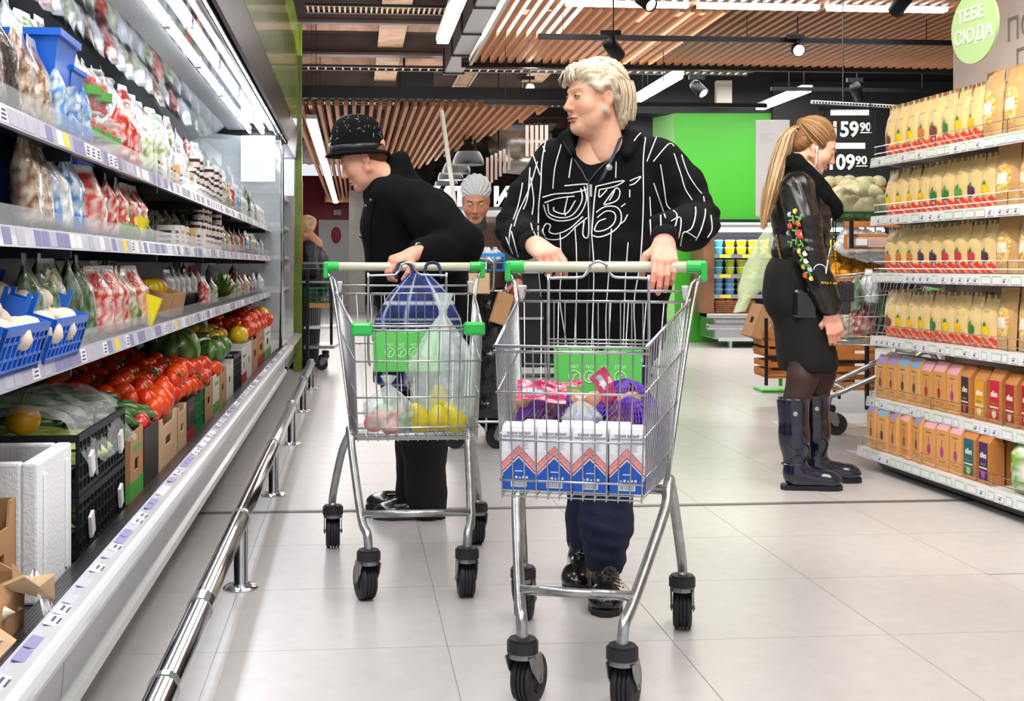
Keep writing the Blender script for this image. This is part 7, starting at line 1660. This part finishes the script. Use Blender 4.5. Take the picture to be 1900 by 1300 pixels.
# header sign above the rack and round hanging sign
M_hdr = mat('header_pink', '#dccdc8', .5, var=.03)
hd_ = empty('header_sign', M=RR.copy(), label='large pale pink sign above the right rack with grey lettering', cat='sign')
B = MB(); B.box(3.30, 3.33, 3.3, 5.86, 1.78, 2.27); B.obj('board', M_hdr, hd_)
B = MB(); fm = frame((3.296, 5.38, 2.10), (0, -1, 0), (0, 0, 1)); text_mesh(B, 'ПО', .15, fm @ T((.0, .0, 0)), .001, align='LEFT')
text_mesh(B, 'П', .15, frame((3.296, 5.31, 1.945), (0, -1, 0), (0, 0, 1)) @ T((.0, 0, 0)), .001, align='LEFT'); B.obj('lettering', mat('letter_taupe', '#8d857c', .6), hd_, kind='stuff')
B = MB(); B.box(3.30, 3.33, 3.4, 3.44, 2.27, 3.0); B.obj('hanger', M_blackmetal, hd_)
rs_ = empty('round_sign', M=RR.copy(), label='round pale green hanging sign with white lettering, at the upper right', cat='sign')
cM = T((3.06, 5.42, 2.17)) @ R(pi/2, 'Z') @ R(pi/2, 'X')
fm = RR.inverted() @ frame(P(1806, 50, 5.2), (.22, -.975, 0), (0, 0, 1))
B = MB(); B.lathe([(.0001, 0), (.155, 0), (.155, .012), (.0001, .012)], 40, M=fm @ T((0, 0, -.013))); B.obj('disc', mat('disc_green', '#a9c48c', .45), rs_)
B = MB(); text_mesh(B, 'ТЕБЕ', .075, fm @ T((-.02, .055, .001)), .0006, bold=.001); text_mesh(B, 'СЮДА', .082, fm @ T((.0, -.035, .001)), .0006, bold=.001); B.obj('lettering', M_white, rs_, kind='stuff')
B = MB(); B.tube([fm @ Vector((0, .17, -.006)), fm @ Vector((0, .9, -.006))], .004, 5); B.obj('cord', M_blackmetal, rs_)
spot(P(1868, 2, 7.4), (-.3, .2, -.9), 'dark spotlight at the top edge behind the round sign', False, 1.1)
# ================================================================ background
# dairy cooler under the green wall
Yd = 15.0
def DX(px): return (px-CX)/F*Yd
def DZ(py): return 1+(CY-py)/F*Yd
dc = empty('dairy_cooler', (0, 0, 0), label='chrome open dairy cooler under the green wall, shelves of coloured tubs', cat='display case')
x0, x1 = DX(1322), DX(1640)
def db(n_, bx, m, **k): B = MB(); B.box(*bx); return B.obj(n_, m, dc, **k)
db('base', (x0, x1, Yd-.1, Yd+.8, .10, .36), M_steel, bevel=.02); db('bumper', (x0-.1, x1, Yd-.16, Yd-.09, .22, .30), M_chrome, bevel=.02); db('bumper', (x0-.1, x1, Yd-.14, Yd-.09, .36, .42), M_steel, bevel=.02)
db('kick_rail', (x0+.05, x1, Yd-.12, Yd-.08, .08, .13), M_bumper); db('foot', (DX(1350), DX(1355), Yd-.1, Yd, 0, .1), M_steel)
db('back', (x0, x1, Yd+.75, Yd+.8, .3, 1.6), M_under); db('canopy', (x0-.03, x1, Yd-.05, Yd+.8, DZ(424), DZ(412)), M_steel, bevel=.03)
db('lamp_tube', (x0, x1, Yd-.04, Yd+.0, DZ(430), DZ(425)), MATS['case_tube']); 
shz = [DZ(478), DZ(515), DZ(553)]
for z in shz:
    db('shelf', (x0+.02, x1, Yd+.1, Yd+.75, z, z+.02), M_steel); st = db('price_strip', (x0+.02, x1, Yd+.06, Yd+.1, z-.005, z+.045), M_steel)
    for t in np.arange(x0+.1, x1, .28): B = MB(); B.box(t, t+.14, Yd+.055, Yd+.06, z, z+.04); B.obj('price_ticket', M_tick[2], st)
B = MB(); B.box(x0-.13, x0, Yd-.1, Yd+.75, .42, DZ(418)); B.obj('end_panel', mat('food_photo', '#7d5640', .4, var=.75, vs=2.2), dc)
b = MB(); b.lathe([(.05, 0), (.062, .07), (.064, .08), (.064, .085), (.0001, .086)], 12); 
TUB = {}
for nm_, c in (('cyan', '#4cb2c8'), ('yellow', '#e2cf1c'), ('purple', '#a673c4'), ('lime', '#b4cc22'), ('blue', '#5fa0dc'), ('olive', '#8d9440')): TUB[nm_] = b.mesh('tub', mat('tub_'+nm_, c, .35))
lidm = (lambda q: (q.lathe([(.0655, .074), (.0655, .086), (.0001, .088)], 12), q.mesh('lid', M_white))[1])(MB())
rows = [(0, ['cyan']+['yellow']*4+['purple']*3+['lime']*3), (1, ['cyan']+['lime']*6+['purple']*4), (2, ['blue', 'blue', 'olive', 'olive', 'olive', 'lime', 'lime', 'olive', 'blue', 'blue', 'olive'])]
for r_, cs in rows:
    for i, c in enumerate(cs):
        for l in range(2 if r_ < 2 else 3):
            x = x0+.11+.145*i
            thing('food_tub', [('tub', TUB[c], None), ('lid', lidm, None)], T((x, Yd+.2, shz[r_]+.047+.09*l*(1 if r_ < 2 else .75))) @ S(1, 1, 1 if r_ < 2 else .75), 'small %s tub in the dairy cooler, %s shelf' % (c, ['upper', 'middle', 'lower'][r_]), 'tub', '%s tubs, %s cooler shelf' % (c, ['upper', 'middle', 'lower'][r_]))
wb = empty('wicker_basket', (DX(1365), Yd+.12, DZ(592)), label='brown wicker basket of bread in the dairy cooler bottom', cat='basket')
B = MB()
for k in range(9): B.tube([(-.24, -.1, .02+.024*k), (.24, -.1, .02+.024*k), (.24, .2, .02+.024*k), (-.24, .2, .02+.024*k)], .012, 5, closed=True)
B.obj('weave', mat('wicker', '#8a5430', .7, var=.4, vs=30), wb, kind='stuff'); B = MB(); B.box(-.23, .23, -.09, .19, 0, .02); B.obj('bottom', MATS['wicker'], wb)
for i in range(4): b = MB(); b.ball((0, 0, 0), (.08, .06, .05), 10, 7); thing('bread_loaf', [('loaf', b.mesh('loaf', mat('bread', '#b8783c', .7, var=.3, vs=12), True), None)], T((DX(1365)-.16+.11*i, Yd+.14, DZ(592)+.22)) @ R(i), 'brown bread loaf in the wicker basket, %s from the left' % ['first', 'second', 'third', 'fourth'][i], 'bread', 'loaves in the wicker basket')
# white floor-standing notice with green pole and base
Ys = 9.75; ns = empty('sign_stand', (0, 0, 0), label='white notice board on a green pole stand behind the ponytailed person', cat='sign')
def px2(px, Y): return (px-CX)/F*Y
def pz2(py, Y): return 1+(CY-py)/F*Y
def nb(par, n_, px0, px1, py0, py1, Y, m, dy=.03, **k): B = MB(); B.box(px2(px0, Y), px2(px1, Y), Y, Y+dy, pz2(py1, Y), pz2(py0, Y)); return B.obj(n_, m, par, **k)
nb(ns, 'board', 1403, 1466, 222, 402, Ys, M_white, bevel=.008); nb(ns, 'pole', 1446, 1452, 400, 716, Ys+.02, mat('pole_green', '#4fc23c', .4), bevel=.003)
B = MB(); B.box(px2(1408, Ys), px2(1490, Ys), Ys-.12, Ys+.16, 0, .02, taper=1.05); B.obj('base', MATS['pole_green'], ns, bevel=.004)
B = MB()
for k, (t, s) in enumerate((('ВЫБИРАЙТЕ', .03), ('СВЕЖИЕ ОВОЩИ', .03))): pass
for k in range(4): B.box(px2(1410, Ys), px2(1432-4*(k % 2), Ys), Ys-.002, Ys-.0005, pz2(250+5*k, Ys), pz2(248+5*k, Ys))
B.obj('faint_print', MATS['faint_ink'], ns, kind='stuff')
# tilted cardboard box on a black rack, wooden crates
M_crw = mat('crate_wood', '#c47a3c', .6, var=.3, vs=10)
def wcrate(px0, px1, py0, py1, Y, rows_, lab, dpt=.4):
    r = empty('wooden_crate', (px2(px0, Y), Y, pz2(py1, Y)), label=lab, cat='crate'); w_ = px2(px1, Y)-px2(px0, Y); h = pz2(py0, Y)-pz2(py1, Y)
    for i in range(rows_):
        for yy in (0, dpt): B = MB(); B.box(0, w_, yy, yy+.012, h*i/rows_+.008, h*(i+1)/rows_-.012); B.obj('slat', M_crw, r)
        B = MB(); B.box(0, .012, .012, dpt, h*i/rows_+.008, h*(i+1)/rows_-.012); B.obj('slat', M_crw, r)
    for x in (0.0, w_-.02): B = MB(); B.box(x, x+.03, .014, .04, 0, h); B.obj('corner_post', M_crw, r)
    B = MB(); B.box(0, w_, 0, dpt, -.008, .004); B.obj('bottom', M_crw, r)
    return r
wcrate(1422, 1550, 614, 660, 9.0, 3, 'orange-brown wooden crate left of the green pole, behind the tall boots'); wcrate(1424, 1550, 668, 700, 9.0, 2, 'lower orange-brown wooden crate left of the green pole')
wcrate(1548, 1622, 622, 668, 8.2, 3, 'wooden slatted crate under the produce stand, upper one'); wcrate(1548, 1622, 676, 722, 8.2, 3, 'wooden slatted crate near the floor under the produce stand')
sf = empty('steel_frame', (0, 0, 0), label='dark steel frame carrying the wooden crates and produce', cat='frame')
for a in (1420, 1546): nb(sf, 'post', a, a+5, 590, 715, 8.95, M_blackmetal)
nb(sf, 'post', 1607, 1613, 640, 760, 8.1, M_blackmetal); nb(sf, 'post', 1556, 1560, 640, 740, 8.6, M_blackmetal)
nb(sf, 'rail', 1420, 1620, 660, 666, 8.9, M_blackmetal, dy=.02); nb(sf, 'rail', 1556, 1613, 668, 674, 8.12, M_blackmetal, dy=.02)
r = carton(.30, .34, .26, M_card, T((px2(1418, 9.3), 9.3, pz2(635, 9.3))) @ R(.35, 'Y'), 'tilted brown cardboard box on the dark frame behind the thin green bag', dip=.0)
# produce stand right: green crates of cabbage etc
def pm(px, py, Y): return T(P(px, py, Y))
CAB = MB()
def cabf(u, v): a = 2*pi*u; b_ = pi*v; r_ = .10*(1+.10*vnoise(cos(a)*3, sin(a)*3, v*6)+.05*sin(a*5+v*8)); return (r_*sin(b_)*cos(a), r_*sin(b_)*sin(a), -r_*cos(b_)*.85)
CAB.grid(cabf, 22, 16, cf=lambda u, v: tuple(np.array(H('#f0efbe'))*(.75+.3*(.5+.5*vnoise(cos(u*6.28)*5, sin(u*6.28)*5, v*7)))), closed_u=True); CABM = CAB.mesh('cabbage', M_skinv, True)
for i, (px, py, Y, s) in enumerate(((1548, 388, 8.5, .9), (1578, 384, 8.5, 1.0), (1608, 388, 8.4, .95), (1562, 366, 8.65, .95), (1590, 358, 8.7, 1.0), (1616, 362, 8.7, .9), (1640, 380, 8.6, .9), (1575, 348, 8.9, .8), (1602, 345, 8.9, .8))):
    thing('cabbage', [('cabbage', CABM, None)], pm(px, py, Y) @ R(i) @ S(s), 'pale green cabbage on the green crate, %s' % ['front left', 'front, second from left', 'front, third from left', 'second row left', 'second row middle', 'second row right', 'front right', 'top left', 'top right'][i], 'cabbage', 'cabbages on the green crate')
crate(.85, .42, .17, M_gcrate, T((px2(1605, 8.5), 8.5, pz2(440, 8.5))), 'dark green plastic crate under the cabbages', None, 6, 4)
ps = empty('produce_stand', (0, 0, 0), label='wooden tiered produce stand with price rail behind the snack rack', cat='stand')
for k, (py0, py1) in enumerate(((410, 421), (434, 462))): nb(ps, 'board', 1568, 1700, py0, py1, 8.1-.02*k, M_crw)
nb(ps, 'price_holder', 1573, 1700, 440, 458, 8.05, M_clear, dy=.004); nb(ps, 'price_ticket', 1581, 1609, 443, 455, 8.04, M_tick[0], dy=.004); nb(ps, 'bracket', 1578, 1584, 408, 460, 8.0, M_blackmetal)
nb(ps, 'top_shelf', 1530, 1660, 347, 351, 8.95, M_crw, dy=.4); nb(ps, 'post', 1652, 1658, 350, 520, 9.0, M_crw); nb(ps, 'tray', 1545, 1700, 515, 522, 8.3, M_crw, dy=.6); nb(ps, 'back_board', 1545, 1700, 440, 640, 8.95, M_cardk); nb(ps, 'leg', 1690, 1700, 460, 770, 8.3, M_blackmetal); nb(ps, 'leg', 1548, 1554, 522, 735, 8.6, M_blackmetal)
M_or = mat('orange_fruit', '#e39a1c', .35, var=.15, vs=20); b = MB(); b.ball((0, 0, 0), .042, 12, 8); ORM = b.mesh('fruit', M_or, True)
k = 0
for row, (py, Y) in enumerate(((508, 8.35), (497, 8.45), (484, 8.55), (474, 8.65))):
    for px in range(1546+5*(row % 2), 1640, 21): thing('orange', [('orange', ORM, None)], pm(px+random.uniform(-2, 2), py, Y), 'yellow-orange fruit heaped on the produce stand tray', 'orange', 'oranges on the stand')
for i, (px, py) in enumerate(((1562, 470), (1590, 478), (1615, 482))): thing('produce_bag', [('bag', BAGS['white%d' % i], None)], pm(px, py+4, 8.25) @ R(.5, 'Y') @ S(1.1), 'white film bag lying on the oranges, %s' % ORD[i], 'bag', 'film bags on the oranges')
for i in range(6): thing('lettuce', [('cabbage', CABM, None)], pm(1540+18*i, 338+random.uniform(-3, 3), 9.1) @ S(.55), 'small leafy green head behind the cabbages', 'lettuce', 'small heads behind the cabbages')
# price boards
M_bd = mat('chalk_black', '#101114', .5); fmY = lambda px, py, Y: frame(P(px, py, Y), (1, -.06, 0), (0, 0, 1))
for i, (y0, y1, big) in enumerate(((198, 256, '159'), (260, 322, '109'))):
    Yb = 7.9; pb_ = empty('price_board', (0, 0, 0), label='black hanging price board with white figures %s 90, %s one' % (big, ['upper', 'lower'][i]), cat='price board')
    nb(pb_, 'board', 1518, 1626, y0, y1, Yb, M_bd, dy=.012)
    B = MB(); B.box(px2(1541-4*i, Yb), px2(1612-7*i, Yb), Yb-.004, Yb, pz2(y0+16, Yb), pz2(y0+5, Yb)); B.obj('name_slip', M_tick[0], pb_)
    B = MB(); text_mesh(B, big, .135, frame(P(1567-7*i, y0+43-1*i, Yb-.005), (1, 0, 0), (0, 0, 1)), .002, bold=.004, sx=.92); text_mesh(B, '90', .075, frame(P(1606-8*i, y0+38, Yb-.005), (1, 0, 0), (0, 0, 1)), .002, bold=.002)
    B.box(px2(1596-8*i, Yb), px2(1617-8*i, Yb), Yb-.006, Yb-.001, pz2(y0+49, Yb), pz2(y0+47, Yb)); B.obj('figures', mat('figure_white', '#f0f0ee', .5), pb_, kind='stuff')
    for c_ in (1530, 1615): B = MB(); B.tube([P(c_, y0, Yb+.006), P(c_, 190, Yb-.05)], .003, 4); B.obj('hook', M_blackmetal, pb_)
hr_ = empty('hanging_rail', (0, 0, 0), label='perforated white hanging rail above the price boards', cat='rail')
B = MB(); a = P(1505, 189, 7.85); b_ = P(1700, 200, 7.9); B.tube([a, b_], .012, 6); B.obj('bar', M_white, hr_)
for t in np.linspace(.02, .98, 34): c_ = a.lerp(b_, t); B = MB(); B.box(c_.x-.006, c_.x+.006, c_.y-.013, c_.y-.011, c_.z-.006, c_.z+.004); B.obj('slot', M_blackmetal, hr_)
B = MB(); B.tube([P(1564, 190, 7.68), P(1564, -60, 7.68)], .004, 5); B.obj('drop_rod', M_steel, hr_)
# third shopping cart, side on
cart3 = make_cart(T((2.98, 7.35, 0)) @ R(radians(176)) @ S(1.12), 'loaded shopping cart side-on behind the snack rack, partly hidden', .515, .295, .69, .292, .20, xf=.70)
for i, (px, py, k) in enumerate(((1580, 610, 'mix'), (1600, 600, 'tom'), (1622, 570, 'dark'), (1590, 560, 'cuc'), (1612, 545, 'white'))):
    thing('produce_bag', [('bag', BAGS['%s%d' % (k, i % 3)], None)], pm(px, py+22, 7.35) @ R(.4*i) @ S(1.1), 'film bag of groceries inside the far right cart, %s' % ['at the left', 'red one', 'dark one', 'green one', 'white one on top'][i], 'bag', 'bags in the far right cart')
# ---------------- worker's trolley: blue crate, chrome handle, black bag
tw = empty('trolley', (0, 0, 0), label='chrome wire trolley with a black refuse bag between the two carts', cat='trolley')
Yt = 6.65
def tt_(n_, pts, r_, m): B = MB(); B.tube(smooth_path(pts, 5), r_, 8); return B.obj(n_, m, tw, smooth=True)
tt_('handle', [P(858, 478, Yt), P(895, 480, Yt-.1), P(912, 484, Yt-.12), P(916, 500, Yt-.12), P(914, 540, Yt-.12)], .011, M_chrome)
for px in (902, 880, 862): tt_('upright', [P(px, 482, Yt-.05), P(px, 640, Yt-.05), P(px, 800, Yt-.05)], .007, M_chrome)
tt_('rail', [P(848, 540, Yt-.06), P(940, 540, Yt-.06)], .008, M_chrome); tt_('rail', [P(848, 782, Yt-.06), P(940, 782, Yt-.06)], .008, M_chrome)
for px in (856, 934): caster(tw, px2(px, Yt), Yt+.05)
B = MB(); B.grid(lambda u, v: (px2(908, Yt)+(.115-.02*v)*(1+.12*vnoise(cos(u*6.28)*3, sin(u*6.28)*3, v*9))*abs(cos(2*pi*u))**.6*(1 if cos(2*pi*u) > 0 else -1), Yt+.02+.09*sin(2*pi*u)*(1+.2*vnoise(u*9, v*8)), .18+.68*v), 40, 34, closed_u=True)
B.obj('refuse_bag', mat('black_film', '#0c0c0e', .18, bump=.9, bs=14, coat=.5), tw, smooth=True)
crate(.26, .22, .10, mat('sky_blue_crate', '#2d8ad0', .4), T((px2(892, Yt), Yt+.06, pz2(504, Yt))), 'sky blue plastic crate of film bags in front of the worker', None, 5, 2)
for i, px in enumerate((868, 886, 904, 918)): thing('produce_bag', [('bag', BAGS['white%d' % (i % 3)], None)], pm(px, 486, Yt+.07) @ R(.6*i) @ S(.75, .9, .42), 'crumpled white film bag in the sky blue crate, %s from the left' % ['first', 'second', 'third', 'fourth'][i], 'bag', 'film bags in the sky blue crate')
carton(.09, .10, .17, M_card, T((px2(922, 6.5), 6.5, pz2(600, 6.5))) @ R(.3, 'Y'), 'brown cardboard box leaning by the black refuse bag', hole=False, dip=0)
carton(.13, .05, .11, M_cardp, T((px2(886, 6.42), 6.42, pz2(545, 6.42))), 'tan paper carton standing in the trolley under the blue crate', hole=False, dip=0)
B = MB(); B.tube([P(819, 205, 6.9), P(843, 372, 6.75), P(852, 478, 6.7)], .013, 8); B.obj('white_pole', mat('pole_cream', '#ddd9c8', .4), None, smooth=True, label='slanting cream-coloured pole standing in the trolley', cat='pole')
# red thing in the worker's hand
b = MB(); b.ball((0, 0, 0), (.04, .03, .035), 10, 7); thing('pepper', [('l', b.mesh('red_pepper', M_tomato, True), None)], T((.335, 6.86, .86)), 'small red vegetable held in the worker\'s hand', 'vegetable')
# ---------------- black counter behind the fair-haired woman
bc = empty('counter', (0, 0, 0), label='long black counter with a white kick strip behind the front cart', cat='counter')
def cb_(n_, bx, m, **k): B = MB(); B.box(*bx); return B.obj(n_, m, bc, **k)
Xa, Xb = px2(945, 10.9), px2(1215, 10.9)
cb_('body', (Xa, Xb, 10.95, 11.5, .06, .93), M_dark); cb_('kick_strip', (Xa, Xb, 10.9, 10.95, .04, .09), M_bumper); cb_('top', (Xa-.02, Xb+.02, 10.9, 11.55, .93, .96), M_steel, bevel=.006); cb_('shelf', (Xa+.02, Xb-.02, 10.9, 10.95, .52, .54), M_steel)
for t in (Xa, (Xa+Xb)/2, Xb-.03): cb_('leg', (t, t+.03, 10.96, 11.4, 0, .06), M_blackmetal)
BAN = curved('banana', .17, .018, -.03, lambda u, v: H('#d9c42c') if .06 < v < .94 else H('#5a4a1c'))
for i in range(7): thing('banana', [('banana', BAN, None)], T((Xa+.02+.05*i, 11.05+.03*(i % 2), 1.0)) @ R(.5+.1*i), 'yellow banana on the black counter by the worker\'s hand', 'banana', 'bananas on the counter')
# ---------------- left trolley beyond the guard rail
lt = empty('stock_trolley', (0, 0, 0), label='dark stock trolley with a green crate, beyond the end of the guard rail', cat='trolley')
Yl = 11.6
def lb_(n_, a, b_, c, d, m, Y=Yl, dy=.03, **k): return nb(lt, n_, a, b_, c, d, Y, m, dy, **k)
lb_('post', 567, 573, 500, 700, M_blackmetal, Y=11.3); lb_('post', 612, 617, 520, 640, M_blackmetal); lb_('rail', 560, 622, 486, 490, M_chrome); lb_('rail', 560, 622, 497, 499, M_chrome); lb_('rail', 560, 622, 521, 525, M_steel)
lb_('shelf', 564, 620, 606, 610, M_white, dy=.5); lb_('shelf', 564, 620, 641, 647, M_steel, dy=.5); lb_('box', 570, 612, 562, 571, M_card, dy=.3)
for i in range(12): B = MB(); x = px2(572+3.6*i, Yl); B.box(x, x+.004, Yl, Yl+.004, pz2(606, Yl), pz2(572, Yl)); B.obj('wire', M_steel, lt)
crate(.24, .3, .15, M_gcrate, T((px2(591, Yl+.15), Yl+.17, pz2(562, Yl))), 'dark green plastic crate on the stock trolley beyond the guard rail', None, 5, 3)
for px in (604, 568): caster(lt, px2(px, 12.2), 12.2)
caster(lt, px2(604, 11.7), 11.7)
# ---------------- cookery department at the back
kd = empty('counter', (0, 0, 0), label='distant pale serving counter under white glowing letters', cat='counter')
def kb(n_, a, b_, c, d, Y, m, dy=.1, **k): return nb(kd, n_, a, b_, c, d, Y, m, dy, **k)
kb('front', 760, 1010, 420, 540, 19, M_white, .6); kb('fascia', 820, 1000, 390, 402, 20, mat('fascia_grey', '#b9b6b2', .5)); kb('back_wall', 700, 1160, 384, 520, 22, mat('back_panel', '#8d857d', .6, var=.25, vs=1.5))
kb('glass', 770, 1000, 470, 480, 18.9, M_steel, .4)
ls_ = empty('letter_sign', (0, 0, 0), label='white glowing letters over the distant serving counter', cat='sign')
for t, px in (('Л', 840), ('И', 862), ('Н', 905), ('И', 925), ('Н', 950)):
    pass
for t, px in (('К', 800), ('У', 820), ('Л', 842), ('И', 932), ('Н', 957)):
    B = MB(); text_mesh(B, t, .40, frame(P(px, 367, 19.9), (1, 0, 0), (0, 0, 1)), .03, bold=.018); B.obj('letter', mat('glow_white', '#ffffff', .4, emit=2.5), ls_, **({}))
nbp = lambda n_, a, b_, c, d, Y, m, dy=.1, **k: nb(kd, n_, a, b_, c, d, Y, m, dy, **k)
# duct and pale panels hanging above the counter
dd = empty('air_duct', (0, 0, 0), label='round silver foil duct in the gap left of the fair-haired woman', cat='duct')
B = MB(); B.tube([P(925, 272, 17), P(970, 262, 17.3), P(1000, 258, 17.6)], [.22, .24, .24], 16); B.tube([P(970, 262, 17.3), P(970, -120, 17.3)], .01, 5); B.obj('foil_tube', mat('foil', '#8d8a84', .3, .7, bump=.8, bs=9), dd, smooth=True)
B = MB(); B.tube([P(935, 300, 15.5), P(985, 305, 15.5)], .14, 14); B.obj('foil_tube', MATS['foil'], dd, smooth=True)
hp_ = empty('slatted_screen', (0, 0, 0), label='pale slatted hanging panels below the far wooden ceiling', cat='panel')
for i in range(6): nb(hp_, 'slat', 902+8*i, 907+8*i, 292-4*i, 345-6*i, 15.2, mat('pale_panel', '#c9b3a8', .6))
for i in range(5): nb(hp_, 'slat', 975+9*i, 981+9*i, 230, 290, 14.6, MATS['pale_panel'])
# pendants
B = MB(); B.tube([P(925, 292, 15.21), P(925, -100, 15.21)], .01, 5); B.obj('hanger', M_blackmetal, hp_); B = MB(); B.box(px2(900, 15.2), px2(1025, 15.2), 14.6, 15.2, pz2(232, 14.6), pz2(229, 14.6)); B.obj('top_rail', M_blackmetal, hp_)
M_pend = mat('pendant_black', '#1a1a1e', .35, .3)
shade = MB(); shade.lathe([(.062, .44), (.062, .26), (.10, .22), (.16, .14), (.195, .06), (.20, .0)], 24); shade.lathe([(.0001, .44), (.062, .44)], 24); SHM = shade.mesh('shade', M_pend, 'auto')
b = MB(); b.lathe([(.0001, .07), (.175, .06), (.19, .02)], 24); SHI = b.mesh('lit_inside', mat('warm_glow', '#ffe2c0', .5, emit=5)); 
for i, (px, py, Y) in enumerate(((869, 306, 15.5), (847, 322, 17.2), (836, 334, 19.0), (828, 345, 21.0), (812, 352, 23.0))):
    r = empty('pendant_lamp', P(px, py, Y), label='black bell-shaped pendant lamp over the distant counter, %s' % ORD[i], cat='lamp', group='bell pendants'); link('shade', SHM, r); link('lit_inside', SHI, r)
    B = MB(); B.tube([(0, 0, .44), (0, 0, 3.98-r.location.z)], .006, 5); B.obj('cord', M_blackmetal, r)
